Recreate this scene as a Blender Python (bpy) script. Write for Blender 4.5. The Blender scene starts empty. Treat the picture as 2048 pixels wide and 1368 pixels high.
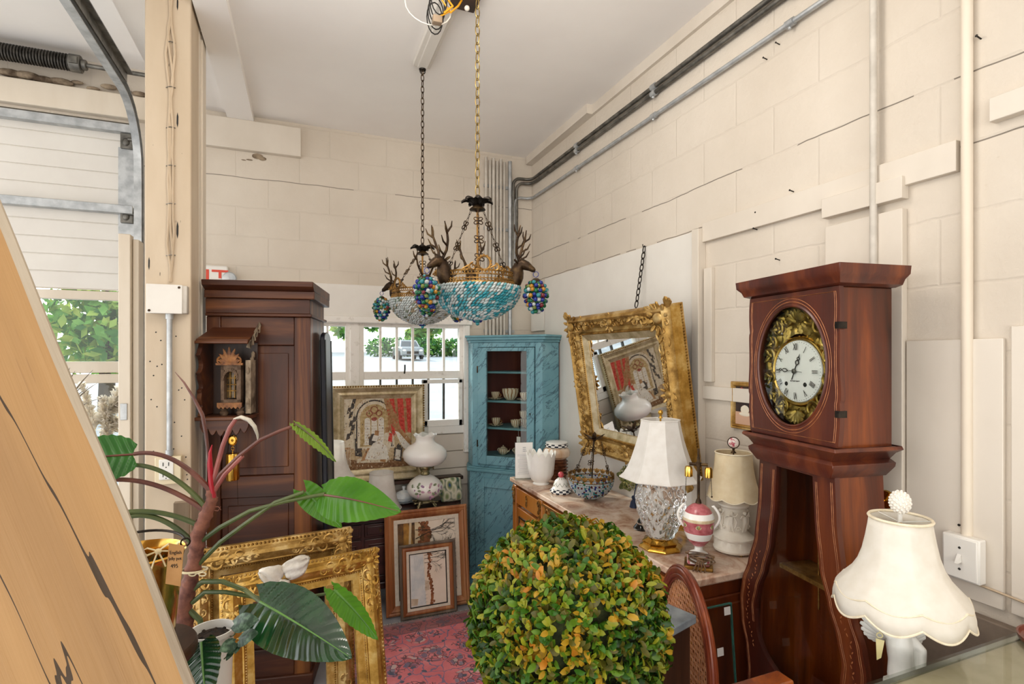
import bpy, bmesh, math, random
from math import sin, cos, pi, radians, sqrt
from mathutils import Vector as V, Matrix as M, noise
sc = bpy.context.scene
C = sc.collection
rnd = random.Random(11)
# ------------------------------------------------------------------ camera frame
F, HZ = 1060.0, 712.0
CAM = V((0, 0, 1.70)); TH = radians(21.8)
fw = V((sin(TH), cos(TH), 0)); rt = V((cos(TH), -sin(TH), 0))
def ray(px, py): return fw + rt*((px-1024)/F) + V((0, 0, (HZ-py)/F))
def at(px, py, d): return CAM + ray(px, py)*d
def atX(px, py, X): r = ray(px, py); return CAM + r*(X/r.x)
def atY(px, py, Y): r = ray(px, py); return CAM + r*(Y/r.y)
def atZ(px, py, Z): r = ray(px, py); return CAM + r*((Z-1.70)/r.z)

# ------------------------------------------------------------------ mesh builder
ICO = {}
class G:
    def __init__(s): s.bm = bmesh.new(); s.mi = 0; s.T = M.Identity(4)
    def v(s, p): return s.bm.verts.new(s.T @ V(p))
    def f(s, vs):
        try:
            q = s.bm.faces.new(vs); q.material_index = s.mi; return q
        except ValueError: return None
    def grid(s, rows, cu=False, cv=False):
        vs = [[s.v(p) for p in r] for r in rows]
        n, m = len(vs), len(vs[0])
        for i in range(n if cu else n-1):
            for j in range(m if cv else m-1):
                s.f([vs[i][j], vs[i][(j+1) % m], vs[(i+1) % n][(j+1) % m], vs[(i+1) % n][j]])
        return vs
    def box(s, x0, x1, y0, y1, z0, z1):
        p = [s.v(q) for q in ((x0,y0,z0),(x1,y0,z0),(x1,y1,z0),(x0,y1,z0),(x0,y0,z1),(x1,y0,z1),(x1,y1,z1),(x0,y1,z1))]
        for a in ((3,2,1,0),(4,5,6,7),(0,1,5,4),(1,2,6,5),(2,3,7,6),(3,0,4,7)): s.f([p[i] for i in a])
    def hexa(s, pts):
        p = [s.v(q) for q in pts]
        for a in ((3,2,1,0),(4,5,6,7),(0,1,5,4),(1,2,6,5),(2,3,7,6),(3,0,4,7)): s.f([p[i] for i in a])
    def lathe(s, prof, n=32, c=(0,0,0), fn=None, sx=1, sy=1, cap=True):
        rows = []
        for i, (r, z) in enumerate(prof):
            row = []
            for k in range(n):
                a = 2*pi*k/n; rr, zz = (r, z) if fn is None else fn(a, i, r, z)
                row.append((c[0]+rr*cos(a)*sx, c[1]+rr*sin(a)*sy, c[2]+zz))
            rows.append(row)
        vs = s.grid(rows, cv=True)
        if cap:
            if prof[0][0] > 1e-4: s.f(vs[0][::-1])
            if prof[-1][0] > 1e-4: s.f(vs[-1])
    def tube(s, pts, r, n=8, closed=False, flat=None):
        pts = [V(p) for p in pts]; m = len(pts)
        rs = r if isinstance(r, (list, tuple)) else [r]*m
        rows = []; up = None
        for i, p in enumerate(pts):
            a = pts[(i-1) % m] if (closed or i > 0) else p
            b = pts[(i+1) % m] if (closed or i < m-1) else p
            t = (b-a)
            t = t.normalized() if t.length > 1e-9 else V((0,0,1))
            if up is None:
                up = V((0,0,1)) if abs(t.z) < .9 else V((1,0,0))
            x = up.cross(t)
            if x.length < 1e-6: x = V((1,.1,0)).cross(t)
            x.normalize(); y = t.cross(x); up = y
            rows.append([p + x*(cos(2*pi*k/n)*rs[i]) + y*(sin(2*pi*k/n)*rs[i]*(flat or 1)) for k in range(n)])
        vs = s.grid(rows, cu=closed, cv=True)
        if not closed: s.f(vs[0][::-1]); s.f(vs[-1])
    def prism(s, poly, a, b, ax='y'):
        def q(p, d): return {'x': (d, p[0], p[1]), 'y': (p[0], d, p[1]), 'z': (p[0], p[1], d)}[ax]
        A = [s.v(q(p, a)) for p in poly]; B = [s.v(q(p, b)) for p in poly]
        s.f(A[::-1]); s.f(B); n = len(poly)
        for i in range(n): s.f([A[i], A[(i+1) % n], B[(i+1) % n], B[i]])
    def ball(s, c, r, sc=(1,1,1), R=None, sub=2):
        if sub not in ICO:
            b = bmesh.new(); bmesh.ops.create_icosphere(b, subdivisions=sub, radius=1); b.verts.index_update()
            ICO[sub] = ([v_.co.copy() for v_ in b.verts], [[v_.index for v_ in f_.verts] for f_ in b.faces]); b.free()
        A = (s.T.to_3x3() @ (R or M.Identity(3)) @ M.Diagonal(V((r*sc[0], r*sc[1], r*sc[2])))); o_ = s.T @ V(c)
        vs = [s.bm.verts.new(A @ p + o_) for p in ICO[sub][0]]
        for f_ in ICO[sub][1]: s.bm.faces.new([vs[i] for i in f_]).material_index = s.mi
    def ring(s, c, R, r, nx, ny, n=14, m=6, ex=1.0):
        nx, ny = V(nx), V(ny)
        s.tube([V(c)+nx*(cos(2*pi*k/n)*R)+ny*(sin(2*pi*k/n)*R*ex) for k in range(n)], r, m, closed=True)
    def chain(s, p, q, L=.05, W=.018, r=.0022, seed=0):
        p, q = V(p), V(q); d = q-p; n = max(1, int(d.length/(L*.8))); t = d.normalized()
        a = (V((1,.3,0)) if abs(t.z) > .5 else V((0,0,1))).cross(t).normalized(); b = t.cross(a)
        for i in range(n):
            c = p + d*((i+.5)/n); s.ring(c, W/2, r, a if i % 2 else b, t, 14, 6, ex=(d.length/n*.62)/(W/2))
    def frame(s, w, h, prof):           # picture frame sweep, local x across, z up, depth to -y
        rows = []
        for a, b in prof:
            rows.append([(-w/2+a, -b, a), (w/2-a, -b, a), (w/2-a, -b, h-a), (-w/2+a, -b, h-a)])
        s.grid(rows, cv=True)

def obj(name, g, mats, parent=None, ang=38, bevel=0, sub=0, solid=0, smooth=True, loc=None, rot=None, kind=None, norm=True):
    if norm: bmesh.ops.recalc_face_normals(g.bm, faces=g.bm.faces[:])
    me = bpy.data.meshes.new(name); g.bm.to_mesh(me); g.bm.free()
    for m_ in (mats if isinstance(mats, (list, tuple)) else [mats]): me.materials.append(m_)
    if smooth:
        me.polygons.foreach_set('use_smooth', [True]*len(me.polygons)); me.set_sharp_from_angle(angle=radians(ang))
    o = bpy.data.objects.new(name, me); C.objects.link(o)
    if parent: o.parent = parent
    if loc: o.location = loc
    if rot: o.rotation_euler = rot
    if solid:
        md = o.modifiers.new('thick', 'SOLIDIFY'); md.thickness = solid; md.offset = 0
    if bevel:
        md = o.modifiers.new('edge', 'BEVEL'); md.width = bevel; md.segments = 2; md.limit_method = 'ANGLE'; md.angle_limit = radians(50)
    if sub:
        md = o.modifiers.new('round', 'SUBSURF'); md.levels = sub; md.render_levels = sub
    if kind: o['kind'] = kind
    return o
def tag(o, label, cat, group=None, kind=None):
    o['label'] = label; o['category'] = cat
    if group: o['group'] = group
    if kind: o['kind'] = kind
    return o
def thing(name, label, cat, loc=(0,0,0), rz=0, group=None, rot=None):
    o = bpy.data.objects.new(name, None); C.objects.link(o); o.empty_display_size = .05
    o.location = loc; o.rotation_euler = rot or (0, 0, rz)
    return tag(o, label, cat, group)
def struct(name, g, m, **k):
    o = obj(name, g, m, **k); o['kind'] = 'structure'; return o
def copy_tree(o, parent=None):
    c = o.copy(); C.objects.link(c); c.parent = parent
    for ch in list(o.children): copy_tree(ch, c)
    return c
def text_into(g, body, size, T, ext=.0006):
    cu = bpy.data.curves.new('t', 'FONT'); cu.body = body; cu.size = size; cu.extrude = ext
    cu.align_x = 'CENTER'; cu.align_y = 'CENTER'
    o = bpy.data.objects.new('t', cu); C.objects.link(o)
    dg = bpy.context.evaluated_depsgraph_get(); me = bpy.data.meshes.new_from_object(o.evaluated_get(dg))
    bpy.data.objects.remove(o); bpy.data.curves.remove(cu)
    me.transform(g.T @ T); n0 = len(g.bm.faces); g.bm.from_mesh(me); bpy.data.meshes.remove(me)
    g.bm.faces.ensure_lookup_table()
    for q in g.bm.faces[n0:]: q.material_index = g.mi
UPR = M(((1,0,0,0),(0,0,-1,0),(0,1,0,0),(0,0,0,1)))     # text standing up, facing -y

# ------------------------------------------------------------------ materials
def lin(h):
    h = h.lstrip('#'); c = [int(h[i:i+2], 16)/255 for i in (0, 2, 4)]
    return tuple(x/12.92 if x <= .04045 else ((x+.055)/1.055)**2.4 for x in c) + (1,)
class N:
    def __init__(s, name):
        s.m = bpy.data.materials.new(name); s.m.use_nodes = True; s.t = s.m.node_tree
        s.b = s.t.nodes['Principled BSDF']; s.out = s.t.nodes['Material Output']
    def n(s, typ, **kw):
        q = s.t.nodes.new(typ)
        for k, val in kw.items():
            if k.startswith('_'): setattr(q, k[1:], val)
            else: s.set(q.inputs[k.replace('__', ' ')], val)
        return q
    def set(s, sock, val):
        if isinstance(val, bpy.types.NodeSocket): s.t.links.new(val, sock)
        else: sock.default_value = val
    def P(s, **kw):
        for k, val in kw.items(): s.set(s.b.inputs[k.replace('__', ' ')], val)
        return s
    def co(s, scale=(1,1,1), rot=(0,0,0)):
        tc = s.n('ShaderNodeTexCoord'); mp = s.n('ShaderNodeMapping'); s.t.links.new(tc.outputs['Object'], mp.inputs['Vector'])
        mp.inputs['Scale'].default_value = scale; mp.inputs['Rotation'].default_value = rot
        return mp.outputs['Vector']
    def co2(s, rot, scale):
        a = s.co((1,1,1), rot); mp = s.n('ShaderNodeMapping', Vector=a); mp.inputs['Scale'].default_value = scale; return mp.outputs['Vector']
    def noise(s, vec, scale=5, detail=4, rough=.55, dist=0):
        return s.n('ShaderNodeTexNoise', Vector=vec, Scale=scale, Detail=detail, Roughness=rough, Distortion=dist).outputs['Fac']
    def ramp(s, fac, stops):
        q = s.n('ShaderNodeValToRGB', Fac=fac); e = q.color_ramp.elements
        while len(e) < len(stops): e.new(.5)
        for i, (p, c) in enumerate(stops):
            e[i].position = p; e[i].color = c if not isinstance(c, str) else lin(c)
        return q.outputs['Color']
    def mix(s, fac, a, b, mode='MIX'):
        q = s.n('ShaderNodeMix', _data_type='RGBA', _blend_type=mode)
        for i, val in ((0, fac), (6, a), (7, b)):
            s.set(q.inputs[i], lin(val) if isinstance(val, str) else val)
        return q.outputs[2]
    def math(s, op, a, b=0.0, c=0.0):
        q = s.n('ShaderNodeMath', _operation=op)
        for i, val in enumerate((a, b, c)): s.set(q.inputs[i], val)
        return q.outputs[0]
    def bump(s, h, strength=.3, dist=.01):
        s.set(s.b.inputs['Normal'], s.n('ShaderNodeBump', Height=h, Strength=strength, Distance=dist).outputs['Normal']); return s
W2 = (1, 1, 1, 1); K0 = (0, 0, 0, 1)
def mat(name, c1, c2=None, rough=.5, metal=0, scale=6, st=(1,1,1), detail=4, lo=.35, hi=.65, bump=0, bscale=None, bdist=.004, dist=0, **kw):
    m = N(name)
    vec = m.co(st)
    if c2:
        fac = m.noise(vec, scale, detail, dist=dist)
        m.P(Base__Color=m.ramp(fac, [(lo, c1), (hi, c2)]))
    else:
        fac = None; m.P(Base__Color=lin(c1))
    m.P(Roughness=rough, Metallic=metal, **kw)
    if bump: m.bump(m.noise(vec, bscale or scale*4, 5), bump, bdist)
    return m.m
def wood(name, dark, mid, light, ax='z', scale=9, rough=.38, bump=.12, coat=.0):
    m = N(name); st = {'z': (1,1,.07), 'x': (.07,1,1), 'y': (1,.07,1)}[ax]
    vec = m.co(st); f1 = m.noise(vec, scale, 6, .62, .6); f2 = m.noise(m.co((1,1,1)), 2.2, 3)
    f3 = m.noise(vec, scale*7, 3, .6)
    col = m.ramp(f1, [(.3, dark), (.5, mid), (.72, light)])
    col = m.mix(m.math('MULTIPLY', f3, .35), col, dark)
    col = m.mix(m.math('MULTIPLY', m.math('SUBTRACT', f2, .45), 1.1), col, mid)
    m.P(Base__Color=col, Roughness=rough, Coat__Weight=coat, Coat__Roughness=.2); m.bump(f3, bump, .003); return m.m
def gold(name, c1, c2, c3, rough=.36, scale=14, bump=.25, metal=.85):
    m = N(name); vec = m.co(); f1 = m.noise(vec, scale, 6, .65); f2 = m.noise(vec, 60, 3)
    m.P(Base__Color=m.ramp(f1, [(.3, c1), (.5, c2), (.7, c3)]), Metallic=metal, Roughness=m.math('ADD', m.math('MULTIPLY', f2, .25), rough-.12))
    m.bump(f2, bump, .003); return m.m
def glassy(name, col, rough=.03, trans=1.0, ior=1.45, alpha=1.0):
    m = N(name); m.P(Base__Color=lin(col), Roughness=rough, Transmission__Weight=trans, IOR=ior); return m.m
def pane(name, col='#ffffff', refl=.09, rough=.0):
    m = N(name); g = m.n('ShaderNodeBsdfGlossy', Roughness=rough); t = m.n('ShaderNodeBsdfTransparent', Color=lin(col))
    lw = m.n('ShaderNodeLayerWeight', Blend=.5); fr = m.n('ShaderNodeMath', _operation='ADD'); m.set(fr.inputs[0], m.math('MULTIPLY', m.math('POWER', lw.outputs['Facing'], 5.0), .75)); fr.inputs[1].default_value = refl*.45
    mx = m.n('ShaderNodeMixShader'); m.t.links.new(fr.outputs[0], mx.inputs[0]); m.t.links.new(t.outputs[0], mx.inputs[1]); m.t.links.new(g.outputs[0], mx.inputs[2])
    m.t.links.new(mx.outputs[0], m.out.inputs['Surface']); return m.m
def thin(name, c1, c2=None, trans=.45, rough=.4, scale=20, tcol=None, veins=None):
    """leaves and lamp shades: diffuse front with light coming through"""
    m = N(name); vec = m.co()
    col = m.ramp(m.noise(vec, scale, 3), [(.35, c1), (.65, c2 or c1)])
    m.P(Base__Color=col, Roughness=rough)
    tr = m.n('ShaderNodeBsdfTranslucent', Color=lin(tcol) if tcol else col)
    mx = m.n('ShaderNodeMixShader', Fac=trans); m.t.links.new(m.b.outputs[0], mx.inputs[1]); m.t.links.new(tr.outputs[0], mx.inputs[2])
    m.t.links.new(mx.outputs[0], m.out.inputs['Surface']); return m.m

def painted_block(name, axis, joint=(2.51, 2.31), col=('#cabfb0', '#d8cec0'), rough=.75):
    """cream painted concrete block: raised joints, chips, hairline cracks along two courses"""
    m = N(name); tc = m.n('ShaderNodeTexCoord'); s = m.n('ShaderNodeSeparateXYZ', Vector=tc.outputs['Object'])
    u = s.outputs['X'] if axis == 'x' else s.outputs['Y']; z = s.outputs['Z']
    nz = m.noise(m.co(), 7, 4); wob = m.math('MULTIPLY', m.math('SUBTRACT', nz, .5), .022)
    zz = m.math('ADD', z, wob)
    vv = m.n('ShaderNodeCombineXYZ', X=u, Y=m.math('ADD', zz, .09)).outputs[0]
    br = m.n('ShaderNodeTexBrick', Vector=vv, Scale=1.0, Color1=W2, Color2=(.93,.93,.93,1), Mortar=K0, Mortar__Size=.007, Mortar__Smooth=.9, Brick__Width=.4, Row__Height=.2)
    fine = m.noise(m.co(), 40, 6, .65); big = m.noise(m.co(), 1.6, 4)
    base = m.ramp(big, [(.3, col[0]), (.7, col[1])])
    base = m.mix(m.math('MULTIPLY', br.outputs['Fac'], .07), base, '#9a8f80')
    st = m.ramp(m.noise(m.co((1,1,2.5)), 11, 7, .7), [(.66, K0), (.80, (.5,.5,.5,1))])
    base = m.mix(st, base, '#a6957d')
    for j in joint:
        d = m.math('ABSOLUTE', m.math('SUBTRACT', m.math('ADD', z, m.math('MULTIPLY', m.math('SUBTRACT', m.noise(m.co(), 3, 3), .5), .03)), j))
        ln = m.math('MULTIPLY', m.math('LESS_THAN', d, .0022), m.math('GREATER_THAN', m.noise(m.co(), 1.7, 2), .46))
        base = m.mix(m.math('MULTIPLY', ln, .75), base, '#4a3f33')
    m.P(Base__Color=base, Roughness=rough)
    h = m.math('ADD', m.math('MULTIPLY', br.outputs['Fac'], -.35), m.math('MULTIPLY', fine, .55))
    m.bump(m.math('ADD', h, m.math('MULTIPLY', big, .5)), .55, .008); return m.m

MW = {}
MW['block_back'] = painted_block('painted block back', 'x', joint=(2.91,))
MW['block_right'] = painted_block('painted block right', 'y')
MW['ceil'] = mat('ceiling paint', '#f1ede9', '#f5f2ee', rough=.8, scale=2, bump=.05, bscale=30)
MW['cream'] = mat('cream paint', '#d8cbb8', '#e2d7c6', rough=.55, scale=5, st=(1,1,.25), bump=.15, bscale=25)
MW['post'] = mat('post paint', '#c3b096', '#d2c1a9', rough=.55, scale=4, st=(1,1,.3), bump=.25, bscale=30)
MW['board'] = mat('board paint', '#d0c6b8', '#dad1c4', rough=.6, scale=3, st=(1,1,.6), bump=.12, bscale=40)
MW['white'] = mat('white paint', '#e0dbd3', '#e6e2da', rough=.45, scale=4, bump=.06)
MW['sash'] = mat('old sash paint', '#d2ccc1', '#f0ece5', rough=.6, scale=22, lo=.25, hi=.42, bump=.35, bscale=60)
MW['galv'] = mat('galvanised steel', '#a2a5a7', '#c2c5c6', rough=.4, metal=.55, scale=18, bump=.05)
MW['galv_dark'] = mat('dark conduit steel', '#5a5853', '#85827b', rough=.45, metal=.8, scale=16, bump=.08)
MW['pipe_paint'] = mat('painted conduit', '#b9b2a7', '#cfc8bd', rough=.5, scale=12, bump=.1)
MW['steel_black'] = mat('oiled black steel', '#26231f', '#4a4640', rough=.45, metal=.6, scale=30)
MW['concrete'] = mat('grey concrete', '#85868c', '#a3a4a9', rough=.7, scale=5, bump=.2)
MW['darkcrack'] = mat('rotten timber', '#4a3a2a', '#a5937c', rough=.9, scale=14, bump=.5)
MW['black'] = mat('black', '#15130f', rough=.5)
MW['outlet'] = mat('almond plastic', '#d9c9a5', '#e1d3b3', rough=.4, scale=8)
MW['plastic'] = mat('white plastic', '#e9e6df', rough=.35)
MW['red_letter'] = mat('sign red', '#d8482f', rough=.5)
MW['pane'] = pane('window pane', '#f4f8f8')
MW['clear'] = pane('clear pane', '#f2f4f2')
# furniture
MW['walnut'] = wood('armoire walnut', '#24100a', '#552a13', '#9a5f2a', 'z', 8, .46, coat=.06)
MW['walnut_x'] = wood('armoire walnut rail', '#210f08', '#4f2714', '#85512a', 'x', 8, .48, coat=.06)
MW['chest'] = wood('chest mahogany', '#1b0d0b', '#3a1d18', '#573027', 'x', 8, .33, coat=.2)
MW['clockwood'] = wood('clock mahogany', '#2e1006', '#6b2c09', '#b25c14', 'z', 7, .33, .15, coat=.25)  # clock sides: the warm glow on them is mixed into this oranger wood
MW['clockfront'] = wood('clock front mahogany', '#2c110c', '#552213', '#8a461f', 'z', 8, .36, .15, coat=.2)
MW['caneframe'] = wood('chair mahogany', '#4b1c10', '#7c351d', '#a3552f', 'z', 10, .3, coat=.3)
MW['honey'] = wood('honey wood', '#8a4713', '#c07a2c', '#dba04e', 'z', 6, .35, coat=.25)
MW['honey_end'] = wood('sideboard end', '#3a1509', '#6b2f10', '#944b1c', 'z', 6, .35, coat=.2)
MW['brace'] = None
MW['stakewood'] = wood('grey stake', '#75634e', '#9c8872', '#b8a48c', 'z', 10, .8)
MW['shedwood'] = wood('brown stand', '#1e120d', '#3a2418', '#553524', 'z', 8, .4)
MW['picwood'] = wood('picture oak', '#6b3719', '#a06238', '#c58f5c', 'z', 12, .4)
MW['picgrey'] = wood('picture grey', '#3d342b', '#6a5c4e', '#8d7f70', 'z', 12, .45)
MW['linen'] = mat('linen liner', '#d9cfbd', '#e6dccb', rough=.8, scale=60, bump=.2)
MW['gilt'] = gold('aged gilt', '#7d5a28', '#bb9450', '#e0c58c', .45, metal=.7)
MW['gilt_dark'] = gold('dark gilt', '#4a3010', '#85602a', '#b48c48', .45)
MW['gilt_hot'] = gold('bright gilt', '#916a26', '#bf9445', '#dfc07a', .4, metal=.75)
MW['gilt_pale'] = gold('pale gilt', '#9a8861', '#c6b591', '#e0d4b8', .48, metal=.55)
MW['brass'] = gold('polished brass', '#a87a2b', '#d3a549', '#ecca78', .2, 10, .04, 1)
MW['bronze'] = gold('aged bronze', '#1e150e', '#3c2b1b', '#66502f', .45, 22, .4, .7)
MW['bronze_gilt'] = gold('gilt bronze', '#5c3f1e', '#8e6833', '#b98f50', .42, 22, .3, .75)  # gilt tone for bands and mounts, paler than the aged bronze
MW['iron'] = mat('dark iron', '#1d1a18', '#3a332c', rough=.4, metal=.7, scale=30)
MW['chainbrass'] = gold('chain brass', '#54452a', '#8a7547', '#b09a66', .4, 10, .1, .9)
MW['mirror'] = N('mirror glass').P(Base__Color=(.9,.9,.9,1), Metallic=1.0, Roughness=.02).m
MW['shade'] = thin('white silk shade', '#f4f1ec', '#faf8f4', .45, .7, 30)
MW['shade_cream'] = thin('cream silk shade', '#e8d6b0', '#f0e1c0', .25, .75, 30)
MW['shade_ivory'] = thin('ivory silk shade', '#efe9dd', '#f5f0e6', .25, .75, 30)
MW['trimrope'] = mat('shade braid', '#e0d3b8', '#ece1c9', rough=.9, scale=60, bump=.5, bscale=150)
MW['opal'] = N('opal glass').P(Base__Color=lin('#f4f1ec'), Roughness=.22, Subsurface__Weight=.35, Subsurface__Radius=(.03,.03,.03), Coat__Weight=.3).m
MW['porcelain'] = mat('white glaze', '#eeebe4', '#f6f4ef', rough=.2, scale=6)
MW['bisque'] = mat('bisque', '#dcd2c1', '#eae3d6', rough=.75, scale=16, bump=.3, bscale=70)
MW['plasterwhite'] = mat('white plaster', '#e3ddd2', '#f0ece4', rough=.65, scale=16, bump=.3, bscale=90)
MW['paper'] = mat('paper', '#f4f2ee', rough=.8)
MW['kraft'] = mat('kraft tag', '#b98a52', '#c99a63', rough=.85, scale=20)
MW['creamtag'] = mat('cream tag', '#d9cb8d', '#e2d6a0', rough=.85, scale=20)
MW['ink'] = mat('ink', '#2a2017', rough=.8)
MW['raffia'] = mat('raffia', '#d8c79a', '#ece0bd', rough=.8, scale=30)
MW['cordwire'] = mat('brown lamp cord', '#4a3524', '#7a5b3b', rough=.45, scale=30)
MW['cableold'] = mat('painted cable', '#b7a287', '#cbb79c', rough=.6, scale=10, st=(1,1,.2))
MW['yellowwire'] = mat('yellow wire', '#d99a1e', rough=.45)
MW['blackwire'] = mat('black wire', '#1c1a18', rough=.45)
MW['whitewire'] = mat('white wire', '#d8d2c8', rough=.45)
MW['navy'] = mat('navy thread', '#141d33', '#26334f', rough=.8, scale=60, st=(1,1,.1), bump=.6, bscale=200)
MW['soil'] = mat('potting soil', '#120d09', '#3a2a1e', rough=.95, scale=60, bump=1, bscale=90, bdist=.01)
MW['glass'] = glassy('crystal', '#ffffff', .02, 1.0, 1.5)
MW['glassteal'] = glassy('edge glass', '#5fb5a6', .05, .7)
# ================================================================== SETTING
XW, YW, ZC = 1.78, 4.01, 3.33
g = G(); g.box(-4.2, XW+.2, -3.2, YW+.15, -.12, 0); struct('floor', g, MW['concrete'])
g = G(); g.box(XW, XW+.2, -3.2, YW+.2, 0, 3.75); struct('wall_right', g, MW['block_right'])
# back wall with a window opening and the garage opening
WX0, WX1, WZ0, WZ1 = -.47, 1.20, 1.16, 1.95
DX1 = -.95
g = G()
for b in ((DX1, WX0, 0, 3.75), (WX1, XW+.2, 0, 3.75), (WX0, WX1, 0, WZ0), (WX0, WX1, WZ1, 3.75), (-4.2, DX1, 3.17, 3.75)):
    g.box(b[0], b[1], YW, YW+.2, b[2], b[3])
struct('wall_back', g, MW['block_back'])
# ceilings: the main bay, the dropped girder strip and the higher garage bay
g = G(); g.box(-.80, XW, -3.2, YW, ZC, ZC+.2); g.box(-4.2, -.80, -3.2, YW, 3.52, 3.75); struct('ceiling', g, MW['ceil'])
g = G()
g.hexa([(-.44,.2,ZC-.045),(-.29-.045,.2,ZC-.045),(-.29,4.0,ZC-.045),(-.45,4.0,ZC-.045),(-.44,.2,ZC),(-.29-.045,.2,ZC),(-.29,4.0,ZC),(-.45,4.0,ZC)])
struct('trim_1', g, MW['ceil'])
a = atY(412, 233, 3.97); b = atY(602, 285, 3.97)
g = G(); g.box(-.62, b.x, 3.965, YW, 3.085, 3.285); struct('trim_2', g, MW['board'], bevel=.004)
# little chipped hole in the plaster with a dark slot
g = G(); p = atY(515, 312, 4.0)
for k, (dx, dz, r) in enumerate(((0,0,.028),(.03,-.012,.02),(-.05,-.03,.016),(-.085,-.036,.012))):
    g.ball((p.x+dx, 4.008, p.z+dz), r, (1.3,.12,.7 if k < 2 else .3), sub=2)
struct('trim_3', g, MW['darkcrack'])
# header boards over and around the window
g = G(); g.box(-.55, 1.235, YW-.035, YW, 1.985, 2.215); struct('trim_4', g, MW['white'], bevel=.004)
g = G(); g.box(-.55, 1.25, YW-.055, YW, 1.94, 1.985); struct('trim_5', g, MW['sash'], bevel=.006)
g = G(); g.box(1.185, 1.235, YW-.04, YW, .95, 1.94); struct('trim_6', g, MW['sash'], bevel=.004)
g = G(); g.box(-.5, 1.235, YW-.03, YW, 1.10, 1.165); struct('trim_7', g, MW['sash'], bevel=.006)
g = G()
for i in range(3): g.box(-.5, 1.235, YW-.02, YW, .70+i*.133, .70+i*.133+.128)
struct('trim_8', g, MW['board'], bevel=.003)

# ---- window: two steel-sash units with six lights across
def sash_unit(name, x0, x1, inner):
    y0, y1 = YW-.005, YW+.06
    f = G()
    for bx in ((x0, x0+.035, WZ0, WZ1), (x1-.035, x1, WZ0, WZ1), (x0+.035, x1-.035, WZ1-.035, WZ1), (x0+.035, x1-.035, WZ0, WZ0+.045), (x0+.035, x1-.035, 1.525, 1.585)):
        f.box(bx[0], bx[1], y0, y1, bx[2], bx[3])
    w = struct(name, f, MW['sash'], bevel=.003)
    m = G()
    for k in range(1, 6):
        x = x0+.035+(x1-x0-.07)*k/6
        m.box(x-.0085, x+.0085, YW+.01, YW+.04, 1.585, WZ1-.035)
    obj('muntin', m, MW['sash'], w)
    m = G()
    for k in range(1, 6):
        x = x0+.035+(x1-x0-.07)*k/6; m.box(x-.0065, x+.0065, YW+.012, YW+.04, WZ0+.045, 1.525)
    obj('muntin', m, MW['steel_black'], w)
    if inner:     # opened-in lower hopper sash with thick white frame
        s_ = G(); xa, xb = x0+.58*(x1-x0), x1-.02
        for bx in ((xa, xa+.04, WZ0+.0, 1.52), (xb-.03, xb, WZ0, 1.52), (xa, xb, 1.49, 1.52), (xa, xb, WZ0, WZ0+.05)):
            s_.box(bx[0], bx[1], y0-.03, y0+.005, bx[2], bx[3])
        obj('hopper_sash', s_, MW['sash'], w, bevel=.004)
        l = G(); l.tube([(x0+.33*(x1-x0)*1.25, y0-.01, 1.57), (x0+.33*(x1-x0)*1.25, y0-.03, 1.60), (x0+.33*(x1-x0)*1.25, y0-.03, 1.635)], .006); obj('latch', l, MW['steel_black'], w)
    q = G(); q.box(x0+.03, x1-.03, YW+.03, YW+.034, WZ0+.04, WZ1-.03); obj('pane', q, MW['pane'], w)
sash_unit('window_1', .40, 1.195, True)
sash_unit('window_2', -.465, .34, False)
g = G(); g.box(.335, .405, YW-.02, YW+.06, WZ0, WZ1); struct('trim_9', g, MW['sash'], bevel=.006)

# ---- boards, panels and battens on the right-hand block wall
def wallboard(n, y0, y1, z0, z1, t=.02, m='board'):
    q = G(); q.box(XW-t, XW, y0, y1, z0, z1); return struct('trim_%d' % n, q, MW[m], bevel=.002)
wallboard(10, 2.03, 3.72, .60, 2.30, .018, 'white')
wallboard(11, 1.985, 2.03, .60, 2.30, .045)
wallboard(12, .945, 1.985, 2.235, 2.325, .022)
wallboard(13, 1.085, 1.36, 2.15+.045, 2.265, .035)
wallboard(14, 1.09, 1.353, .60, 2.165, .025)
wallboard(15, 1.925, 1.975, 1.58, 2.11, .022)
wallboard(16, .838, 1.085, 1.01, 1.748, .014)
wallboard(17, .20, .822, 1.01, 1.78, .012)
wallboard(18, .30, .862, 2.34, 2.405, .03)
wallboard(19, 1.40, 1.985, 1.50, 1.56, .02)
wallboard(20, 3.74, 3.98, 1.9, 2.12, .02, 'white')
g = G(); g.box(XW-.06, XW, 3.0, 3.99, ZC-.06, ZC); g.box(XW-.02, XW, -1, 3.0, ZC-.06, ZC); struct('trim_21', g, MW['board'])

g = G(); g.box(XW-.03, XW, -2, 1.08, 0, .975); struct('baseboard_right', g, mat('dark dado', '#75675a', '#8e7f70', rough=.8, scale=8, bump=.3), bevel=.004)
# ---- conduits
def pipe(name, pts, r, m, label, grp=None, clamps=()):
    q = G(); q.tube(pts, r, 10); o = obj(name, q, MW[m]); tag(o, label, 'pipe', grp)
    for p_, ax in clamps:
        c = G(); p_ = V(p_); d = V(ax)*.018
        c.tube([p_-d, p_+d], r*1.45, 10); c.ball(p_+V((-.004, 0, -r*1.9)), r*.7, sub=1); obj('clamp', c, MW['galv'], o)
    return o
for k, (dx, r) in enumerate(((0,.011),(.033,.010),(.063,.013),(.094,.011),(.125,.011),(.155,.010))):
    q = pipe('vertical_conduit', [(1.372+dx, 3.985, .1), (1.372+dx, 3.985, 3.28-.02*(k % 2))], r, 'pipe_paint', 'grey painted steel conduit in the vertical bundle filling the room corner behind the blue cupboard', 'bundled vertical conduits in the corner')
pipe('vertical_conduit', [(1.575, 3.98, .1), (1.575, 3.98, 3.27)], .015, 'galv', 'thicker bare steel conduit standing beside the painted conduit bundle in the corner')
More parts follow.
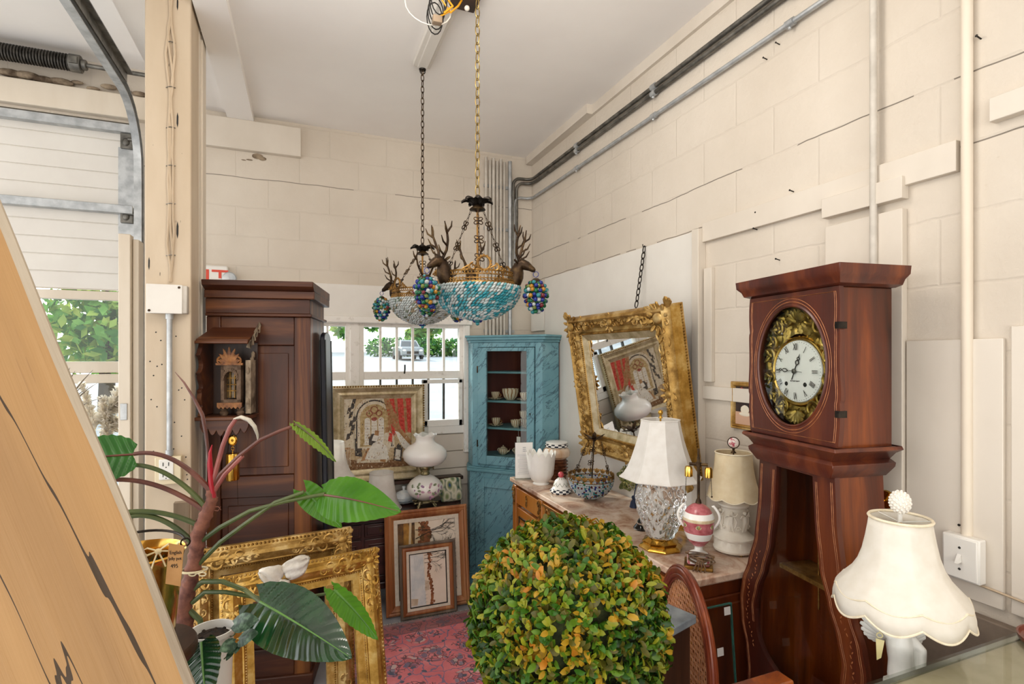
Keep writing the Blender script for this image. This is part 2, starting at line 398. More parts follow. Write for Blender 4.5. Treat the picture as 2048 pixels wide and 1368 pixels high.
for i, z in enumerate((3.06, 2.72, 1.9)):
    g = G(); g.box(1.36, 1.62, 3.998, 4.01, z-.012, z+.012); struct('trim_%d' % (22+i), g, MW['galv'])
def wallrun(z0, x, r, m, label, drop, xb):
    pts = [(xb, 3.975, z0-drop), (xb, 3.975, z0-.10)]
    for k in range(6):
        a_ = pi/2*k/5; pts.append((xb+.06-.06*cos(a_), 3.975, z0-.06+.06*sin(a_)))
    for k in range(1, 6):
        a_ = pi/2*k/5; pts.append((x-.06+.06*sin(a_), 3.915+.06*cos(a_), z0))
    pts.append((x, -1.5, z0))
    return pipe('wall_conduit', pts, r, m, label, None, [((x, y, z0), (0, 1, 0)) for y in (3.2, 2.35, 1.5)])
wallrun(3.14, 1.757, .012, 'galv_dark', 'dark steel conduit running just below the ceiling along the block wall, uppermost of three', 1.0, 1.60)
wallrun(3.105, 1.757, .012, 'galv_dark', 'dark steel conduit running along the block wall, middle one of three', .9, 1.63)
wallrun(2.985, 1.757, .011, 'galv', 'bright steel conduit running along the block wall, lowest of three', .8, 1.61)
pipe('vertical_conduit', [(1.748, 1.175, 0), (1.748, 1.175, 3.30)], .011, 'pipe_paint', 'white painted conduit on the block wall behind the longcase clock')
sw = atX(1935, 1110, XW)
pipe('vertical_conduit', [(1.765, .921, sw.z+.06), (1.765, .921, 3.30)], .014, 'cream', 'cream painted conduit dropping to the light switch box')
# light switch
t = thing('light_switch', 'white toggle light switch box at the foot of a cream conduit', 'switch', (XW-.014, .921, sw.z))
q = G(); q.box(-.032, 0, -.046, .046, -.062, .062); obj('box', q, MW['plastic'], t, bevel=.004)
q = G(); q.box(-.036, -.030, -.042, .042, -.058, .058); obj('plate', q, MW['plastic'], t, bevel=.003)
q = G(); q.hexa([(-.037,-.005,-.01),(-.037,.005,-.01),(-.037,.005,.012),(-.037,-.005,.012),(-.052,-.004,-.012),(-.052,.004,-.012),(-.047,.004,-.002),(-.047,-.004,-.002)]); obj('toggle', q, MW['plastic'], t)
q = G(); q.ball((-.036, 0, .03), .004, sub=1); q.ball((-.036, 0, -.03), .004, sub=1); obj('screw', q, MW['steel_black'], t)
# loose grey wire on the wall
pts = [atX(px, py, XW-.02) for px, py in ((1850,1110),(1880,1140),(1915,1150),(1945,1165),(1985,1180),(2048,1205),(2110,1225))]
q = G(); q.tube(pts, .0035, 6); tag(obj('hanging_wire', q, MW['cableold']), 'thin slack grey wire draped along the wall below the light switch', 'wire')

g = G()
for px, py in ((1530,118),(1583,383),(1514,427),(1510,459),(1957,76),(1695,506),(1700,514),(1555,520),(1922,1052),(1930,1058),(1555,88)):
    p = atX(px, py, XW-.012); g.tube([(XW+.001, p.y, p.z), (XW-.022, p.y, p.z+.004)], .0022, 6); g.ball((XW-.022, p.y, p.z+.004), .0042, (.5,1,1), sub=1)
struct('trim_33', g, MW['iron'])
# ---- post beside the garage opening
PX0, PX1, PY0, PY1 = -.636, -.458, 2.77, 3.18
g = G(); g.box(PX0, PX1, PY0, PY0+.20, 0, ZC+.05); struct('trim_25', g, MW['post'], bevel=.006)
g = G()
for i, (y0, y1, dx) in enumerate(((PY0+.203, PY0+.25, .0), (PY0+.253, PY0+.28, -.015), (PY0+.283, PY0+.345, .004), (PY0+.348, PY1, .0))):
    g.box(PX0+.02, PX1+dx, y0, y1, 0, ZC)
struct('trim_26', g, MW['cream'], bevel=.003)
# nail gouges
g = G()
for px, py, l in ((355,240,.035),(355,8,.03),(355,460,.04),(298,527,.03),(338,130,.008),(352,443,.006),(361,443,.006),(320,548,.01),(306,290,.004),(364,307,.004)):
    p = atY(px, py, PY0-.0005); g.ball(p, l, (.12,.03,1), sub=1)
for k in range(26):
    p = atY(rnd.uniform(300, 375), rnd.uniform(660, 960), PY0-.0005); g.ball(p, .0035, (1,.3,1), sub=1)
struct('trim_27', g, MW['black'])
# old cables stapled down the post
def cable(dx, seed, lo, hi):
    r_ = random.Random(seed); pts = []
    for k in range(24):
        z = hi+(lo-hi)*k/23; x = atY(342, 300, PY0).x + dx + .010*sin(k*.9+seed)*(.4+.6*sin(k*.33)) + r_.uniform(-.002, .002); pts.append((x, PY0-.008, z))
    return pts
q = G()
for k in range(3): q.tube(cable((k-1)*.008, k*1.7, 2.03, ZC), .0048, 6)
cb = tag(obj('painted_cable', q, MW['cableold']), 'old painted-over cables stapled down the cream post to a junction box', 'cable')
q = G()
for z in (3.1, 2.9, 2.72, 2.55, 2.38, 2.15): q.tube([(atY(342,300,PY0).x-.018, PY0-.004, z-.003), (atY(342,300,PY0).x, PY0-.016, z), (atY(342,300,PY0).x+.018, PY0-.004, z+.002)], .002, 5)
obj('staple', q, MW['galv_dark'], cb)
# junction box
p = atY(337, 600, PY0)
t = thing('junction_box', 'white painted square junction box on the cream post', 'junction box', (p.x, PY0, p.z))
q = G(); q.box(-.07, .08, -.045, 0, -.062, .062); obj('box', q, MW['pipe_paint'], t, bevel=.004)
q = G(); q.box(-.074, .062, -.05, -.045, -.064, .064); obj('cover', q, MW['white'], t, bevel=.004)
q = G(); q.ball((.05, -.052, .052), .006, (1,.5,1), sub=1); q.ball((-.062, -.052, -.052), .006, (1,.5,1), sub=1); obj('screw', q, MW['bronze'], t)
e = atY(340, 935, PY0)
o = pipe('post_conduit', [(p.x+.008, PY0-.022, e.z+.055), (p.x+.008, PY0-.022, p.z-.062)], .0115, 'galv', 'short grey steel conduit joining the junction box to the power outlet')
q = G()
for z in (e.z+.07, p.z-.075): q.tube([(p.x+.008, PY0-.022, z-.012), (p.x+.008, PY0-.022, z+.012)], .016, 10)
obj('coupling', q, MW['galv'], o)
t = thing('power_outlet', 'almond double power outlet at the foot of the post conduit', 'outlet', (e.x, PY0, e.z))
q = G(); q.box(-.05, .05, -.04, 0, -.068, .055); obj('box', q, MW['outlet'], t, bevel=.004)
q = G(); q.box(-.033, .022, -.046, -.04, -.045, .045); obj('face', q, MW['plastic'], t, bevel=.003)
q = G()
for z in (-.024, .024):
    for x in (-.017, .004): q.box(x-.0015, x+.0015, -.0475, -.045, z-.008, z+.008)
    q.ball((-.006, -.046, z-.014), .003, (1,.4,1), sub=1)
obj('slot', q, MW['black'], t)

# ---- guard plank beside the door track
a = atY(264, 470, 3.3)
g = G(); g.box(a.x-.055, a.x-.002, 3.28, 3.34, 0, a.z); g.box(a.x+.0, a.x+.028, 3.31, 3.40, 0, a.z-.02); struct('trim_28', g, MW['cream'], bevel=.004)
q = G(); p = atY(262, 824, 3.28); q.box(a.x-.045, a.x-.015, 3.275, 3.28, p.z-.04, p.z+.045); o = struct('trim_29', q, MW['galv'], bevel=.002)
# header timber and broken masonry above the garage door
g = G(); g.box(-4.2, -2.02, YW-.05, YW, 3.19, 3.33); g.box(-2.015, DX1+.2, YW-.05, YW, 3.185, 3.33); struct('trim_30', g, MW['cream'], bevel=.006)
g = G()
r_ = random.Random(3)
for k in range(26):
    x = -2.7+k*.08; g.ball((x, YW-.03, 3.35+r_.uniform(-.012, .02)), r_.uniform(.02, .05), (1.4,.5,.5), sub=2)
struct('trim_31', g, MW['darkcrack'])

# ---- sectional garage door
t = thing('garage_door', 'white sectional overhead garage door with glazed middle panels', 'garage door', (-2.4, YW+.03, 0))
X0, X1 = -1.75, DX1+2.4+.0-.0
X1 = 1.42
DW = MW['white']
def section(z0, z1):
    q = G(); nr = 5
    for k in range(nr):
        za = z0+(z1-z0)*k/nr; zb = z0+(z1-z0)*(k+1)/nr; q.box(X0, X1, -.0, .04, za+.0025, zb-.0025)
    q.box(X0, X1, .006, .04, z0, z1)
    return obj('panel', q, DW, t, bevel=.002)
section(2.645, 3.165); section(2.115, 2.635); section(0, .53)
for za, zb in ((1.06, 1.585), (1.595, 2.105), (.54, 1.05)):
    q = G()
    for bx in ((X0, X1, za, za+.07), (X0, X1, zb-.055, zb)): q.box(bx[0], bx[1], -.01, .04, bx[2], bx[3])
    for x in (X0, -.55, .55, X1-.05): q.box(x, x+.05, -.01, .04, za, zb)
    f_ = obj('glazed_section', q, MW['cream'], t, bevel=.003)
    q = G(); q.box(X0+.03, X1-.03, .014, .018, za+.05, zb-.04); obj('pane', q, MW['pane'], f_)
for z in (3.135, 2.625):
    q = G(); q.box(X0, X1, -.045, -.0, z-.03, z-.018); q.box(X0, X1, -.05, -.04, z-.03, z+.022); q.box(X0, X1, -.045, -.0, z+.012, z+.022)
    obj('strut', q, MW['galv'], t, bevel=.003)
for z in (3.07, 2.60):
    q = G(); q.box(X1-.07, X1-.005, -.03, -.005, z-.06, z+.035); q.tube([(X1-.03, -.03, z+.0), (X1+.022, -.03, z+.0)], .012, 8); q.ball((X1-.04, -.03, z-.02), .02, (1,.6,1.3), sub=2); obj('hinge', q, MW['galv_dark'], t, bevel=.002)
q = G(); q.box(X1-.085, X1, -.012, 0, 2.12, 3.02); obj('end_stile', q, MW['galv'], t)
# track: vertical beside the door, bending to run back under the ceiling
xt = atY(278, 300, 3.93).x
pv = [(xt, 3.93, z) for z in (.1, 1.0, 2.0, 2.75)]
pts = list(pv)
for k in range(1, 9):
    a_ = pi/2*k/8; pts.append((xt, 3.93-.38*(1-cos(a_)), 2.85+.38*sin(a_)))
pts += [(xt, 2.6, 3.245), (xt, 1.2, 3.26), (xt, -1.2, 3.27)]
def track(dx, w, d):
    q = G(); rows = []
    for i, p in enumerate(pts):
        a_ = V(pts[max(0, i-1)]); b_ = V(pts[min(len(pts)-1, i+1)]); tt = (b_-a_).normalized(); nn = V((1,0,0)).cross(tt)
        p = V(p)
        rows.append([p+V((x, 0, 0))+nn*y for x, y in ((-w,-d),(-w,d),(w,d),(w,d-.006),(-w+.006,d-.006),(-w+.006,-d+.006),(w,-d+.006),(w,-d))])
    q.grid(rows, cv=True); return q
tr = obj('door_track', track(0, .02, .028), MW['galv']); tag(tr, 'galvanised steel door track curving up beside the cream post to run under the ceiling', 'track')
q = G(); q.box(xt+.015, xt+.022, .5, 3.60, 3.25, 3.31); q.box(xt+.015, xt+.05, .5, 3.60, 3.30, 3.306); obj('angle_iron', q, MW['galv_dark'], tr)
# torsion spring and shaft
sp = atY(0, 112, 3.88); se = atY(155, 128, 3.88)
t = thing('torsion_spring', 'black coiled torsion spring on a steel shaft above the garage door', 'spring', (se.x, 3.88, se.z))
q = G(); pts2 = []
for k in range(60*12):
    a_ = 2*pi*k/12; pts2.append((-.03-k/(60*12)*.85, .042*cos(a_), .042*sin(a_)))
q.tube(pts2, .0062, 5); obj('coil', q, MW['steel_black'], t)
q = G(); q.tube([(-.05, 0, 0), (-.86, 0, 0)], .034, 12); obj('core', q, MW['black'], t)
q = G(); q.tube([(-1.6, 0, 0), (.36, 0, 0)], .0125, 10); obj('shaft', q, MW['galv_dark'], t)
q = G(); q.tube([(-.035, 0, 0), (.02, 0, 0)], .05, 12); q.tube([(.02, 0, 0), (.045, 0, 0)], .03, 10); q.box(-.03, .015, -.058, -.03, -.02, .02); obj('winding_cone', q, MW['galv_dark'], t, bevel=.003)
q = G(); q.box(-.012, .012, -.054, -.05, -.012, .012); obj('set_screw', q, MW['red_letter'], t)

# ---- exit sign on the back wall
p = atY(447, 537, 4.0)
t = thing('exit_sign', 'white exit sign with red letters and a round emergency lamp on the back wall', 'sign', (p.x-.13, YW, 2.20))
q = G(); q.box(-.16, .16, -.03, 0, -.1, .1); obj('plate', q, MW['plastic'], t, bevel=.012)
q = G(); text_into(q, 'EXIT', .17, M.Translation(V((-.012, -.0315, .005))) @ UPR); obj('lettering', q, MW['red_letter'], t, norm=False)
pl = atY(460, 558, 3.98)
q = G(); q.T = M.Translation(V((pl.x-p.x+.13, -.03, pl.z-2.20))) @ M.Rotation(pi/2, 4, 'X'); q.lathe([(.018,-.03),(.03,0),(.043,.02),(.043,.032),(.036,.036),(.0,.03)], 24); obj('lamp_head', q, MW['galv'], t)

# ---- ceiling channel, junction box and loose wires
g = G(); g.box(.58, .675, 1.4, 2.92, ZC-.03, ZC); g.box(.60, .655, 1.4, 2.90, ZC-.045, ZC-.03); struct('trim_32', g, MW['white'], bevel=.004)
p = at(930, 2, 2.36)
t = thing('loose_wiring', 'open ceiling box with loose yellow, black and white wires', 'wires', (p.x, p.y, ZC))
q = G(); q.box(-.06, .06, -.04, .06, -.055, 0); obj('box', q, MW['shedwood'], t, bevel=.003)
q = G(); q.T = M.Translation(V((-.11, 0, 0)))
q.tube([(.08,0,-.02),(.04,-.03,-.05),(.02,-.04,-.09),(.04,-.05,-.12),(.0,-.05,-.16)], .005, 6); q.tube([(.07,.01,-.02),(.0,-.02,-.03),(-.02,-.04,-.08),(.03,-.04,-.14),(-.02,-.05,-.18)], .004, 6); q.tube([(.10,0,-.04),(.07,-.03,-.10),(.03,-.05,-.15)], .0045, 6)
obj('yellow_wire', q, MW['yellowwire'], t)
q = G(); q.T = M.Translation(V((-.13, 0, 0)))
for k in range(5):
    q.tube([(.1*cos(a_)*.35-.0, .02*k-.05, -.10-.07*sin(a_)-.01*k) for a_ in [2*pi*j/16 for j in range(16)]], .0028, 5, closed=True)
obj('black_wire', q, MW['blackwire'], t)
q = G(); q.tube([(-.08,0,-.02)]+[(-.17+.10*cos(a_), -.02, -.13+.075*sin(a_)) for a_ in [pi/2+2*pi*j/20 for j in range(19)]]+[(-.05,0,-.03)], .0028, 5); q.ball((.0, -.03, -.10), .012, sub=2); obj('white_wire', q, MW['whitewire'], t)
q = G(); q.box(-.16, -.12, -.07, -.04, -.215, -.185); obj('wire_connector', q, MW['stakewood'], t, bevel=.003)

# ---- outside: rising street, lawn, hedge, parked car, grey house, trees
EXT = {'asph': mat('sunlit street', '#8d9094', '#a3a6aa', rough=.9, scale=.6), 'lawn': mat('lawn', '#7fa04c', '#a9bd62', rough=.9, scale=3, bump=.3),
       'house': mat('grey siding', '#aab6c2', '#bcc6cf', rough=.7, scale=2), 'roof': mat('roof', '#6e727a', '#868a90', rough=.8, scale=8),
       'car': mat('car paint', '#8f9498', rough=.25, metal=.6), 'tyre': mat('tyre', '#1b1b1c', rough=.8), 'carglass': mat('car glass', '#30363c', rough=.1),
       'bark': wood('bark', '#2c241d', '#4a3d31', '#6a5a48', 'z', 6, .9)}
LEAFX = [thin('tree leaf '+c, c, d, .4, .6, 3) for c, d in (('#2f6a2a','#4f8a35'), ('#5f9a3e','#86b552'), ('#2a5a35','#3c7546'), ('#8fae4a','#b3bf58'), ('#a8644a','#b9805c'))]
def hgt(y): return max(0, (y-6)*.040)
g = G(); rows = []
for y in (YW+.2, 6, 16, 38, 60): rows.append([(-45, y, hgt(y)-.03), (60, y, hgt(y)-.03)])
g.grid(rows); struct('street_ground', g, EXT['asph'], smooth=False)
def lawn(x0, x1, y0, y1):
    q = G(); q.grid([[(x0, y, hgt(y)-.01), (x1, y, hgt(y)-.01)] for y in (y0, (y0+y1)/2, y1)]); return q
g = lawn(-18, 1.5, 30, 44); o = obj('lawn', g, EXT['lawn'], kind='structure')
def leafcloud(q, blobs, n, s, seed, mats=(0,1,2,3)):
    r_ = random.Random(seed)
    for _ in range(n):
        c, rad = r_.choice(blobs); d = V((r_.gauss(0,1), r_.gauss(0,1), r_.gauss(0,1))).normalized()
        p = V(c)+V((d.x*rad[0], d.y*rad[1], d.z*rad[2]))*(r_.random()**.25)
        u = V((r_.gauss(0,1), r_.gauss(0,1), r_.gauss(0,1))).normalized(); w = u.cross(d+V((.01,.02,.03))).normalized(); k = s*r_.uniform(.6, 1.3)
        q.mi = r_.choice(mats)
        q.f([q.v(p-u*k), q.v(p+w*k*.5), q.v(p+u*k), q.v(p-w*k*.5)])
def tree(x, y, h, rx, seed, label, mats, n=2600, s=.16, low=.15):
    t_ = thing('tree', label, 'tree', (x, y, hgt(y)), group=None)
    r_ = random.Random(seed); bl = []
    for k in range(9): bl.append(((r_.uniform(-rx, rx)*.6, r_.uniform(-rx, rx)*.4, h*r_.uniform(low, .9)), (rx*.55, rx*.45, h*.2)))
    q = G(); leafcloud(q, bl, n, s, seed+1, mats); obj('foliage', q, LEAFX, t_, smooth=False, norm=False)
    q = G(); q.tube([(0,0,-.1),(.05,0,h*.4),(0,.05,h*.8)], [h*.03, h*.022, h*.01], 8); obj('trunk', q, EXT['bark'], t_)
tree(-10.6, 15.5, 6.0, 1.5, 5, 'dense pale green tree across the lot, seen beside the timber brace', (0,1,1,3), 3200)
tree(-7.3, 16.5, 6.4, 1.45, 8, 'dark green tree standing between two paler ones beyond the garage window', (0,2,2,1,4), 3200)
tree(-4.2, 15.0, 6.0, 1.4, 13, 'yellow green tree beyond the garage window beside the cream post', (1,3,3,0,1), 3200)
tree(12.6, 56, 9.0, 2.8, 21, 'tall round tree behind the clipped hedge across the street', (0,1,1,3), 2600, .5)
tree(5.8, 57, 10.0, 2.8, 25, 'pale leafy tree standing behind the parked car across the street', (1,1,3,0), 2600, .5)
q = G(); bl = [((6.5+k*1.4, 48.0, hgt(48)+.8), (1.2, .8, .95)) for k in range(10)]
leafcloud(q, bl, 3500, .22, 77, (0,1,2)); o = obj('clipped_hedge', q, LEAFX, smooth=False, norm=False); tag(o, 'long clipped green hedge behind the parked car across the street', 'hedge', kind='stuff')
hx, hy = -1.5, 62
t = thing('street_house', 'pale grey clapboard house across the street', 'house', (hx, hy, hgt(hy)-.2))
q = G(); q.box(-6, 4, 0, 7, 0, 5.5); obj('wall', q, EXT['house'], t)
q = G(); q.prism([(-6.5, 5.5), (4.5, 5.5), (-1, 8.5)], -.4, 7.4, 'y'); obj('roof', q, EXT['roof'], t)
for x in (-4, -.8, 2.2):
    q = G(); q.box(x-.6, x+.6, -.06, 0, 2.0, 4.0); w_ = obj('house_window', q, MW['white'], t); q = G(); q.box(x-.48, x+.48, -.08, -.05, 2.1, 3.9); obj('pane', q, EXT['carglass'], w_)
cy = 42.0; cp = atY(815, 700, cy)
t = thing('parked_car', 'silver grey car parked across the street in front of the hedge', 'car', (cp.x, cy, hgt(cy)), rz=.0)
q = G(); rows = []
for y, w_, z0, z1 in ((-2.1,.72,.35,.75),(-2.0,.86,.3,.9),(-1.0,.9,.28,1.0),(1.2,.9,.28,1.02),(2.0,.86,.3,.95),(2.1,.75,.4,.85)):
    rows.append([(-w_,y,z0),(-w_,y,z1-.1),(-w_*.9,y,z1),(w_*.9,y,z1),(w_,y,z1-.1),(w_,y,z0)])
vs = q.grid(rows, cv=True); q.f(vs[0][::-1]); q.f(vs[-1]); obj('body', q, EXT['car'], t, bevel=.03)
q = G(); q.hexa([(-.8,-1.0,.95),(.8,-1.0,.95),(.8,1.5,.95),(-.8,1.5,.95),(-.62,-.4,1.5),(.62,-.4,1.5),(.62,1.1,1.5),(-.62,1.1,1.5)]); cb_ = obj('cabin', q, EXT['car'], t, bevel=.05)
q = G(); q.hexa([(-.68,-1.0,1.0),(.68,-1.0,1.0),(.68,-.9,1.0),(-.68,-.9,1.0),(-.56,-.5,1.42),(.56,-.5,1.42),(.56,-.4,1.42),(-.56,-.4,1.42)]); obj('windscreen', q, EXT['carglass'], cb_)
for sx in (-1, 1):
    for y in (-1.35, 1.35):
        q = G(); q.tube([(sx*.72, y, .33), (sx*.92, y, .33)], .33, 18); obj('wheel', q, EXT['tyre'], t)
    q = G(); q.ball((sx*.62, -2.08, .68), .12, (1.3,.5,.7)); obj('headlight', q, MW['plastic'], t)
q = G(); q.box(-.45, .45, -2.14, -2.05, .42, .62); obj('grille', q, EXT['tyre'], t)
# ================================================================== ORNAMENT HELPERS
def petal(q, c, d, n, l, w, t, sub=2):
    d = V(d).normalized(); n = V(n).normalized(); b = n.cross(d).normalized(); n = d.cross(b)
    R = M((d, b, n)).transposed(); q.ball(V(c)+d*l*.8, 1, (l, w, t), R, sub)
def scroll(q, c, u, w, R, r, turns=1.4, sgn=1, n=16):
    c, u, w = V(c), V(u), V(w); pts, rs = [], []
    for k in range(n):
        f = k/(n-1); a = sgn*2*pi*turns*f; rr = R*(1-.86*f)
        pts.append(c+u*(rr*cos(a))+w*(rr*sin(a))); rs.append(r*(1-.45*f))
    q.tube(pts, rs, 6)
def rosette(q, c, u, w, n, R, k=7, t=.35):
    u, w, n = V(u), V(w), V(n)
    for i in range(k):
        a = 2*pi*i/k; petal(q, V(c), u*cos(a)+w*sin(a)+n*.25, n, R*.5, R*.3, R*t*.5, 1)
    q.ball(V(c)+n*R*.15, R*.28, sub=1)
def spray(q, c, d, n, L, s, seed, k=5):
    """leafy scrolling arm running from c along d"""
    r_ = random.Random(seed); d, n = V(d).normalized(), V(n).normalized(); b = n.cross(d)
    for i in range(k):
        f = (i+.4)/k; sg = 1 if i % 2 else -1; p = V(c)+d*(L*f)+n*.003; ss = s*(1-.45*f)
        scroll(q, p+b*(sg*ss*.25), d, b*sg, ss*.5, ss*.13, 1.25, 1, 12)
        for j in range(3):
            a = r_.uniform(-1.1, 1.1); petal(q, p+b*(r_.uniform(-.3,.3)*ss), d*cos(a)+b*(sin(a)+sg*.5)+n*.25, n, ss*r_.uniform(.28,.45), ss*.15, ss*.11, 1)
    petal(q, V(c)+d*L, d, n, s*.35, s*.13, s*.1, 1)
def cartouche(q, c, u, w, n, R, seed):
    r_ = random.Random(seed); u, w, n = V(u), V(w), V(n)
    q.ball(V(c)+n*R*.08, R*.42, (1, .35, .75) if abs(n.y) > .5 else (.35, 1, .75), sub=2)
    for i in range(10):
        a = 2*pi*i/10+.2; d = u*cos(a)+w*sin(a); p = V(c)+d*R*.5
        if i % 2: scroll(q, p+d*R*.12, d, n.cross(d)*(1 if i % 4 == 1 else -1), R*.26, R*.07, 1.3, 1, 12)
        petal(q, p, d+n*.35, n, R*.28, R*.13, R*.1, 1)
def beads(q, p0, p1, step, r):
    p0, p1 = V(p0), V(p1); k = int((p1-p0).length/step)
    for i in range(k+1): q.ball(p0+(p1-p0)*(i/max(1, k)), r, sub=1)

# ================================================================== ARMOIRE behind the post
t = thing('armoire', 'tall dark walnut armoire with a panelled door beside the cream post', 'wardrobe', (-.195, 2.98, 0), rz=radians(-11.5))
AR = t
q = G(); q.box(-.235, .245, .03, .44, .06, 2.0); obj('carcass', q, MW['walnut'], t, bevel=.004)
q = G()
q.prism([(-.245, 1.99), (.275, 1.99), (.275, 2.03), (-.245, 2.03)], -.03, .45); q.box(-.245, .26, -.018, .45, 1.90, 1.915)
q.prism([(-.03, 2.03), (-.065, 2.05), (-.07, 2.075), (.46, 2.075), (.46, 2.03)], -.245, .275, 'x')
obj('cornice', q, MW['walnut_x'], t, bevel=.004)
q = G(); q.box(-.245, .25, -.012, .03, 1.915, 1.99); obj('frieze', q, MW['walnut_x'], t, bevel=.003)
for xa, xb in ((.17, .25), (-.245, -.18)): q = G(); q.box(xa, xb, 0, .04, .05, 1.90); obj('stile', q, MW['walnut'], t, bevel=.004)
for za, zb in ((1.755, 1.90), (.98, 1.09), (.62, .70), (.06, .2)): q = G(); q.box(-.18, .17, .004, .03, za, zb); obj('door_rail', q, MW['walnut_x'], t, bevel=.004)
for za, zb in ((1.09, 1.755), (.70, .98), (.2, .62)):
    q = G(); q.box(-.18, .17, .018, .03, za, zb); q.box(-.15, .14, .012, .02, za+.04, zb-.04); obj('door_panel', q, MW['walnut'] if zb > 1 else MW['walnut_x'], t, bevel=.006)
q = G(); q.lathe([(.0,-.01),(.06,-.01),(.075,0),(.06,.008),(.05,.004),(0,.006)], 28, sx=1.5); q.bm.transform(M.Translation(V((0,.012,.33))) @ M.Rotation(pi/2, 4, 'X')); obj('carved_oval', q, MW['walnut'], t)
q = G(); q.box(-.245, .265, -.015, .45, 0, .065); obj('plinth', q, MW['walnut_x'], t, bevel=.006)
# dark tall board leaning on the armoire's flank
Fl = M.Translation(V((-.195, 2.98, 0))) @ M.Rotation(radians(-11.5), 4, 'Z')
bp = Fl @ V((.31, .20, 0))
t = thing('leaning_screen', 'tall blue-black screen panel leaning against the flank of the armoire', 'screen', bp, rot=(0, radians(-1.0), radians(-11.5)))
q = G(); pts = []
for k in range(9):
    a = pi*k/8; pts.append((.11*cos(a)+.09, 1.80+.035*sin(a)))
q.prism([(-.02, 0), (.20, 0)]+pts, -.012, .012, 'x'); obj('board', q, mat('blue black lacquer', '#0b0d18', '#151a2c', rough=.4, scale=8), t, bevel=.004)
q = G()
for y in (-.012, .19): q.box(-.016, .016, y, y+.02, 0, 1.79)
obj('edge_strip', q, MW['black'], t)

# ================================================================== WALL CLOCK CASE hung on the armoire
A0 = Fl @ V((-.108, -.004, 0))
t = thing('wall_clock', 'small dark carved wall clock case with a roof, open front and hanging brass weight', 'clock', (A0.x, A0.y, 1.58), rz=radians(-11.5)); t.scale = (.79, 1, 1)
DK = MW['walnut_x']
q = G(); q.box(-.135, .135, -.012, 0, -.17, .24); obj('back_board', q, MW['shedwood'], t)
q = G()                                   # pitched little roof
q.hexa([(-.155,-.17,.185),(.135,-.17,.185),(.135,0,.185),(-.155,0,.185),(-.155,-.165,.20),(.135,-.165,.20),(.155,0,.265),(-.135,0,.265)])
q.box(-.16, .138, -.178, -.165, .178, .192); obj('roof', q, DK, t, bevel=.004)
q = G(); rows = []
for k in range(18):                       # splintered roof end
    f = k/17; rows.append([(.138+.012*sin(k*2.3), -.16*(1-f), .185+.085*f), (.138+.02*sin(k*1.7+1), -.16*(1-f)-.01, .15+.10*f), (.15+.01*sin(k*3.1), -.16*(1-f), .19+.10*f+.012*sin(k*2.1))])
q.grid(rows, cv=True); obj('broken_gable', q, MW['darkcrack'], t)
q = G(); pf = []
for k in range(30):
    z = -.165+.35*k/29; pf.append((-.16-.012*sin(z*60)-(.016 if k % 7 == 3 else 0), z))
q.prism([(0, -.165), *[(y+.005, z) for y, z in pf], (0, .185)], -.150, -.125, 'x'); obj('side_bracket', q, DK, t, bevel=.002)
q = G(); q.box(-.16, .14, -.175, 0, -.185, -.168); obj('shelf', q, DK, t, bevel=.004)
q = G(); ap = [(.135, -.185)]+[(.135-.27*k/24, -.215-.028*abs(sin(k*pi/4))-.02*cos((k-12)/12*pi/2)) for k in range(25)]+[(-.135, -.185)]
q.prism(ap, -.16, -.145, 'y'); obj('apron', q, DK, t, bevel=.002)
OR = mat('carved fruitwood', '#6b3f1f', '#a8703c', rough=.55, scale=30, bump=.4)
GB = mat('weathered grey brown', '#54402f', '#7d6550', rough=.7, scale=30, bump=.4)
q = G(); x0, x1 = -.055, .085
q.box(x0+.015, x0+.035, -.115, -.06, -.13, .075); q.box(x1-.035, x1-.01, -.115, -.06, -.13, .075); q.box(x0+.015, x1-.01, -.115, -.06, .05, .078); q.box(x0+.015, x1-.01, -.115, -.06, -.132, -.09)
n_ = 14; arc = [(.015+.036*cos(pi*k/n_), .0+.045*sin(pi*k/n_)) for k in range(n_+1)]
for k in range(n_): q.hexa([(arc[k][0],-.122,arc[k][1]),(arc[k+1][0],-.122,arc[k+1][1]),(arc[k+1][0],-.06,arc[k+1][1]),(arc[k][0],-.06,arc[k][1]),(arc[k][0]*1.28-.004,-.122,arc[k][1]*1.25+.006),(arc[k+1][0]*1.28-.004,-.122,arc[k+1][1]*1.25+.006),(arc[k+1][0]*1.28-.004,-.06,arc[k+1][1]*1.25+.006),(arc[k][0]*1.28-.004,-.06,arc[k][1]*1.25+.006)])
hf = obj('house_front', q, GB, t, bevel=.002)
q = G(); q.box(-.025, .055, -.075, -.07, -.085, .05); obj('dial_glass', q, mat('amber panel', '#3a2a16', '#8d7040', rough=.2, scale=25), hf)
q = G()
for z in (-.05, -.02, .012): q.box(-.022, .05, -.085, -.08, z-.002, z+.002)
for x in (.002, .028): q.box(x-.002, x+.002, -.085, -.08, -.085, .045)
obj('lattice', q, MW['gilt_dark'], hf)
q = G()                                   # pierced crest
for k in range(7):
    a = pi*(k+.5)/7; petal(q, (.01, -.118, .085), (cos(a), 0, sin(a)), (0,-1,0), .036+.012*sin(a), .011, .006, 1)
for s_ in (-1, 1): scroll(q, (.01+s_*.05, -.118, .095), (0,0,1), (s_,0,0), .02, .006, 1.3)
for s_ in (-1, 1): scroll(q, (.01+s_*.022, -.118, .115), (s_,0,0), (0,0,1), .015, .005, 1.3)
q.box(x0-.01, x1+.002, -.122, -.108, .076, .086); obj('crest', q, OR, t)
q = G(); q.prism([(x0+.0, -.105), (x1, -.105)]+[(x1-(x1-x0)*k/12, -.125+(-.010 if k % 2 else .0)) for k in range(13)], -.128, -.12, 'y'); obj('zigzag_band', q, OR, t)
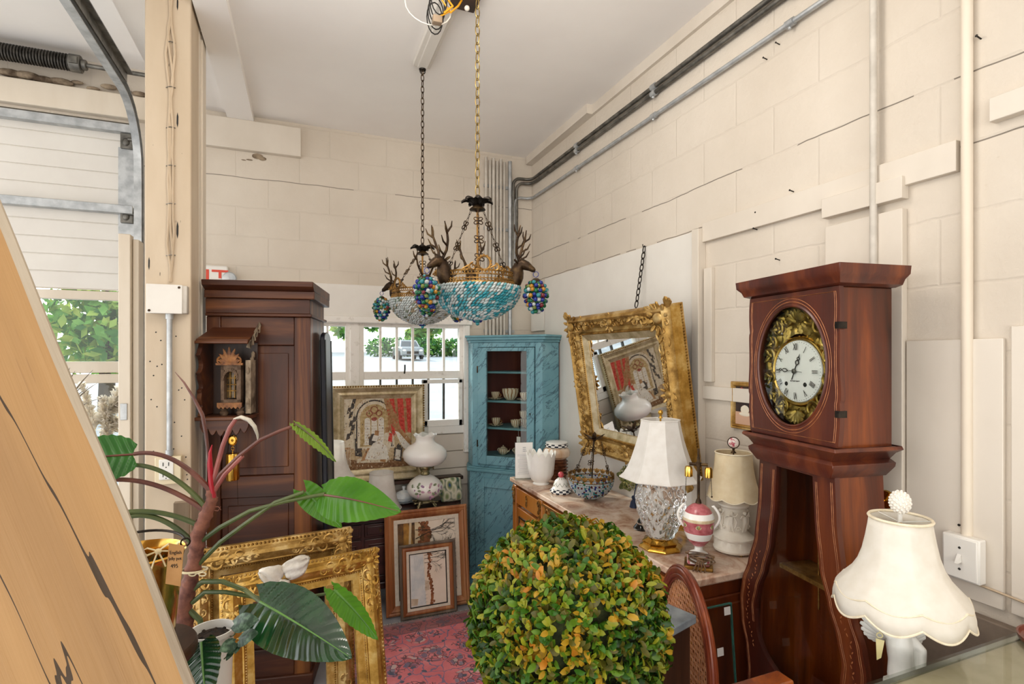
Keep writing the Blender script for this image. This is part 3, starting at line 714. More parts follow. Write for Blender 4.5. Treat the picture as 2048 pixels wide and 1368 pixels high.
for x in (x0+.025, x1-.02):
    q = G(); q.lathe([(.0,-.168),(.02,-.168),(.026,-.155),(.018,-.145),(.024,-.135),(.0,-.132)], 14, (x,-.09,0)); obj('foot', q, GB, t)
q = G(); q.box(.10, .13, -.11, -.03, -.16, .10)
for k in range(12): q.ball((.115, -.07-.04*sin(k), -.15+.025*k), .016, (.8,.9,1.3), sub=1)
obj('broken_side', q, MW['darkcrack'], t)
q = G(); q.ring((.035, -.13, -.285), .021, .006, (1,0,0), (0,0,1), 18); q.tube([(.035,-.126,-.285),(.035,-.136,-.285)], .018, 16); q.ball((.035,-.138,-.285), .007, sub=1); pu = obj('pulley', q, MW['brass'], t)
q = G(); q.chain((.016,-.13,-.20), (.016,-.13,-.285), .012, .006, .0012); q.chain((.055,-.13,-.20), (.055,-.13,-.285), .012, .006, .0012); q.tube([(.016,-.13,-.285),(-.05,-.10,-.55)], .0012, 4); q.tube([(.055,-.13,-.29),(.05,-.09,-.62)], .0012, 4); obj('chain', q, MW['bronze'], t)
q = G(); q.ring((.035,-.13,-.325), .008, .002, (1,0,0), (0,0,1), 12); q.lathe([(.0,-.475),(.035,-.475),(.037,-.47),(.037,-.352),(.034,-.347),(.006,-.345),(.0,-.33)], 24, (.035,-.13,0)); obj('weight', q, MW['brass'], t)

# ================================================================== CHEST under the window, and ledge behind it
t = thing('low_chest', 'long dark mahogany low chest under the window carrying the lamps', 'chest', (.56, 3.60, 0))
X0, X1 = -.40, .50
q = G(); q.box(X0, X1, .02, .24, .15, .60); obj('body', q, MW['chest'], t, bevel=.004)
q = G(); q.box(X0-.02, X1+.02, -.015, .245, .605, .634); q.box(X0-.01, X1+.01, 0, .24, .592, .605); obj('top', q, MW['chest'], t, bevel=.006)
wd = (X1-X0)/4
for k in range(4):
    xa, xb = X0+wd*k, X0+wd*(k+1)
    q = G(); q.box(xa+.01, xb-.01, .008, .02, .50, .585); q.box(xa+.025, xb-.025, .002, .01, .515, .572); d_ = obj('drawer', q, MW['chest'], t, bevel=.004)
    q = G(); q.box((xa+xb)/2-.007, (xa+xb)/2+.007, -.006, .003, .53, .556); q.ball(((xa+xb)/2, -.006, .548), .005, sub=1); obj('keyhole', q, MW['bronze'], d_)
    q = G(); q.box(xa+.01, xb-.01, .008, .02, .20, .485); q.box(xa+.05, xb-.05, -.003, .01, .245, .44)
    for bx in ((xa+.035, xa+.045, .23, .455), (xb-.045, xb-.035, .23, .455), (xa+.035, xb-.035, .445, .455), (xa+.035, xb-.035, .23, .24)): q.box(bx[0], bx[1], .001, .01, bx[2], bx[3])
    obj('door', q, MW['chest'], t, bevel=.004)
q = G(); q.box(X0-.012, X1+.012, -.008, .24, .15, .195); obj('base_moulding', q, MW['chest'], t, bevel=.006)
for x in (X0+.03, X1-.03):
    for y in (.04, .21): q = G(); q.box(x-.025, x+.025, y-.025, y+.025, 0, .15); obj('foot', q, MW['chest'], t, bevel=.004)
t = thing('window_ledge', 'narrow brown plank ledge behind the low chest under the window', 'ledge', (.56, 3.945, 0))
q = G(); q.box(-.5, .60, -.045, .05, .76, .785); obj('plank', q, MW['shedwood'], t, bevel=.004)
q = G(); q.box(-.46, -.43, -.04, .045, 0, .76); obj('leg', q, MW['shedwood'], t)
q = G(); q.box(.55, .58, -.04, .045, 0, .76); obj('leg', q, MW['shedwood'], t)

# ================================================================== BLUE CORNER CUPBOARD
m = N('blue marbled paint'); b1 = m.noise(m.co(), 3.2, 5, .6)
v1 = m.noise(m.co2((0, radians(-42), 0), (6.0, 1, 1.0)), 4.5, 4, .6, .5); v2 = m.noise(m.co2((0, radians(-35), 0), (3.2, 1, .7)), 4.0, 5, .6, .9)
base = m.ramp(b1, [(.3, '#5f909e'), (.55, '#74a3af'), (.75, '#8fb5bd')])
vein = m.math('MAXIMUM', m.math('LESS_THAN', m.math('ABSOLUTE', m.math('SUBTRACT', v2, .5)), .010), m.math('MULTIPLY', m.math('LESS_THAN', m.math('ABSOLUTE', m.math('SUBTRACT', v1, .62)), .016), .8))
base = m.mix(m.math('MULTIPLY', vein, .72), base, '#2f4f5c')
m.P(Base__Color=base, Roughness=.45); m.bump(b1, .05); BLU = m.m
BLUE2 = mat('blue plain paint', '#5b8d9a', '#74a2ac', rough=.45, scale=6)
REDIN = wood('red brown interior', '#4f2018', '#74342a', '#8a4436', 'z', 7, .6)
t = thing('corner_cupboard', 'tall blue marbled corner cupboard with a glazed door of teacups', 'cupboard', (1.403, 3.6175, 0), rz=radians(-45))
CUP = M.Translation(V((1.403, 3.6175, 0))) @ M.Rotation(radians(-45), 4, 'Z')
def poly(e, f=0): return [(-.28-e, -f), (.28+e, -f), (.36+e*.6, .13), (.355, .14), (0, .455), (-.375, .125), (-.375-e*.5, .115)]
q = G(); q.prism(poly(.015, .015), .03, .84, 'z'); obj('lower_body', q, BLU, t, bevel=.004)
q = G(); q.prism(poly(.03, .03), .84, .862, 'z'); q.prism(poly(.022, .022), .862, .872, 'z'); obj('ledge', q, BLUE2, t, bevel=.004)
q = G(); q.prism(poly(.03, .03), 0, .085, 'z'); obj('plinth', q, BLUE2, t, bevel=.004)
q = G()
for xa, xb in ((-.24, -.17), (.17, .24)): q.box(xa, xb, -.03, -.016, .12, .80)
q.box(-.17, .17, -.03, -.016, .73, .80); q.box(-.17, .17, -.03, -.016, .12, .19); obj('lower_door', q, BLU, t, bevel=.004)
# upper case: canted sides, back boards, top and shelves around an open space
q = G()
for P_ in (((.28, 0), (.36, .13), (.345, .135), (.262, .012)), ((-.28, 0), (-.375, .115), (-.36, .12), (-.262, .012))): q.prism(P_, .872, 1.80, 'z')
q.prism([(-.28, 0), (-.228, 0), (-.228, .02), (-.27, .02)], .872, 1.80, 'z'); q.prism([(.224, 0), (.28, 0), (.27, .02), (.224, .02)], .872, 1.80, 'z')
q.box(-.228, .224, 0, .02, 1.765, 1.80); q.box(-.228, .224, 0, .02, .872, .893); obj('upper_case', q, BLU, t, bevel=.003)
q = G()
for P_ in (((.355, .14), (.345, .13), (0, .44), (0, .455)), ((-.375, .125), (-.36, .115), (0, .44), (0, .455))): q.prism(P_, .872, 1.80, 'z')
obj('back_board', q, REDIN, t)
q = G(); q.prism(poly(.012, .012), 1.80, 1.818, 'z'); q.prism(poly(.03, .03), 1.818, 1.838, 'z'); q.prism(poly(.042, .042), 1.838, 1.853, 'z'); obj('cornice', q, BLUE2, t, bevel=.003)
for z in (1.585, 1.368, 1.168, .955):
    q = G(); q.prism([(-.25, .03), (.25, .03), (.33, .135), (0, .43), (-.34, .115)], z-.015, z, 'z'); obj('shelf', q, BLUE2, t, bevel=.002)
dr = None
q = G(); q.box(-.226, -.156, -.018, .004, .895, 1.762); q.box(.164, .222, -.018, .004, .895, 1.762); q.box(-.156, .164, -.018, .004, 1.735, 1.762); q.box(-.156, .164, -.018, .004, .895, .962); dr = obj('door', q, BLU, t, bevel=.004)
q = G(); q.box(-.16, .168, -.006, -.003, .955, 1.74); obj('pane', q, MW['clear'], dr)
q = G(); q.tube([(.193, -.019, 1.285), (.193, -.021, 1.285)], .006, 10); q.box(.191, .195, -.021, -.018, 1.268, 1.285); obj('keyhole', q, MW['black'], dr)
q = G()
for z in (1.6, 1.05): q.tube([(-.228, -.02, z-.025), (-.228, -.02, z+.025)], .005, 8)
obj('hinge', q, MW['bronze'], dr)

# china inside the cupboard
m = N('striped china'); tcq = m.n('ShaderNodeTexCoord'); sx_ = m.n('ShaderNodeSeparateXYZ', Vector=tcq.outputs['Object'])
ang_ = m.math('ARCTAN2', sx_.outputs['Y'], sx_.outputs['X'])
st_ = m.math('SINE', m.math('ADD', m.math('MULTIPLY', ang_, 13), m.math('MULTIPLY', m.noise(m.co(), 25, 3), 4)))
m.P(Base__Color=m.ramp(st_, [(.0, '#e8dcc4'), (.55, '#e3d3b4'), (.8, '#9a6a3e')]), Roughness=.25); CHINA = m.m
def cp(x, y, z): return CUP @ V((x, y, z+.0015))
def cup(x, y, z, r, h, label, saucer=True, handle=True, tag_=False, name='teacup', sid=1):
    t_ = thing(name, label, 'cup' if r < .05 else 'bowl', cp(x, y, z), rz=radians(-45), group=None)
    z0 = .008 if saucer else 0
    q = G(); q.lathe([(0, z0+.003), (r*.45, z0), (r*.5, z0+.004), (r*.78, z0+h*.28), (r*.97, z0+h*.7), (r, z0+h), (r*.95, z0+h), (r*.9, z0+h*.65), (r*.6, z0+h*.2), (0, z0+h*.14)], 28, fn=lambda a, i, rr, zz: (rr*(1+.03*cos(a*10)), zz)); obj('bowl', q, CHINA, t_)
    if handle:
        q = G(); q.tube([(sid*(r*.9+.018*sin(pi*k/8)), 0, z0+h*(.25+.55*k/8)) for k in range(9)], .0035, 7); obj('cup_handle', q, CHINA, t_)
    if saucer:
        q = G(); q.lathe([(0,.002),(r*.8,.0),(r*1.1,.004),(r*1.6,.012),(r*1.62,.014),(r*1.1,.008),(0,.006)], 30); obj('saucer', q, CHINA, t_)
    if tag_:
        q = G(); q.tube([(.03, -r*.8, h), (.045, -r-.02, h*.3), (.048, -r-.02, -.06)], .0008, 4); q.box(.033, .063, -r-.022, -r-.0205, -.115, -.06); obj('price_tag', q, MW['paper'], t_)
    return t_
cup(-.135, .10, 1.368, .034, .05, 'small ribbed teacup on a saucer beside the large bowl, hinge side of the cupboard shelf')
cup(-.015, .11, 1.368, .065, .085, 'large ribbed china bowl in the middle of the second cupboard shelf', False, False, name='china_bowl')
cup(.105, .10, 1.368, .038, .052, 'small ribbed teacup on a saucer beside the large bowl, keyhole side of the cupboard shelf')
cup(-.13, .10, 1.168, .034, .052, 'ribbed teacup on stacked saucers, hinge side of the third cupboard shelf')
cup(.035, .09, 1.168, .038, .055, 'ribbed teacup with a hanging paper price tag on the third cupboard shelf', False, True, True)
cup(.07, .17, 1.168, .036, .055, 'lower teacup of the stacked pair behind the tagged cup', False, True, sid=-1)
cup(.07, .17, 1.227, .036, .055, 'upper teacup of the stacked pair behind the tagged cup', False, True)
cup(.135, .09, 1.168, .028, .006, 'flat ribbed saucer lying at the keyhole end of the third shelf', True, False, name='saucer')
def pot(x, y, z, r, label, name='teapot'):
    t_ = thing(name, label, 'teapot', cp(x, y, z), rz=radians(-45))
    q = G(); q.lathe([(0,0),(r*.55,0),(r*.9,r*.35),(r,r*.75),(r*.85,r*1.15),(r*.5,r*1.35),(0,r*1.36)], 26, fn=lambda a, i, rr, zz: (rr*(1+.04*cos(a*9)), zz)); obj('body', q, CHINA, t_)
    q = G(); q.lathe([(r*.52,r*1.34),(r*.45,r*1.48),(r*.12,r*1.6),(r*.16,r*1.75),(0,r*1.85)], 20); obj('lid', q, CHINA, t_)
    q = G(); q.tube([(r*.8,0,r*.5),(r*1.3,0,r*.75),(r*1.5,0,r*1.25)], [r*.2,r*.13,r*.09], 9); obj('spout', q, CHINA, t_)
    q = G(); q.tube([(-r*.85-.4*r*sin(pi*k/8),0,r*(.45+.75*k/8)) for k in range(9)], r*.08, 7); obj('pot_handle', q, CHINA, t_)
pot(-.075, .11, .955, .038, 'small ribbed sugar pot on the bottom cupboard shelf, hinge side')
pot(.06, .11, .955, .046, 'ribbed teapot with spout in the middle of the bottom cupboard shelf')
cup(.145, .10, .955, .026, .045, 'small ribbed cream cup at the keyhole end of the bottom cupboard shelf', False)

# ================================================================== SIDEBOARD
m = N('rose marble'); vec = m.co(); n1 = m.noise(vec, 5.5, 8, .68, 1.2); n2 = m.noise(vec, 15, 6, .7, .8)
base = m.ramp(n1, [(.28, '#6d4a3c'), (.40, '#b08972'), (.52, '#d3b8a2'), (.7, '#e2cfbf')])
base = m.mix(m.ramp(n2, [(.60, K0), (.72, (.6,.6,.6,1))]), base, '#8d5f46')
m.P(Base__Color=base, Roughness=.18); ROSE = m.m
t = thing('sideboard', 'long honey wood sideboard with brass mounts and a rose marble top', 'sideboard', (1.53, 2.418, 0))
q = G(); q.box(-.195, .215, -.855, .86, .06, .855); obj('carcass', q, MW['honey_end'], t, bevel=.004)
q = G(); q.box(-.225, .225, -.888, .888, .862, .89); q.box(-.21, .22, -.872, .872, .852, .862); obj('marble_top', q, ROSE, t, bevel=.006)
q = G(); q.box(-.205, .215, -.862, .865, 0, .07); obj('plinth', q, MW['honey_end'], t, bevel=.005)
bays = ((.46, .80), (-.40, .40), (-.80, -.46))
for i, (ya, yb) in enumerate(bays):
    q = G(); q.box(-.212, -.19, ya, yb, .735, .838); d_ = obj('drawer', q, MW['honey'], t, bevel=.004)
    q = G()
    if i == 1:
        k = int((yb-ya)/.062)
        for j in range(k):
            y = ya+.031+.062*j+.01; q.ring((-.216, y, .787), .022, .0055, (0,1,0), (0,0,1), 16, 6, 1.35); q.ball((-.216, y, .765), .009, (.5,1,1), sub=1); q.tube([(-.216,y+.03,.75),(-.216,y+.03,.825)], .003, 5)
        for z in (.744, .830): q.box(-.219, -.211, ya, yb, z-.005, z+.005)
    else:
        y = (ya+yb)/2; q.box(-.216, -.211, y-.011, y+.011, .765, .81); q.ball((-.217, y, .79), .008, (.5,1,1.3), sub=1)
        scroll(q, (-.215, y, .81), (0,0,1), (0,1,0), .012, .003); scroll(q, (-.215, y, .765), (0,0,-1), (0,1,0), .012, .003)
    obj('brass_fret' if i == 1 else 'escutcheon', q, MW['bronze_gilt'], d_)
    for (da, db) in (((ya, yb),) if i != 1 else ((ya, 0), (0, yb))):
        q = G(); q.box(-.212, -.19, da+.005, db-.005, .10, .715); d_ = obj('door', q, MW['honey'], t, bevel=.004)
        q = G()
        for bx in ((da+.05, da+.062, .16, .665), (db-.062, db-.05, .16, .665), (da+.05, db-.05, .653, .665), (da+.05, db-.05, .16, .172)): q.box(-.219, -.210, bx[0], bx[1], bx[2], bx[3])
        obj('door_moulding', q, MW['bronze'], d_, bevel=.003)
for y in (.83, .43, -.43, -.83):
    q = G(); q.box(-.215, -.19, y-.028, y+.028, .08, .85); p_ = obj('pilaster', q, MW['honey'], t, bevel=.004)
    q = G(); spray(q, (-.217, y, .835), (0,0,-1), (-1,0,0), .10, .035, int(y*100), 4); rosette(q, (-.217, y, .82), (0,1,0), (0,0,1), (-1,0,0), .02); obj('brass_mount', q, MW['bronze_gilt'], p_)
q = G(); q.box(-.17, .19, -.868, -.855, .15, .80); q.box(-.15, .17, -.872, -.86, .18, .77); obj('end_panel', q, MW['honey_end'], t, bevel=.005)
# glass sheet leaning against the sideboard's end
t = thing('glass_sheet', 'sheet of glass with small white stickers leaning on the end of the sideboard', 'glass', (1.41, 1.535-.10, 0), rot=(radians(-5.0), 0, 0))
q = G(); q.box(-.14, .055, -.004, .004, 0, .80); obj('sheet', q, MW['clear'], t)
q = G(); q.box(.052, .0555, -.0045, .0045, 0, .80); q.box(-.14, .055, -.0045, .0045, .797, .8005); obj('green_edge', q, MW['glassteal'], t)
for x, z in ((.018, .79), (-.025, .655)):
    q = G(); q.box(x, x+.028, -.0055, -.0042, z-.028, z); obj('sticker', q, MW['paper'], t)

# ================================================================== GILT MIRROR
PROF = [(0, 0), (0, .075), (.012, .098), (.028, .105), (.040, .095), (.055, .075), (.080, .060), (.098, .062), (.106, .072), (.116, .062), (.118, .05), (.150, .042), (.150, .01)]
t = thing('gilt_mirror', 'large gilt mirror with carved corners hung tilting forward on the white wallboard', 'mirror', (1.735, 2.43, 1.125), rot=(radians(8.3), 0, -pi/2))
w_, h_ = .96, .83
q = G(); q.frame(w_, h_, PROF); f_ = obj('frame', q, [MW['gilt']], t, ang=30)
q = G(); q.frame(w_-.224, h_-.224, [(0, .061), (.004, .064), (.036, .048), (.038, .03)]); o_ = obj('liner', q, MW['gilt_pale'], t, ang=25, loc=(0, 0, .112))
q = G(); q.box(-w_/2+.14, w_/2-.14, -.040, -.03, .14, h_-.14); obj('mirror_glass', q, MW['mirror'], t)
for sx in (-1, 1): q = G(); q.box(sx*w_/2-.0+(.0006 if sx > 0 else -.0026), sx*w_/2+(.0026 if sx > 0 else -.0006), -.073, -.02, .012, h_-.012); obj('gilt_flank', q, MW['gilt_hot'], t)
q = G(); q.box(-w_/2+.02, w_/2-.02, -.028, 0, .02, h_-.02); obj('backing', q, MW['shedwood'], t)
NN = (0, -1, 0)
for sx in (-1, 1):
    for sz in (-1, 1):
        q = G(); cx, cz = sx*(w_/2-.06), h_/2+sz*(h_/2-.06)
        cartouche(q, (cx, -.095, cz), (1,0,0), (0,0,1), NN, .085, 5)
        spray(q, (cx-sx*.06, -.088, cz+sz*.012), (-sx,0,0), NN, .19, .07, 3+sx, 5); spray(q, (cx+sx*.012, -.088, cz-sz*.06), (0,0,-sz), NN, .17, .07, 9+sz, 5)
        for k in range(3):
            a = (k-1)*.6; petal(q, (cx+sx*.05, -.085, cz+sz*.05), (sx*cos(a)-sz*sin(a)*sx, -.2, sz*cos(a)), NN, .03, .016, .012, 1)
        obj('corner_carving', q, MW['gilt'], t)
for cx, cz in ((0, h_-.055), (0, .055)): q = G(); cartouche(q, (cx, -.09, cz), (1,0,0), (0,0,1), NN, .058, 4); spray(q, (cx+.05,-.085,cz), (1,0,0), NN, .07, .04, 2, 3); spray(q, (cx-.05,-.085,cz), (-1,0,0), NN, .07, .04, 7, 3); obj('centre_carving', q, MW['gilt'], t)
for cx in (-w_/2+.055, w_/2-.055): q = G(); cartouche(q, (cx, -.09, h_/2), (1,0,0), (0,0,1), NN, .06, 4); spray(q, (cx,-.085,h_/2+.05), (0,0,1), NN, .06, .04, 2, 3); spray(q, (cx,-.085,h_/2-.05), (0,0,-1), NN, .06, .04, 7, 3); obj('centre_carving', q, MW['gilt'], t)
q = G(); a_ = .108
for p0, p1 in (((-w_/2+a_, h_-a_), (w_/2-a_, h_-a_)), ((-w_/2+a_, a_), (w_/2-a_, a_)), ((-w_/2+a_, a_), (-w_/2+a_, h_-a_)), ((w_/2-a_, a_), (w_/2-a_, h_-a_))):
    beads(q, (p0[0], -.070, p0[1]), (p1[0], -.070, p1[1]), .012, .0052)
obj('beaded_edge', q, MW['gilt_dark'], t)
q = G()
for k in range(60):
    z = .01+k*(h_-.02)/59
    for sx in (-1, 1): q.ball((sx*(w_/2+.001), -.012, z), .006, (.6,1,1), sub=1)
obj('back_rope_edge', q, MW['gilt_dark'], t)
p1 = V((1.755, 2.43, 2.30)); ptop = V((1.735-.83*sin(radians(8.3))+.0, 2.43, 1.125+.83*cos(radians(8.3))))
q = G(); q.chain(p1, V((1.70, 2.43, ptop.z+.02)), .042, .02, .003); q.tube([p1+V((.025,0,0)), p1+V((-.01,0,0)), p1+V((-.012,0,.012))], .003, 6)
tag(obj('hanging_chain', q, MW['iron']), 'dark iron chain from the wall ledge holding up the gilt mirror', 'chain')
# ================================================================== LONGCASE CLOCK
CR = -98
t = thing('longcase_clock', 'tall mahogany longcase clock with an oval glazed hood and bulging waist', 'clock', (1.575, 1.255, 0), rz=radians(CR))
CW, CF = MW['clockwood'], MW['clockfront']
YF = -.09
q = G()                                                    # cornice
cpf = [(0, 1.905), (.018, 1.912), (.024, 1.928), (.036, 1.942), (.038, 1.966)]
q.grid([[(-.19-a, YF-a, z), (.19+a, YF-a, z), (.19+a, .115+a*.4, z), (-.19-a, .115+a*.4, z)] for a, z in cpf], cv=True)
q.f([q.v(p) for p in ((-.228, YF-.038, 1.966), (.228, YF-.038, 1.966), (.228, .130, 1.966), (-.228, .130, 1.966))]); q.f([q.v(p) for p in ((-.19, YF, 1.905), (.19, YF, 1.905), (.19, .115, 1.905), (-.19, .115, 1.905))])
obj('cornice', q, CF, t, bevel=.002)
q = G()                                                    # hood sides, back and floor as an open box
for b in ((-.178, -.168, YF+.012, .115, 1.425, 1.905), (.168, .178, YF+.012, .115, 1.425, 1.905), (-.168, .168, .103, .115, 1.425, 1.905)): q.box(*b)
hs = obj('hood_case', q, CW, t, bevel=.002)
def holed(wo, wi, zs, y0, y1, zi):
    """front board of half-width wo(z) with an opening of half-width wi(z) between zi[0] and zi[1]"""
    q = G()
    for sg in (-1, 1):
        rows = []
        for z in zs:
            a = wo(z); b = max(0.0, wi(z)) if zi[0] < z < zi[1] else 0.0
            rows.append([(sg*a, y0, z), (sg*b, y0, z), (sg*b, y1, z), (sg*a, y1, z)])
        q.grid(rows, cv=True)
    return q
ZC_, RA, RB = 1.668, .150, .198; ZD = 1.650
def hood_w(z):
    f = (z-1.43)/.475; return .190+.007*sin(f*2*pi*1.5-.3)+(.012 if .28 < f < .74 else .0)*sin((f-.28)/.46*pi)**.5 if .28 < f < .74 else .190+.006*sin(f*2*pi*1.5-.3)
def ell(z): return RA*sqrt(max(0, 1-((z-ZC_)/RB)**2))
zs = sorted(set([1.43+.475*k/50 for k in range(51)]+[ZC_+RB*sin(a*pi/60) for a in range(-30, 31)]))
q = holed(hood_w, ell, zs, YF-.004, YF+.012, (ZC_-RB, ZC_+RB)); hd = obj('hood_door', q, CF, t, ang=50)
INL = mat('pale inlay', '#8a4e2c', '#b8794c', rough=.5, scale=40)
q = G()
for s_, r in ((1.06, .0012), (1.11, .0010)): q.tube([(RA*s_*cos(a)*1.0, YF-.0045, ZC_+RB*(s_-.01)*sin(a)) for a in [2*pi*k/80 for k in range(80)]], r, 4, closed=True)
for d in (.012, .018):
    ln = [(hood_w(z)-d, YF-.0045, z) for z in [1.445+.445*k/40 for k in range(41)]]
    q.tube(ln, .0011, 4); q.tube([(-x, y, z) for x, y, z in ln], .0011, 4)
    q.tube([ln[0], (-ln[0][0], ln[0][1], ln[0][2])], .0011, 4); q.tube([ln[-1], (-ln[-1][0], ln[-1][1], ln[-1][2])], .0011, 4)
obj('inlay_line', q, INL, hd)
q = G(); q.tube([(RA*.985*cos(a), YF-.002, ZC_+RB*.988*sin(a)) for a in [2*pi*k/80 for k in range(80)]], .005, 6, closed=True); obj('bezel', q, CF, hd)
q = G(); q.lathe([(0, 0), (1, 0)], 64); q.bm.transform(M.Translation(V((0, YF+.004, ZC_))) @ M.Rotation(pi/2, 4, 'X') @ M.Diagonal(V((RA+.004, RB+.004, 1, 1)))); obj('hood_glass', q, MW['clear'], hd)
q = G(); q.box(.183, .197, YF-.01, YF+.02, 1.78, 1.80); q.box(.183, .197, YF-.01, YF+.02, 1.52, 1.54); obj('hinge', q, MW['iron'], t)
# pressed brass surround and enamel dial
YD = YF+.045
q = G(); rows = []; r_ = random.Random(5)
for k in range(15):
    f = .50+.5*k/14; rows.append([(f*.150*cos(a), YD-.006-.010*abs(sin(f*14+3*cos(a*5))), ZC_+.005+f*.200*sin(a)) for a in [2*pi*j/96 for j in range(96)]])
q.grid(rows, cv=True); NY = (0, -1, 0)
for sg in (-1, 1):
    for a0, R in ((.15,.030),(.45,.026),(.8,.030),(1.15,.034),(-.3,.028),(-.7,.028),(-1.05,.034)):
        a = a0*1.0; c = (sg*.127*cos(a), YD-.018, ZC_+.005+.165*sin(a)); scroll(q, c, (sg*cos(a),0,sin(a)), (-sg*sin(a),0,cos(a)), R, .006, 1.5)
        petal(q, c, (sg*cos(a+.9),-.2,sin(a+.9)), NY, R*.6, R*.25, .006, 1); petal(q, c, (sg*cos(a-.9),-.2,sin(a-.9)), NY, R*.6, R*.25, .006, 1)
for k in range(7):
    a = pi/2+(k-3)*.42; petal(q, (0, -.02+YD, ZC_+.145), (cos(a), -.2, sin(a)), NY, .026, .010, .007, 1); petal(q, (0, -.02+YD, ZC_-.15), (cos(a), -.2, -sin(a)), NY, .026, .010, .007, 1)
obj('brass_surround', q, gold('pressed brass', '#5e4a20', '#a38842', '#cfb574', .33, 20, .15, .9), t)
q = G(); q.T = M.Translation(V((0, YD-.012, ZD))) @ M.Rotation(pi/2, 4, 'X')
q.lathe([(.0, .016), (.06, .0145), (.100, .007), (.103, .0)], 56); dl = obj('dial', q, mat('enamel dial', '#f3f2ee', '#fbfaf7', rough=.12, scale=3), t)
q = G(); q.T = M.Translation(V((0, YD-.014, ZD))) @ M.Rotation(pi/2, 4, 'X'); q.lathe([(.100,-.004),(.104,.004),(.110,.006),(.116,.0),(.118,-.006)], 56, cap=False); obj('dial_ring', q, MW['brass'], t)
q = G()
for k, s_ in enumerate(('XII','I','II','III','IIII','V','VI','VII','VIII','IX','X','XI')):
    a = pi/2-2*pi*k/12; c = V((.079*cos(a), YD-.0275, ZD+.079*sin(a)))
    T = M.Translation(c) @ M.Rotation(-(a-pi/2), 4, 'Y') @ UPR @ M.Diagonal(V((.60, 1.25, 1, 1)))
    text_into(q, s_, .026, T, .0004)
for k in range(60):
    a = 2*pi*k/60; q.ball((.0955*cos(a), YD-.0205, ZD+.0955*sin(a)), .0011, sub=1)
obj('numerals', q, MW['ink'], dl, norm=False)
q = G()
for sx in (-1, 1): q.ball((sx*.040, YD-.0265, ZD-.042), .0075, (1,.3,1), sub=2)
obj('winding_hole', q, MW['black'], dl)
q = G()
for k in range(9): q.box(-.02+.0045*k, -.017+.0045*k, YD-.0288, YD-.0283, ZD-.034+.0008*(k % 3), ZD-.030-.0008*(k % 2))
obj('maker_name', q, MW['ink'], dl)
def hand(ang, L, w):
    d = V((cos(ang), 0, sin(ang))); n = V((-sin(ang), 0, cos(ang))); c = V((0, YD-.031, ZD)); q = G()
    q.tube([c-d*.03, c+d*L*.35], w, 6, flat=.4)
    for s_ in (-1, 1): q.tube([c+d*L*(.35+.3*k/8)+n*s_*w*3.0*sin(pi*k/8) for k in range(9)], w*.8, 5)
    q.ring(c+d*L*.72, w*2.2, w*.7, d, n, 12, 5); q.tube([c+d*L*.76, c+d*L], [w, .0004], 6); return q
obj('hour_hand', hand(radians(90-22), .062, .0022), MW['steel_black'], dl); obj('minute_hand', hand(radians(176), .086, .0018), MW['steel_black'], dl)
q = G(); q.ball((0, YD-.033, ZD), .009, (1,.6,1), sub=2); obj('centre_boss', q, MW['galv_dark'], dl)
# hood base moulding and neck
q = G()
for pf in ([(.045, 1.430), (.05, 1.420), (.03, 1.408), (.012, 1.385)], [(.015, 1.388), (.03, 1.378), (.028, 1.366), (.004, 1.335)]):
    q.grid([[(-.155-a, YF-a*.6, z), (.155+a, YF-a*.6, z), (.155+a, .115+a*.3, z), (-.155-a, .115+a*.3, z)] for a, z in pf], cv=True)
q.box(-.19, .19, YF+.0, .12, 1.415, 1.428)
obj('waist_moulding', q, CF, t, bevel=.002)
# waist: violin outline with a glazed opening
K = [(1.40,.158),(1.20,.168),(1.05,.188),(.95,.222),(.87,.255),(.80,.268),(.72,.262),(.64,.236),(.56,.226),(.50,.228),(.44,.226)]
def interp(z, T):
    T = sorted(T)
    if z <= T[0][0]: return T[0][1]
    for (a, u), (b, w) in zip(T, T[1:]):
        if a <= z <= b:
            f = (z-a)/(b-a); f = f*f*(3-2*f)*.5+f*.5; return u+(w-u)*f
    return T[-1][1]
def wo(z): return interp(z, K)
KI = [(1.325,.078),(1.20,.085),(1.05,.104),(.95,.135),(.87,.168),(.80,.186),(.74,.180)]
def wi(z):
    if z < .74: return .180*sqrt(max(0, 1-((.74-z)/.135)**2))
    return interp(z, KI)
zs = sorted(set([.44+(1.40-.44)*k/90 for k in range(91)]+[.74-.135*sin(k*pi/40) for k in range(21)]+[1.3249, 1.3251]))
q = holed(wo, wi, zs, YF+.012, YF+.03, (.605, 1.325)); wf = obj('waist_front', q, CF, t, ang=50)
q = G()
for d in (.010, .016):
    for sg in (-1, 1):
        q.tube([(sg*(wo(z)-d), YF+.0115, z) for z in [.46+.86*k/70 for k in range(71)]], .0011, 4)
        q.tube([(sg*(wi(z)+d), YF+.0115, z) for z in [.74+.57*k/60 for k in range(61)]], .0010, 4)
for sg in (-1, 1):
    for k in range(26):
        z = 1.0-.014*k; x = sg*((wo(z)+wi(z))/2+.006*sin(k*.8)); petal(q, (x, YF+.012, z), (sg*(.6 if k % 2 else -.6), 0, 1), (0,-1,0), .006, .0022, .001, 1)
obj('inlay_line', q, INL, wf)
q = G(); rows = [[(-wi(z)-.004, YF+.022, z), (wi(z)+.004, YF+.022, z)] for z in zs if .604 < z < 1.327]; q.grid(rows); obj('waist_glass', q, MW['clear'], wf, smooth=False)
q = G()
def ws(z): return .150+.045*(1.40-z)/.96
for sg in (-1, 1): q.grid([[(sg*ws(z), YF+.03, z), (sg*(ws(z)-.012), YF+.03, z), (sg*(ws(z)-.012), .11, z), (sg*ws(z), .11, z)] for z in zs], cv=True)
q.grid([[(-ws(z)+.004, .10, z), (ws(z)-.004, .10, z), (ws(z)-.004, .112, z), (-ws(z)+.004, .112, z)] for z in zs], cv=True)
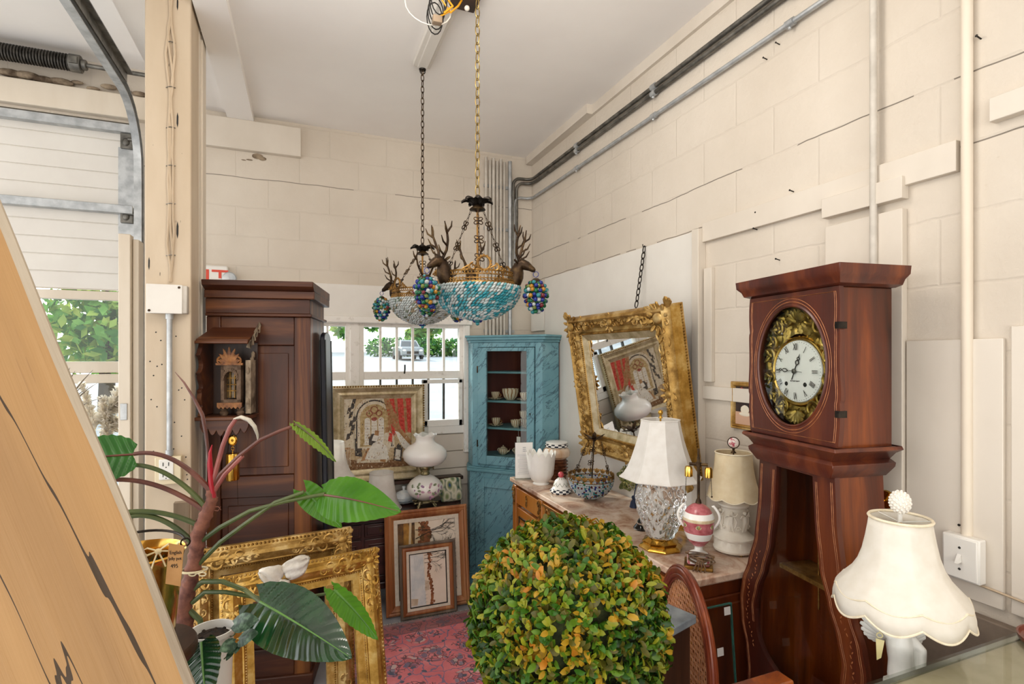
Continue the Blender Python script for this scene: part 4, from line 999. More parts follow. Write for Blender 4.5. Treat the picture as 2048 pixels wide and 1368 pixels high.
obj('waist_case', q, CW, t, ang=50)
q = G(); q.box(-.225, .225, YF+.0, .115, .0, .44); q.box(-.235, .235, YF-.012, .12, 0, .08); q.box(-.232, .232, YF-.008, .118, .425, .45); obj('plinth', q, CW, t, bevel=.006)
q = G(); q.box(-.12, .12, -.03, .095, .96, .975); q.tube([(0, .02, 1.3), (0, .02, .86)], .003, 6); q.lathe([(0,-.008),(.05,-.004),(.055,0),(.05,.004),(0,.008)], 24); 
q.bm.transform(M.Identity(4)); obj('pendulum', q, MW['bronze_gilt'], t)

# ================================================================== CHANDELIERS
BEADC = [glassy('bead '+n_, c, .05, .55) for n_, c in (('blue','#1d35a0'),('green','#157a4c'),('aqua','#3aa0a8'),('clear','#dfe8e6'),('amber','#d99a2a'),('red','#8a2a35'),('olive','#8a9a4a'))]
TEAL = [glassy('nugget '+n_, c, .10, .45) for n_, c in (('teal','#2fa3b4'),('light teal','#7fc6cf'),('clear','#e6efee'),('white','#dce8e8'))]
PALE = [glassy('nugget '+n_, c, .10, .45) for n_, c in (('sage','#8fa08c'),('amber grey','#b9a98a'),('clear','#eaf0ee'),('white','#dde6e4'))]
def bowl_nuggets(Rb, H, n, seed, teal):
    r_ = random.Random(seed); q = G(); rings = 17
    for i in range(rings):
        ph = (i+.35)/rings*pi/2; rr = Rb*cos(ph); z = -H*sin(ph)**1.0; k = max(4, int(2*pi*rr/.0145))
        for j in range(k):
            a = 2*pi*(j+.5*(i % 2)+i*.22)/k; f = z/-H
            band = (.28 < f < .80) if teal else True
            sw = sin(a*7+i*.75)
            q.mi = r_.choice((0,0,0,1,1,2)) if (band and teal and (sw > -.75)) else r_.choice((0,1,2,2,3,3))
            if not teal: q.mi = r_.choice((0,1,2,2,3,3,3)) if sw > 0 else r_.choice((2,3,3))
            nrm = V((cos(a)*cos(ph)/Rb, sin(a)*cos(ph)/Rb, -sin(ph)/H)).normalized(); tg = V((-sin(a), cos(a), 0)); dn = nrm.cross(tg)
            d = (tg*.8+dn*.6).normalized(); b = nrm.cross(d); Rm = M((d, b, nrm)).transposed()
            jj = r_.uniform(-.0022, .0022); q.ball(V((rr*cos(a), rr*sin(a), z))+nrm*jj+tg*r_.uniform(-.002,.002), .0086*r_.uniform(.85,1.1), (1.3, .62, .8), Rm, 2)
    return q
def grape(q, c, s, seed):
    r_ = random.Random(seed)
    for i in range(9):
        ph = -1.25+2.6*i/8; rr = s*.042*max(.12, cos(ph))*(1.06 if ph > 0 else .95); z = s*.062*sin(ph); k = max(1, int(2*pi*rr/(s*.0150)))
        for j in range(k):
            a = 2*pi*(j+.5*(i % 2)+r_.uniform(-.22,.22))/k; q.mi = r_.choice((0,0,0,1,1,1,2,2,3,3,4,5,6)); g_ = 1+r_.uniform(-.05,.08)
            q.ball((c[0]+rr*g_*cos(a), c[1]+rr*g_*sin(a), c[2]+z+r_.uniform(-.004,.004)), s*r_.uniform(.0075,.0098), sub=2)
def filigree(q, c, u, w, R, r):
    c, u, w = V(c), V(u), V(w)
    for k in range(4):
        a = pi/4+pi/2*k; d = u*cos(a)+w*sin(a); q.ring(c+d*R*.62, R*.44, r, d, u*(-sin(a))+w*cos(a), 14, 5, .8)
    q.ball(c, R*.22, sub=1)
def chandelier(x, y, zr, angs, label, mats, teal, topz, crown_dz, seed, with_cup=True):
    t = thing('chandelier', label, 'chandelier', (x, y, zr))
    q = G(); q.chain((0,0,crown_dz+.03), (0,0,topz-zr), .046 if teal else .040, .020 if teal else .017, .0024); obj('chain', q, MW['chainbrass'] if teal else MW['bronze'], t)
    q = G(); q.ring((0,0,topz-zr-.012), .014, .003, (1,0,0), (0,0,1), 14); q.lathe([(.02,0),(.018,-.006),(.0,-.008)], 14, (0,0,topz-zr)); obj('ceiling_hook', q, MW['iron'], t)
    q = G()
    for k in range(7):                               # leafy crown
        a = 2*pi*k/7; d = V((cos(a), sin(a), 0)); rows = []
        for i in range(7):
            f = i/6; w_ = .017*sin(pi*min(1, f*.85+.12))*(1.15 if i % 2 else .9); p = d*(.012+.055*f)+V((0, 0, crown_dz-.012+.030*sin(f*2.3)-.006*f)); s_ = V((-d.y, d.x, 0))
            rows.append([p-s_*w_+V((0,0,-.006)), p-s_*w_*.5+V((0,0,.001)), p+V((0,0,.004)), p+s_*w_*.5+V((0,0,.001)), p+s_*w_+V((0,0,-.006))])
        q.grid(rows)
    o_ = obj('crown', q, MW['iron'], t, solid=.002)
    q = G(); q.lathe([(.0,.035),(.008,.03),(.01,.0),(.014,-.012),(.032,-.026),(.034,-.030),(.012,-.034),(.006,-.040),(.0,-.04)], 20, (0,0,crown_dz)); obj('crown_cup', q, MW['bronze'], t)
    q = G(); q.tube([(0,0,crown_dz-.03), (0,0,-.10)], .0048, 8); obj('stem', q, MW['bronze_gilt'], t)
    R = .160
    q = G()                                          # pierced gallery band
    for z, rr, r in ((-.026, R+.010, .0045), (.022, R+.002, .004), (.006, R+.004, .002), (-.010, R+.008, .0022)): q.tube([(rr*cos(a), rr*sin(a), z) for a in [2*pi*k/72 for k in range(72)]], r, 6, closed=True)
    for k in range(76):
        a = 2*pi*k/76; d = V((cos(a), sin(a), 0)); tg = V((-sin(a), cos(a), 0)); q.ring(d*(R+.004)+V((0,0,.014)), .0062, .0016, tg, (0,0,1), 8, 4); 
        q.tube([d*(R+.009)+V((0,0,-.026)), d*(R+.006)+V((0,0,-.004))], .0022, 4); q.ball(d*(R+.009)+tg*.0055+V((0,0,-.018)), .0028, sub=1)
        if k % 2: q.ball(d*(R+.011)+V((0,0,-.032)), .0042, (1,1,1.3), sub=1)
    obj('gallery_band', q, MW['bronze_gilt'], t)
    for a in angs:                                   # wreath between each pair of stags
        a += pi/3; d = V((cos(a), sin(a), 0)); tg = V((-sin(a), cos(a), 0)); c = d*(R+.002)+V((0,0,.048)); q = G()
        q.ring(c, .024, .0045, tg, (0,0,1), 22, 6, 1.1)
        for k in range(14):
            b = 2*pi*k/14; petal(q, c+tg*.024*cos(b)+V((0,0,.026*sin(b))), tg*cos(b+1.2)+V((0,0,sin(b+1.2))), d, .008, .0045, .004, 1)
        for s_ in (-1, 1):
            scroll(q, c+tg*s_*.044+V((0,0,-.016)), (0,0,1), tg*s_, .016, .004, 1.3); scroll(q, c+tg*s_*.070+V((0,0,-.022)), (0,0,1), tg*-s_, .010, .003, 1.2)
            q.tube([c+tg*s_*.02+V((0,0,-.02)), c+tg*s_*.05+V((0,0,-.005)), c+tg*s_*.085+V((0,0,-.026))], .0032, 6)
        obj('wreath', q, MW['bronze_gilt'], t)
    for i, a in enumerate(angs):                     # hanger chains with filigree knots
        a += pi/3*.9; d = V((cos(a), sin(a), 0)); tg = V((-sin(a), cos(a), 0)); q = G(); p0 = d*.03+V((0,0,crown_dz-.03)); p1 = d*(R-.004)+V((0,0,.025)); L = p1-p0; u = L.normalized()
        kn = [.22, .53, .82]; prev = 0
        for f in kn+[1.0]:
            q.chain(p0+L*prev, p0+L*max(prev+.02, f-.055), .020, .007, .0011); prev = min(1, f+.055)
            if f < 1: filigree(q, p0+L*f, u, tg, .021, .0022)
        obj('hanger', q, MW['bronze'], t)
    for i, a in enumerate(angs):                     # stag heads
        T = M.Rotation(a, 4, 'Z'); q = G(); q.T = T
        q.tube([(.150,0,-.030),(.158,0,-.012),(.166,0,.012),(.172,0,.034),(.180,0,.052),(.196,0,.060),(.212,0,.052),(.228,0,.042),(.240,0,.034),(.246,0,.030)], [.022,.030,.032,.028,.023,.023,.019,.013,.0105,.006], 14)
        for s_ in (-1, 1):
            petal(q, (.180, s_*.018, .062), (-.35, s_, .45), (1, 0, .3), .017, .007, .004, 2)
            q.ball((.207, s_*.0155, .060), .0035, sub=1); q.ball((.244, s_*.004, .036), .002, sub=1)
            q.tube([(.2, s_*.012, .068), (.212, s_*.013, .066)], .004, 6)
        h = obj('stag_head', q, MW['bronze'], t, ang=60)
        q = G(); q.T = T @ M.Translation(V((.185,0,.070))) @ M.Scale(1.22, 4) @ M.Translation(V((-.185,0,-.070)))
        for s_ in (-1, 1):
            b = [(.185, s_*.010, .070), (.178, s_*.022, .096), (.182, s_*.034, .124), (.190, s_*.040, .152), (.196, s_*.036, .182)]
            q.tube(b, [.0052,.0046,.0042,.0036,.0018], 8)
            for p0, p1, p2 in (((.181,s_*.014,.078),(.200,s_*.020,.090),(.210,s_*.023,.108)), ((.180,s_*.027,.108),(.200,s_*.034,.118),(.209,s_*.037,.136)), ((.187,s_*.038,.142),(.202,s_*.050,.155),(.207,s_*.054,.172)), ((.188,s_*.039,.148),(.180,s_*.050,.166),(.180,s_*.053,.182))):
                q.tube([p0, p1, p2], [.0036, .003, .0014], 7)
        obj('antlers', q, MW['bronze'], h, ang=60)
        q = G(); q.T = T; q.ring((.250, 0, .016), .011, .0014, (1,0,0), (0,0,1), 14); grape(q, (.250, 0, -.072), 1.0, seed+i); g_ = obj('grape_cluster', q, BEADC, t)
        q = G(); q.T = T
        q.lathe([(.0,.006),(.008,.004),(.018,-.006),(.030,-.018)], 14, (.250,0,-.005), fn=lambda a_, i_, r, z: (r*(1+.18*cos(a_*5)), z-(.006*(1+cos(a_*5)) if i_ == 3 else 0))); obj('leaf_cap', q, MW['bronze'], g_, solid=.002)
    b_ = obj('glass_bowl', bowl_nuggets(.176, .132, 0, seed, teal), mats, t, loc=(0, 0, -.028))
    q = G(); q.lathe([(.166*cos(ph), -.124*sin(ph)) for ph in [pi/2*k/10 for k in range(11)]], 36, cap=False); obj('bowl_liner', q, N('frosted liner').P(Base__Color=lin('#cfe6e8' if teal else '#e3e6e2'), Roughness=.3, Transmission__Weight=.5).m, b_)
    q = G(); r_ = random.Random(seed+9)
    for k in range(9): q.mi = r_.choice((0,0,2)); a = 2*pi*k/8; q.ball((.012*cos(a)*(k < 8), .012*sin(a)*(k < 8), -.165-(.012 if k == 8 else 0)), .0085, sub=2)
    obj('finial', q, BEADC, t)
    return t
c0 = at(955, 562, 2.2); ca = -TH
chandelier(c0.x, c0.y, c0.z, [ca+radians(b) for b in (-17, -137, 103)], 'large bronze stag-head chandelier with a teal and white glass nugget bowl', TEAL, True, ZC, .325, 40)
c1 = at(845, 590, 2.93)
chandelier(c1.x, c1.y, c1.z, [ca+radians(b) for b in (165, 45, -75)], 'smaller-looking stag-head chandelier with a pale clear glass bowl, hung nearer the window', PALE, False, ZC-.045, .255, 70)
# ================================================================== LAMPS AND OBJECTS ON THE SIDEBOARD
ZT = .89
def facet(n, amt=.02):
    def fn(a, i, r, z):
        k = (a*n/(2*pi)) % 1.0; return (r*(1-amt*4*k*(1-k)), z)
    return fn
def scallop(n, amt, dz, last):
    def fn(a, i, r, z):
        k = (a*n/(2*pi)) % 1.0; return (r*(1-amt*4*k*(1-k)), z-(dz*4*k*(1-k) if i >= last else 0))
    return fn
# -- big cut-crystal lamp with a white panelled shade
b = atZ(1321, 1095, ZT)
t = thing('crystal_lamp', 'large cut-crystal table lamp with a white eight-panel silk shade', 'lamp', (b.x, b.y, ZT), rz=.35)
q = G(); rf = lambda a, i, r, z: (r*(1+.10*cos(a*4)**8*(1 if i < 6 else .3)), z)
q.lathe([(.0,.0),(.080,.0),(.084,.008),(.076,.016),(.066,.022),(.070,.032),(.058,.040),(.050,.048),(.0,.05)], 48, fn=rf); obj('base', q, MW['brass'], t)
q = G(); prof = []
for k in range(54):
    f = k/53; z = .05+.235*f
    prof.append((.046+.060*sin(pi*min(1, f*.62+.08))**1.2*(1 if f < .7 else 1-(f-.7)*1.05), z))
def cut(a, i, r, z):
    f = i/53; u1 = (a*7/pi+f*3.6) % 1.0; u2 = (a*7/pi-f*3.6) % 1.0
    env = .35+.65*sin(pi*f); g1 = min(u1, 1-u1)*2; g2 = min(u2, 1-u2)*2
    return (r*(1-.055*env*(1-min(1, g1*1.3))-.055*env*(1-min(1, g2*1.3))), z)
q.lathe(prof, 180, fn=cut); obj('glass_body', q, MW['glass'], t, ang=80)
q = G(); q.lathe([(.0,.284),(.052,.284),(.058,.290),(.05,.296),(.02,.300),(.012,.32),(.008,.33),(.0,.33)], 32); obj('collar', q, MW['brass'], t)
q = G(); q.tube([(0,0,.33),(0,0,.565)], .004, 8); obj('rod', q, MW['brass'], t)
q = G(); pr = [(.171,.300),(.157,.314),(.139,.342),(.124,.377),(.111,.415),(.100,.450),(.091,.487),(.085,.515),(.081,.540)]
q.lathe(pr, 8, cap=False); q.lathe([(r*.985, z) for r, z in pr], 8, cap=False); obj('shade', q, MW['shade'], t, ang=25, norm=False)
q = G()
for r, z in ((.171,.300),(.081,.540)): q.tube([(r*cos(2*pi*k/8), r*sin(2*pi*k/8), z) for k in range(8)], .003, 6, closed=True)
obj('shade_braid', q, MW['shade'], t)
q = G(); q.lathe([(.0,.545),(.010,.548),(.004,.556),(.006,.560),(.011,.570),(.008,.580),(.0,.584)], 20); obj('finial', q, MW['brass'], t)
# -- urn lamp, pink and white porcelain, no shade
PINK = mat('rose glaze', '#9d4a4e', '#c5757a', rough=.2, scale=40); BUFF = mat('buff glaze', '#cdb58d', '#e2d2b2', rough=.2, scale=40); GRNG = mat('painted medallion', '#4f6a5a', '#b9a04e', rough=.25, scale=120)
b = atZ(1397, 1132, ZT)
t = thing('urn_lamp', 'pink and white porcelain urn lamp without a shade, two brass sockets on its stem', 'lamp', (b.x, b.y, ZT), rz=-.72)
q = G(); q.box(-.052, .052, -.052, .052, 0, .014); obj('base', q, MW['gilt_dark'], t, bevel=.004)
q = G(); q.box(-.040, .040, -.040, .040, .014, .045); pb = obj('pedestal', q, [PINK], t, bevel=.006)
q = G()
for sx in (0, 1, 2, 3):
    a = pi/2*sx; q.T = M.Rotation(a, 4, 'Z'); q.box(-.03, .03, -.0415, -.040, .02, .04)
obj('white_panel', q, MW['porcelain'], pb)
q = G(); q.mi = 0
def lz(pr, mi): q.mi = mi; q.lathe(pr, 40, cap=False)
lz([(.036,.045),(.034,.052),(.016,.062),(.014,.075),(.022,.082)], 0); lz([(.022,.082),(.037,.098),(.043,.108)], 1); lz([(.043,.108),(.0515,.128),(.0535,.135)], 0); lz([(.0535,.135),(.056,.150),(.0575,.178)], 1); lz([(.0575,.178),(.059,.182),(.0575,.190)], 2); lz([(.0575,.190),(.055,.2),(.050,.210)], 0); lz([(.050,.210),(.041,.224),(.026,.236),(.010,.243),(.0,.244)], 1)
bd = obj('urn_body', q, [MW['porcelain'], PINK, BUFF], t)
q = G()
for k in range(6):
    a = 2*pi*k/6-pi/2; d = V((cos(a), sin(a), 0)); q.mi = 0; petal(q, d*.0545+V((0,0,.164))-V((0,0,.0104)), (0,0,1), d, .0135, .0125, .0025, 2); q.mi = 1; petal(q, d*.0560+V((0,0,.1575)), (0,0,1), d, .0085, .008, .0025, 2)
    for j in range(5): q.mi = 0; petal(q, V((.03*cos(a+j*.2), .03*sin(a+j*.2), .228)), V((cos(a+j*.2), sin(a+j*.2), -.7)), d+V((0,0,1)), .008, .0022, .0016, 1)
obj('medallion', q, [BUFF, GRNG], bd)
for sx in (-1, 1):
    q = G(); q.tube([(sx*(.054+.022*sin(pi*k/10)), 0, .150+.085*k/10) for k in range(11)]+[(sx*.050,0,.232)], .005, 8); obj('urn_handle', q, MW['porcelain'], t)
q = G(); q.tube([(0,0,.24),(0,0,.42)], .0055, 8); q.tube([(0,0,.385),(0,0,.40)], .011, 10); q.tube([(-.034,0,.392),(.034,0,.392)], .006, 8); q.tube([(0,0,.42),(0,0,.452)], .004, 8); q.lathe([(.012,.243),(.009,.255),(.005,.262)], 16); obj('stem', q, MW['bronze'], t)
for sx in (-1, 1):
    q = G(); q.lathe([(.0,.385),(.012,.383),(.015,.375),(.0155,.345),(.013,.343),(.0,.343)], 18, (sx*.036,0,0)); so_ = obj('socket', q, MW['brass'], t); q = G(); q.chain((sx*.045,0,.345), (sx*.048,-.004,.275), .006, .003, .0006); q.ball((sx*.048,-.004,.272), .004, sub=1); obj('pull_chain', q, MW['bronze'], so_)
q = G(); r_ = random.Random(4)
for k in range(6):
    a0 = r_.uniform(-.7, .7)-pi/2-.5; R = r_.uniform(.02, .035); c = V((.02*r_.uniform(-1,1), -.062, .05+.02*r_.random()))
    q.tube([c+V((R*cos(2*pi*j/18)*1.3+.012*sin(4*pi*j/18), .006*sin(2*pi*j/18+k), R*.45*sin(2*pi*j/18)+.006*cos(a0+k)-.008)) for j in range(18)], .0028, 5, closed=True)
for k in range(4): q.tube([(.0+.004*k, -.066, .05), (-.012+.012*k, -.07, .02), (-.02+.014*k, -.066, .003)], .003, 5)
obj('bundled_cord', q, MW['cordwire'], t)
# -- bisque column lamp with scalloped cream shade
b = atZ(1467, 1102, ZT)
t = thing('column_lamp', 'bisque column lamp with dancing relief figures and a scalloped cream shade', 'lamp', (b.x, b.y, ZT), rz=-.4)
q = G()
for k in range(3): a = 2*pi*k/3+.6; q.ball((.062*cos(a), .062*sin(a), .006), .009, sub=1)
obj('brass_foot', q, MW['gilt_dark'], t)
q = G(); q.lathe([(.0,.008),(.078,.010),(.080,.018),(.077,.022),(.076,.055),(.080,.060),(.080,.066),(.070,.074),(.060,.082),(.053,.088),(.051,.094),(.05,.18),(.052,.186),(.060,.192),(.061,.200),(.052,.208),(.036,.222),(.026,.236),(.022,.25),(.027,.262),(.0,.263)], 60, fn=lambda a, i, r, z: (r*(1+.02*cos(a*36)) if i in (3, 4) else r, z)); obj('column', q, MW['bisque'], t)
q = G()
for k in range(6):
    a = 2*pi*k/6; d = V((cos(a), sin(a), 0)); tg = V((-sin(a), cos(a), 0)); c = d*.050; ln = .012*(1 if k % 2 else -1)
    q.tube([c+tg*(ln*.4)+V((0,0,.094)), c+d*.003+tg*ln*.6+V((0,0,.115)), c+d*.004+V((0,0,.135)), c+d*.004+tg*ln*-.1+V((0,0,.158))], [.005,.007,.0095,.007], 8)
    q.tube([c+tg*(-ln*.7)+V((0,0,.094)), c+d*.003-tg*ln*.3+V((0,0,.114)), c+d*.004+V((0,0,.135))], [.004,.006,.008], 8)
    q.ball(c+d*.005+tg*ln*-.1+V((0,0,.170)), .0075, sub=2)
    for s_ in (-1, 1): q.tube([c+d*.004+tg*s_*.006+V((0,0,.158)), c+d*.005+tg*s_*.018+V((0,0,.160)), c+d*.004+tg*s_*.026+V((0,0,.150+.022*(s_ > 0)))], [.004,.0035,.0025], 6)
    scroll(q, c+tg*.026+V((0,0,.108)), tg, (0,0,1), .010, .0025); q.tube([c+tg*.02*sin(j*.9)+d*.002+V((0,0,.098+.02*j)) for j in range(4)], .003, 5)
obj('relief', q, MW['bisque'], t)
q = G(); pr = [(.106,.232),(.104,.238),(.098,.258),(.090,.285),(.083,.315),(.078,.345),(.075,.375),(.072,.405),(.071,.41)]
q.lathe(pr, 96, cap=False, fn=lambda a, i, r, z: (r*(1-.02*4*((a*8/(2*pi)) % 1)*(1-((a*8/(2*pi)) % 1))), z-(.012*sin(pi*((a*8/(2*pi)) % 1)) if i < 2 else 0))); obj('shade', q, MW['shade_cream'], t, ang=80, solid=.0016)
q = G(); q.tube([(.1055*(1-.08*(k/96*8 % 1)*(1-(k/96*8 % 1)))*cos(2*pi*k/96), .1055*sin(2*pi*k/96), .232-.012*sin(pi*((k*8/96) % 1))) for k in range(96)], .0028, 5, closed=True); q.tube([(.0715*cos(2*pi*k/40), .0715*sin(2*pi*k/40), .409) for k in range(40)], .0032, 6, closed=True); obj('shade_braid', q, MW['trimrope'], t)
q = G(); q.tube([(0,0,.26),(0,0,.425)], .003, 6); q.lathe([(.012,.408),(.004,.418),(.006,.424),(.003,.43),(.0,.43)], 14)
q.T = M.Translation(V((0,0,.45))) @ M.Rotation(-.4, 4, 'Z'); q.ring((0,0,0), .0225, .0022, (1,0,0), (0,0,1), 26); obj('finial', q, MW['bronze'], t)
q = G(); q.T = M.Translation(V((0,0,.45))) @ M.Rotation(-.4, 4, 'Z'); q.ball((0,0,0), .0215, (1,.3,1), sub=3); obj('floral_medallion', q, mat('rose medallion', '#e6d9d0', '#b8525f', rough=.25, scale=60, lo=.48, hi=.58), t)
# -- bead basket lamp shade lying on the marble with its hanger rod
b = atZ(1182, 998, ZT)
t = thing('beaded_basket', 'small hanging bowl of clear and coloured glass beads standing on the marble top', 'hanging bowl', (b.x, b.y, ZT+.002), rz=.2)
q = G(); r_ = random.Random(8); Rb, H = .125, .115
for i in range(15):
    ph = (i+.2)/15*pi/2; rr = Rb*cos(ph); z = H*(1-sin(ph)); k = max(4, int(2*pi*rr/.0105))
    for j in range(k):
        a = 2*pi*(j+.5*(i % 2))/k; q.mi = r_.choice((3,)*16+(2,2,2,0,0,1,4,5)); q.ball((rr*cos(a), rr*sin(a), z+.004), .0062, sub=1)
obj('bead_bowl', q, BEADC[:3]+[glassy('bead crystal', '#e3eef2', .06, .5)]+BEADC[4:6], t)
q = G()
for k in range(22):
    a = 2*pi*k/22; d = V((cos(a), sin(a), 0)); tg = V((-sin(a), cos(a), 0)); q.tube([d*.124+V((0,0,.112)), d*.128+V((0,0,.128))], .004, 5)
    for s_ in (-.7, 0, .7): petal(q, d*.127+V((0,0,.122)), tg*s_+V((0,0,1)), d, .016, .008, .003, 1)
q.tube([(.125*cos(2*pi*k/40), .125*sin(2*pi*k/40), .114) for k in range(40)], .005, 6, closed=True); obj('leaf_rim', q, MW['bronze_gilt'], t)
q = G(); q.tube([(0,0,.02),(.015,-.01,.34)], .004, 8)
for k in range(8): a = 2*pi*k/8; petal(q, (.015,-.01,.335), (cos(a), sin(a), .25+.3*(k % 2)), (0,0,1), .042, .013, .004, 1); 
q.ball((.015,-.01,.335), .012); obj('rod', q, MW['bronze'], t)
for k in range(3):
    a = 2*pi*k/3+.9; p0 = V((.015+.045*cos(a), -.01+.045*sin(a), .325)); p1 = V((.115*cos(a), .115*sin(a), .13)); q = G()
    q.chain(p0, p1, .016, .006, .001); u = (p1-p0).normalized(); w_ = V((-sin(a), cos(a), 0))
    for f in (.3, .72): filigree(q, p0+(p1-p0)*f, u, w_, .019, .002)
    obj('hanger', q, MW['bronze'], t)
# -- checker lid, jar, cachepot, sign
m = N('checker'); tcq = m.n('ShaderNodeTexCoord'); sx_ = m.n('ShaderNodeSeparateXYZ', Vector=tcq.outputs['Object'])
an_ = m.math('MULTIPLY', m.math('ARCTAN2', sx_.outputs['Y'], sx_.outputs['X']), 20/(2*pi))
rr_ = m.n('ShaderNodeVectorMath', _operation='LENGTH', Vector=tcq.outputs['Object']).outputs['Value']
cb_ = m.n('ShaderNodeCombineXYZ', X=an_, Y=m.math('MULTIPLY', m.math('ADD', sx_.outputs['Z'], m.math('MULTIPLY', rr_, .0)), 90)).outputs[0]
ck = m.n('ShaderNodeTexChecker', Vector=cb_, Scale=1.0, Color1=lin('#f0eee8'), Color2=lin('#1b2030'))
m.P(Base__Color=ck.outputs['Color'], Roughness=.2); CHK = m.m
STR = mat('tan enamel', '#c9a17c', '#e8d6c0', rough=.25, scale=18, st=(1,1,.2)); BRN = mat('brown enamel', '#4f2d1c', '#7a4a30', rough=.25, scale=30)
b = atZ(1113, 956, ZT)
t = thing('cookie_jar', 'lidded jar with checkered collar and a ribbed brown lower half', 'jar', (b.x, b.y, ZT))
q = G(); q.lathe([(.0,.0),(.062,.0),(.066,.006),(.066,.02)]+[(.064+(.013 if k % 2 else 0), .02+.0105*k) for k in range(11)]+[(.066,.135)], 40); obj('ribbed_base', q, BRN, t)
q = G(); q.lathe([(.066,.133),(.086,.150),(.090,.172),(.084,.190),(.070,.204),(.062,.208)], 40, cap=False, fn=lambda a, i, r, z: (r*(1+.02*cos(a*14)), z)); obj('shoulder', q, STR, t)
q = G(); q.lathe([(.060,.205),(.074,.208),(.077,.216),(.075,.226),(.066,.230)], 40, cap=False); obj('checker_collar', q, CHK, t)
q = G(); q.lathe([(.066,.229),(.072,.234),(.072,.240),(.060,.244),(.03,.246),(.0,.247)], 40); obj('lid', q, MW['porcelain'], t)
b = atZ(1122, 985, ZT)
t = thing('checkered_lid', 'domed white lid with checkered rim and a red knob on the marble', 'lid', (b.x, b.y, ZT))
q = G(); q.lathe([(.0,.0),(.060,.0),(.066,.006),(.066,.014),(.057,.026),(.047,.030)], 40); obj('checker_rim', q, CHK, t)
q = G(); q.lathe([(.058,.022),(.05,.032),(.046,.036),(.045,.05),(.035,.072),(.018,.088),(.0,.092)], 40, cap=False); dm = obj('dome', q, MW['porcelain'], t)
q = G()
for k in range(10):
    for s_ in (-1, 1): q.tube([((.0465-.0285*(j/6)**1.6)*cos(2*pi*k/10+s_*j*.13), (.0465-.0285*(j/6)**1.6)*sin(2*pi*k/10+s_*j*.13), .042+.046*j/6) for j in range(7)], .0011, 4)
obj('painted_lattice', q, mat('olive line', '#5b6a48', rough=.4), dm)
q = G(); q.ball((0,0,.106), .018, sub=3); obj('red_knob', q, mat('red knob', '#a8323a', '#c95058', rough=.3, scale=50), t)
b = atZ(1082, 968, ZT)
t = thing('cachepot', 'white glazed planter with a jagged petal rim near the end of the sideboard', 'planter', (b.x, b.y, ZT), rz=.1)
q = G(); q.lathe([(.0,.0),(.048,.0),(.052,.006),(.042,.014),(.06,.03),(.078,.065),(.083,.10),(.086,.14),(.094,.192),(.090,.190),(.080,.14),(.072,.07),(.04,.03),(.0,.028)], 84, fn=lambda a, i, r, z: (r*(1+.018*abs(sin(a*7))), z+((.030*abs(sin(a*7))-.012) if i in (8, 9) else 0))); obj('pot', q, MW['porcelain'], t)
b = atZ(1048, 958, ZT)
t = thing('sign_holder', 'clear upright sign holder with a printed sheet at the far end of the marble top', 'sign holder', (b.x, b.y, ZT), rz=radians(-14))
q = G(); q.box(-.062, .062, .002, .004, .0, .245); q.box(-.062, .062, -.04, .03, 0, .003); obj('acrylic', q, MW['clear'], t)
q = G(); q.box(-.058, .058, .0005, .0015, .006, .240); pp = obj('sheet', q, MW['paper'], t)
q = G(); r_ = random.Random(2)
for k in range(16):
    z = .16-.0085*k; w_ = r_.uniform(.028, .045); q.box(-w_, w_, .0, .0006, z, z+.0018)
for k in range(3): q.box(.0-.008, .012, .0, .0006, .205-.012*k, .210-.012*k)
obj('printing', q, mat('grey print', '#b5b6bb', rough=.8), pp)
# -- small glass and gilt oddments by the crystal lamp
b = atZ(1284, 1058, ZT)
t = thing('glass_paperweight', 'small clear glass bell standing behind the crystal lamp', 'glass', (b.x, b.y, ZT))
q = G(); q.lathe([(.0,.0),(.038,.0),(.040,.006),(.034,.016),(.026,.024),(.020,.04),(.012,.052),(.0,.055)], 30); obj('bell', q, MW['glass'], t)
b = atZ(1358, 1060, ZT)
t = thing('desk_clock', 'tiny round gilt clock peeping out behind the crystal lamp', 'clock', (b.x, b.y, ZT), rz=-.6)
q = G(); q.T = M.Translation(V((0,0,.042))) @ M.Rotation(pi/2, 4, 'X'); q.lathe([(.0,-.012),(.034,-.012),(.038,0),(.034,.012),(.030,.013)], 30); obj('case', q, MW['brass'], t)
q = G(); q.T = M.Translation(V((0,-.0125,.042))) @ M.Rotation(pi/2, 4, 'X'); q.lathe([(.0,.001),(.031,.0)], 30); obj('face', q, MW['paper'], t)
q = G(); q.box(-.022, .022, -.012, .012, 0, .008); q.ball((0,0,.085), .007); obj('foot', q, MW['brass'], t)
# -- dried hydrangea swag and navy tassel hanging by the mirror
p = atX(1256, 955, 1.70); 
t = thing('hanging_hydrangea', 'bunch of dried green hydrangea hanging below the gilt mirror', 'dried flowers', (p.x, p.y, p.z))
HYD = [mat('hydrangea '+c, c, d, rough=.8, scale=60) for c, d in (('#7a7f45','#a3a060'), ('#4f5a30','#7a7f48'), ('#8d8a4a','#b0a868'))]
q = G(); r_ = random.Random(6)
for k in range(300):
    d = V((r_.gauss(0,1), r_.gauss(0,1), r_.gauss(0,1))).normalized(); c = V((-.0, 0, -.005))+V((d.x*.030, d.y*.06, d.z*.065)); q.mi = r_.choice((0,1,2)); u = V((r_.gauss(0,1), r_.gauss(0,1), r_.gauss(0,1))).normalized(); petal(q, c, u, d, .0075, .005, .0012, 1)
obj('flower_head', q, HYD, t)
q = G()
for k in (0, 2, 5):
    a = k*1.1; petal(q, (.01, .02*cos(a), .03*sin(a)), (-.3, cos(a), sin(a)), (-1, 0, 0), .045, .020, .0015, 2)
obj('dry_leaf', q, HYD[1], t)
q = G(); q.tube([(.0,.0,.05),(.01,.005,.07),(.018,.0,.085)], .004, 6); obj('twig', q, MW['darkcrack'], t)
p2 = atX(1300, 940, 1.72)
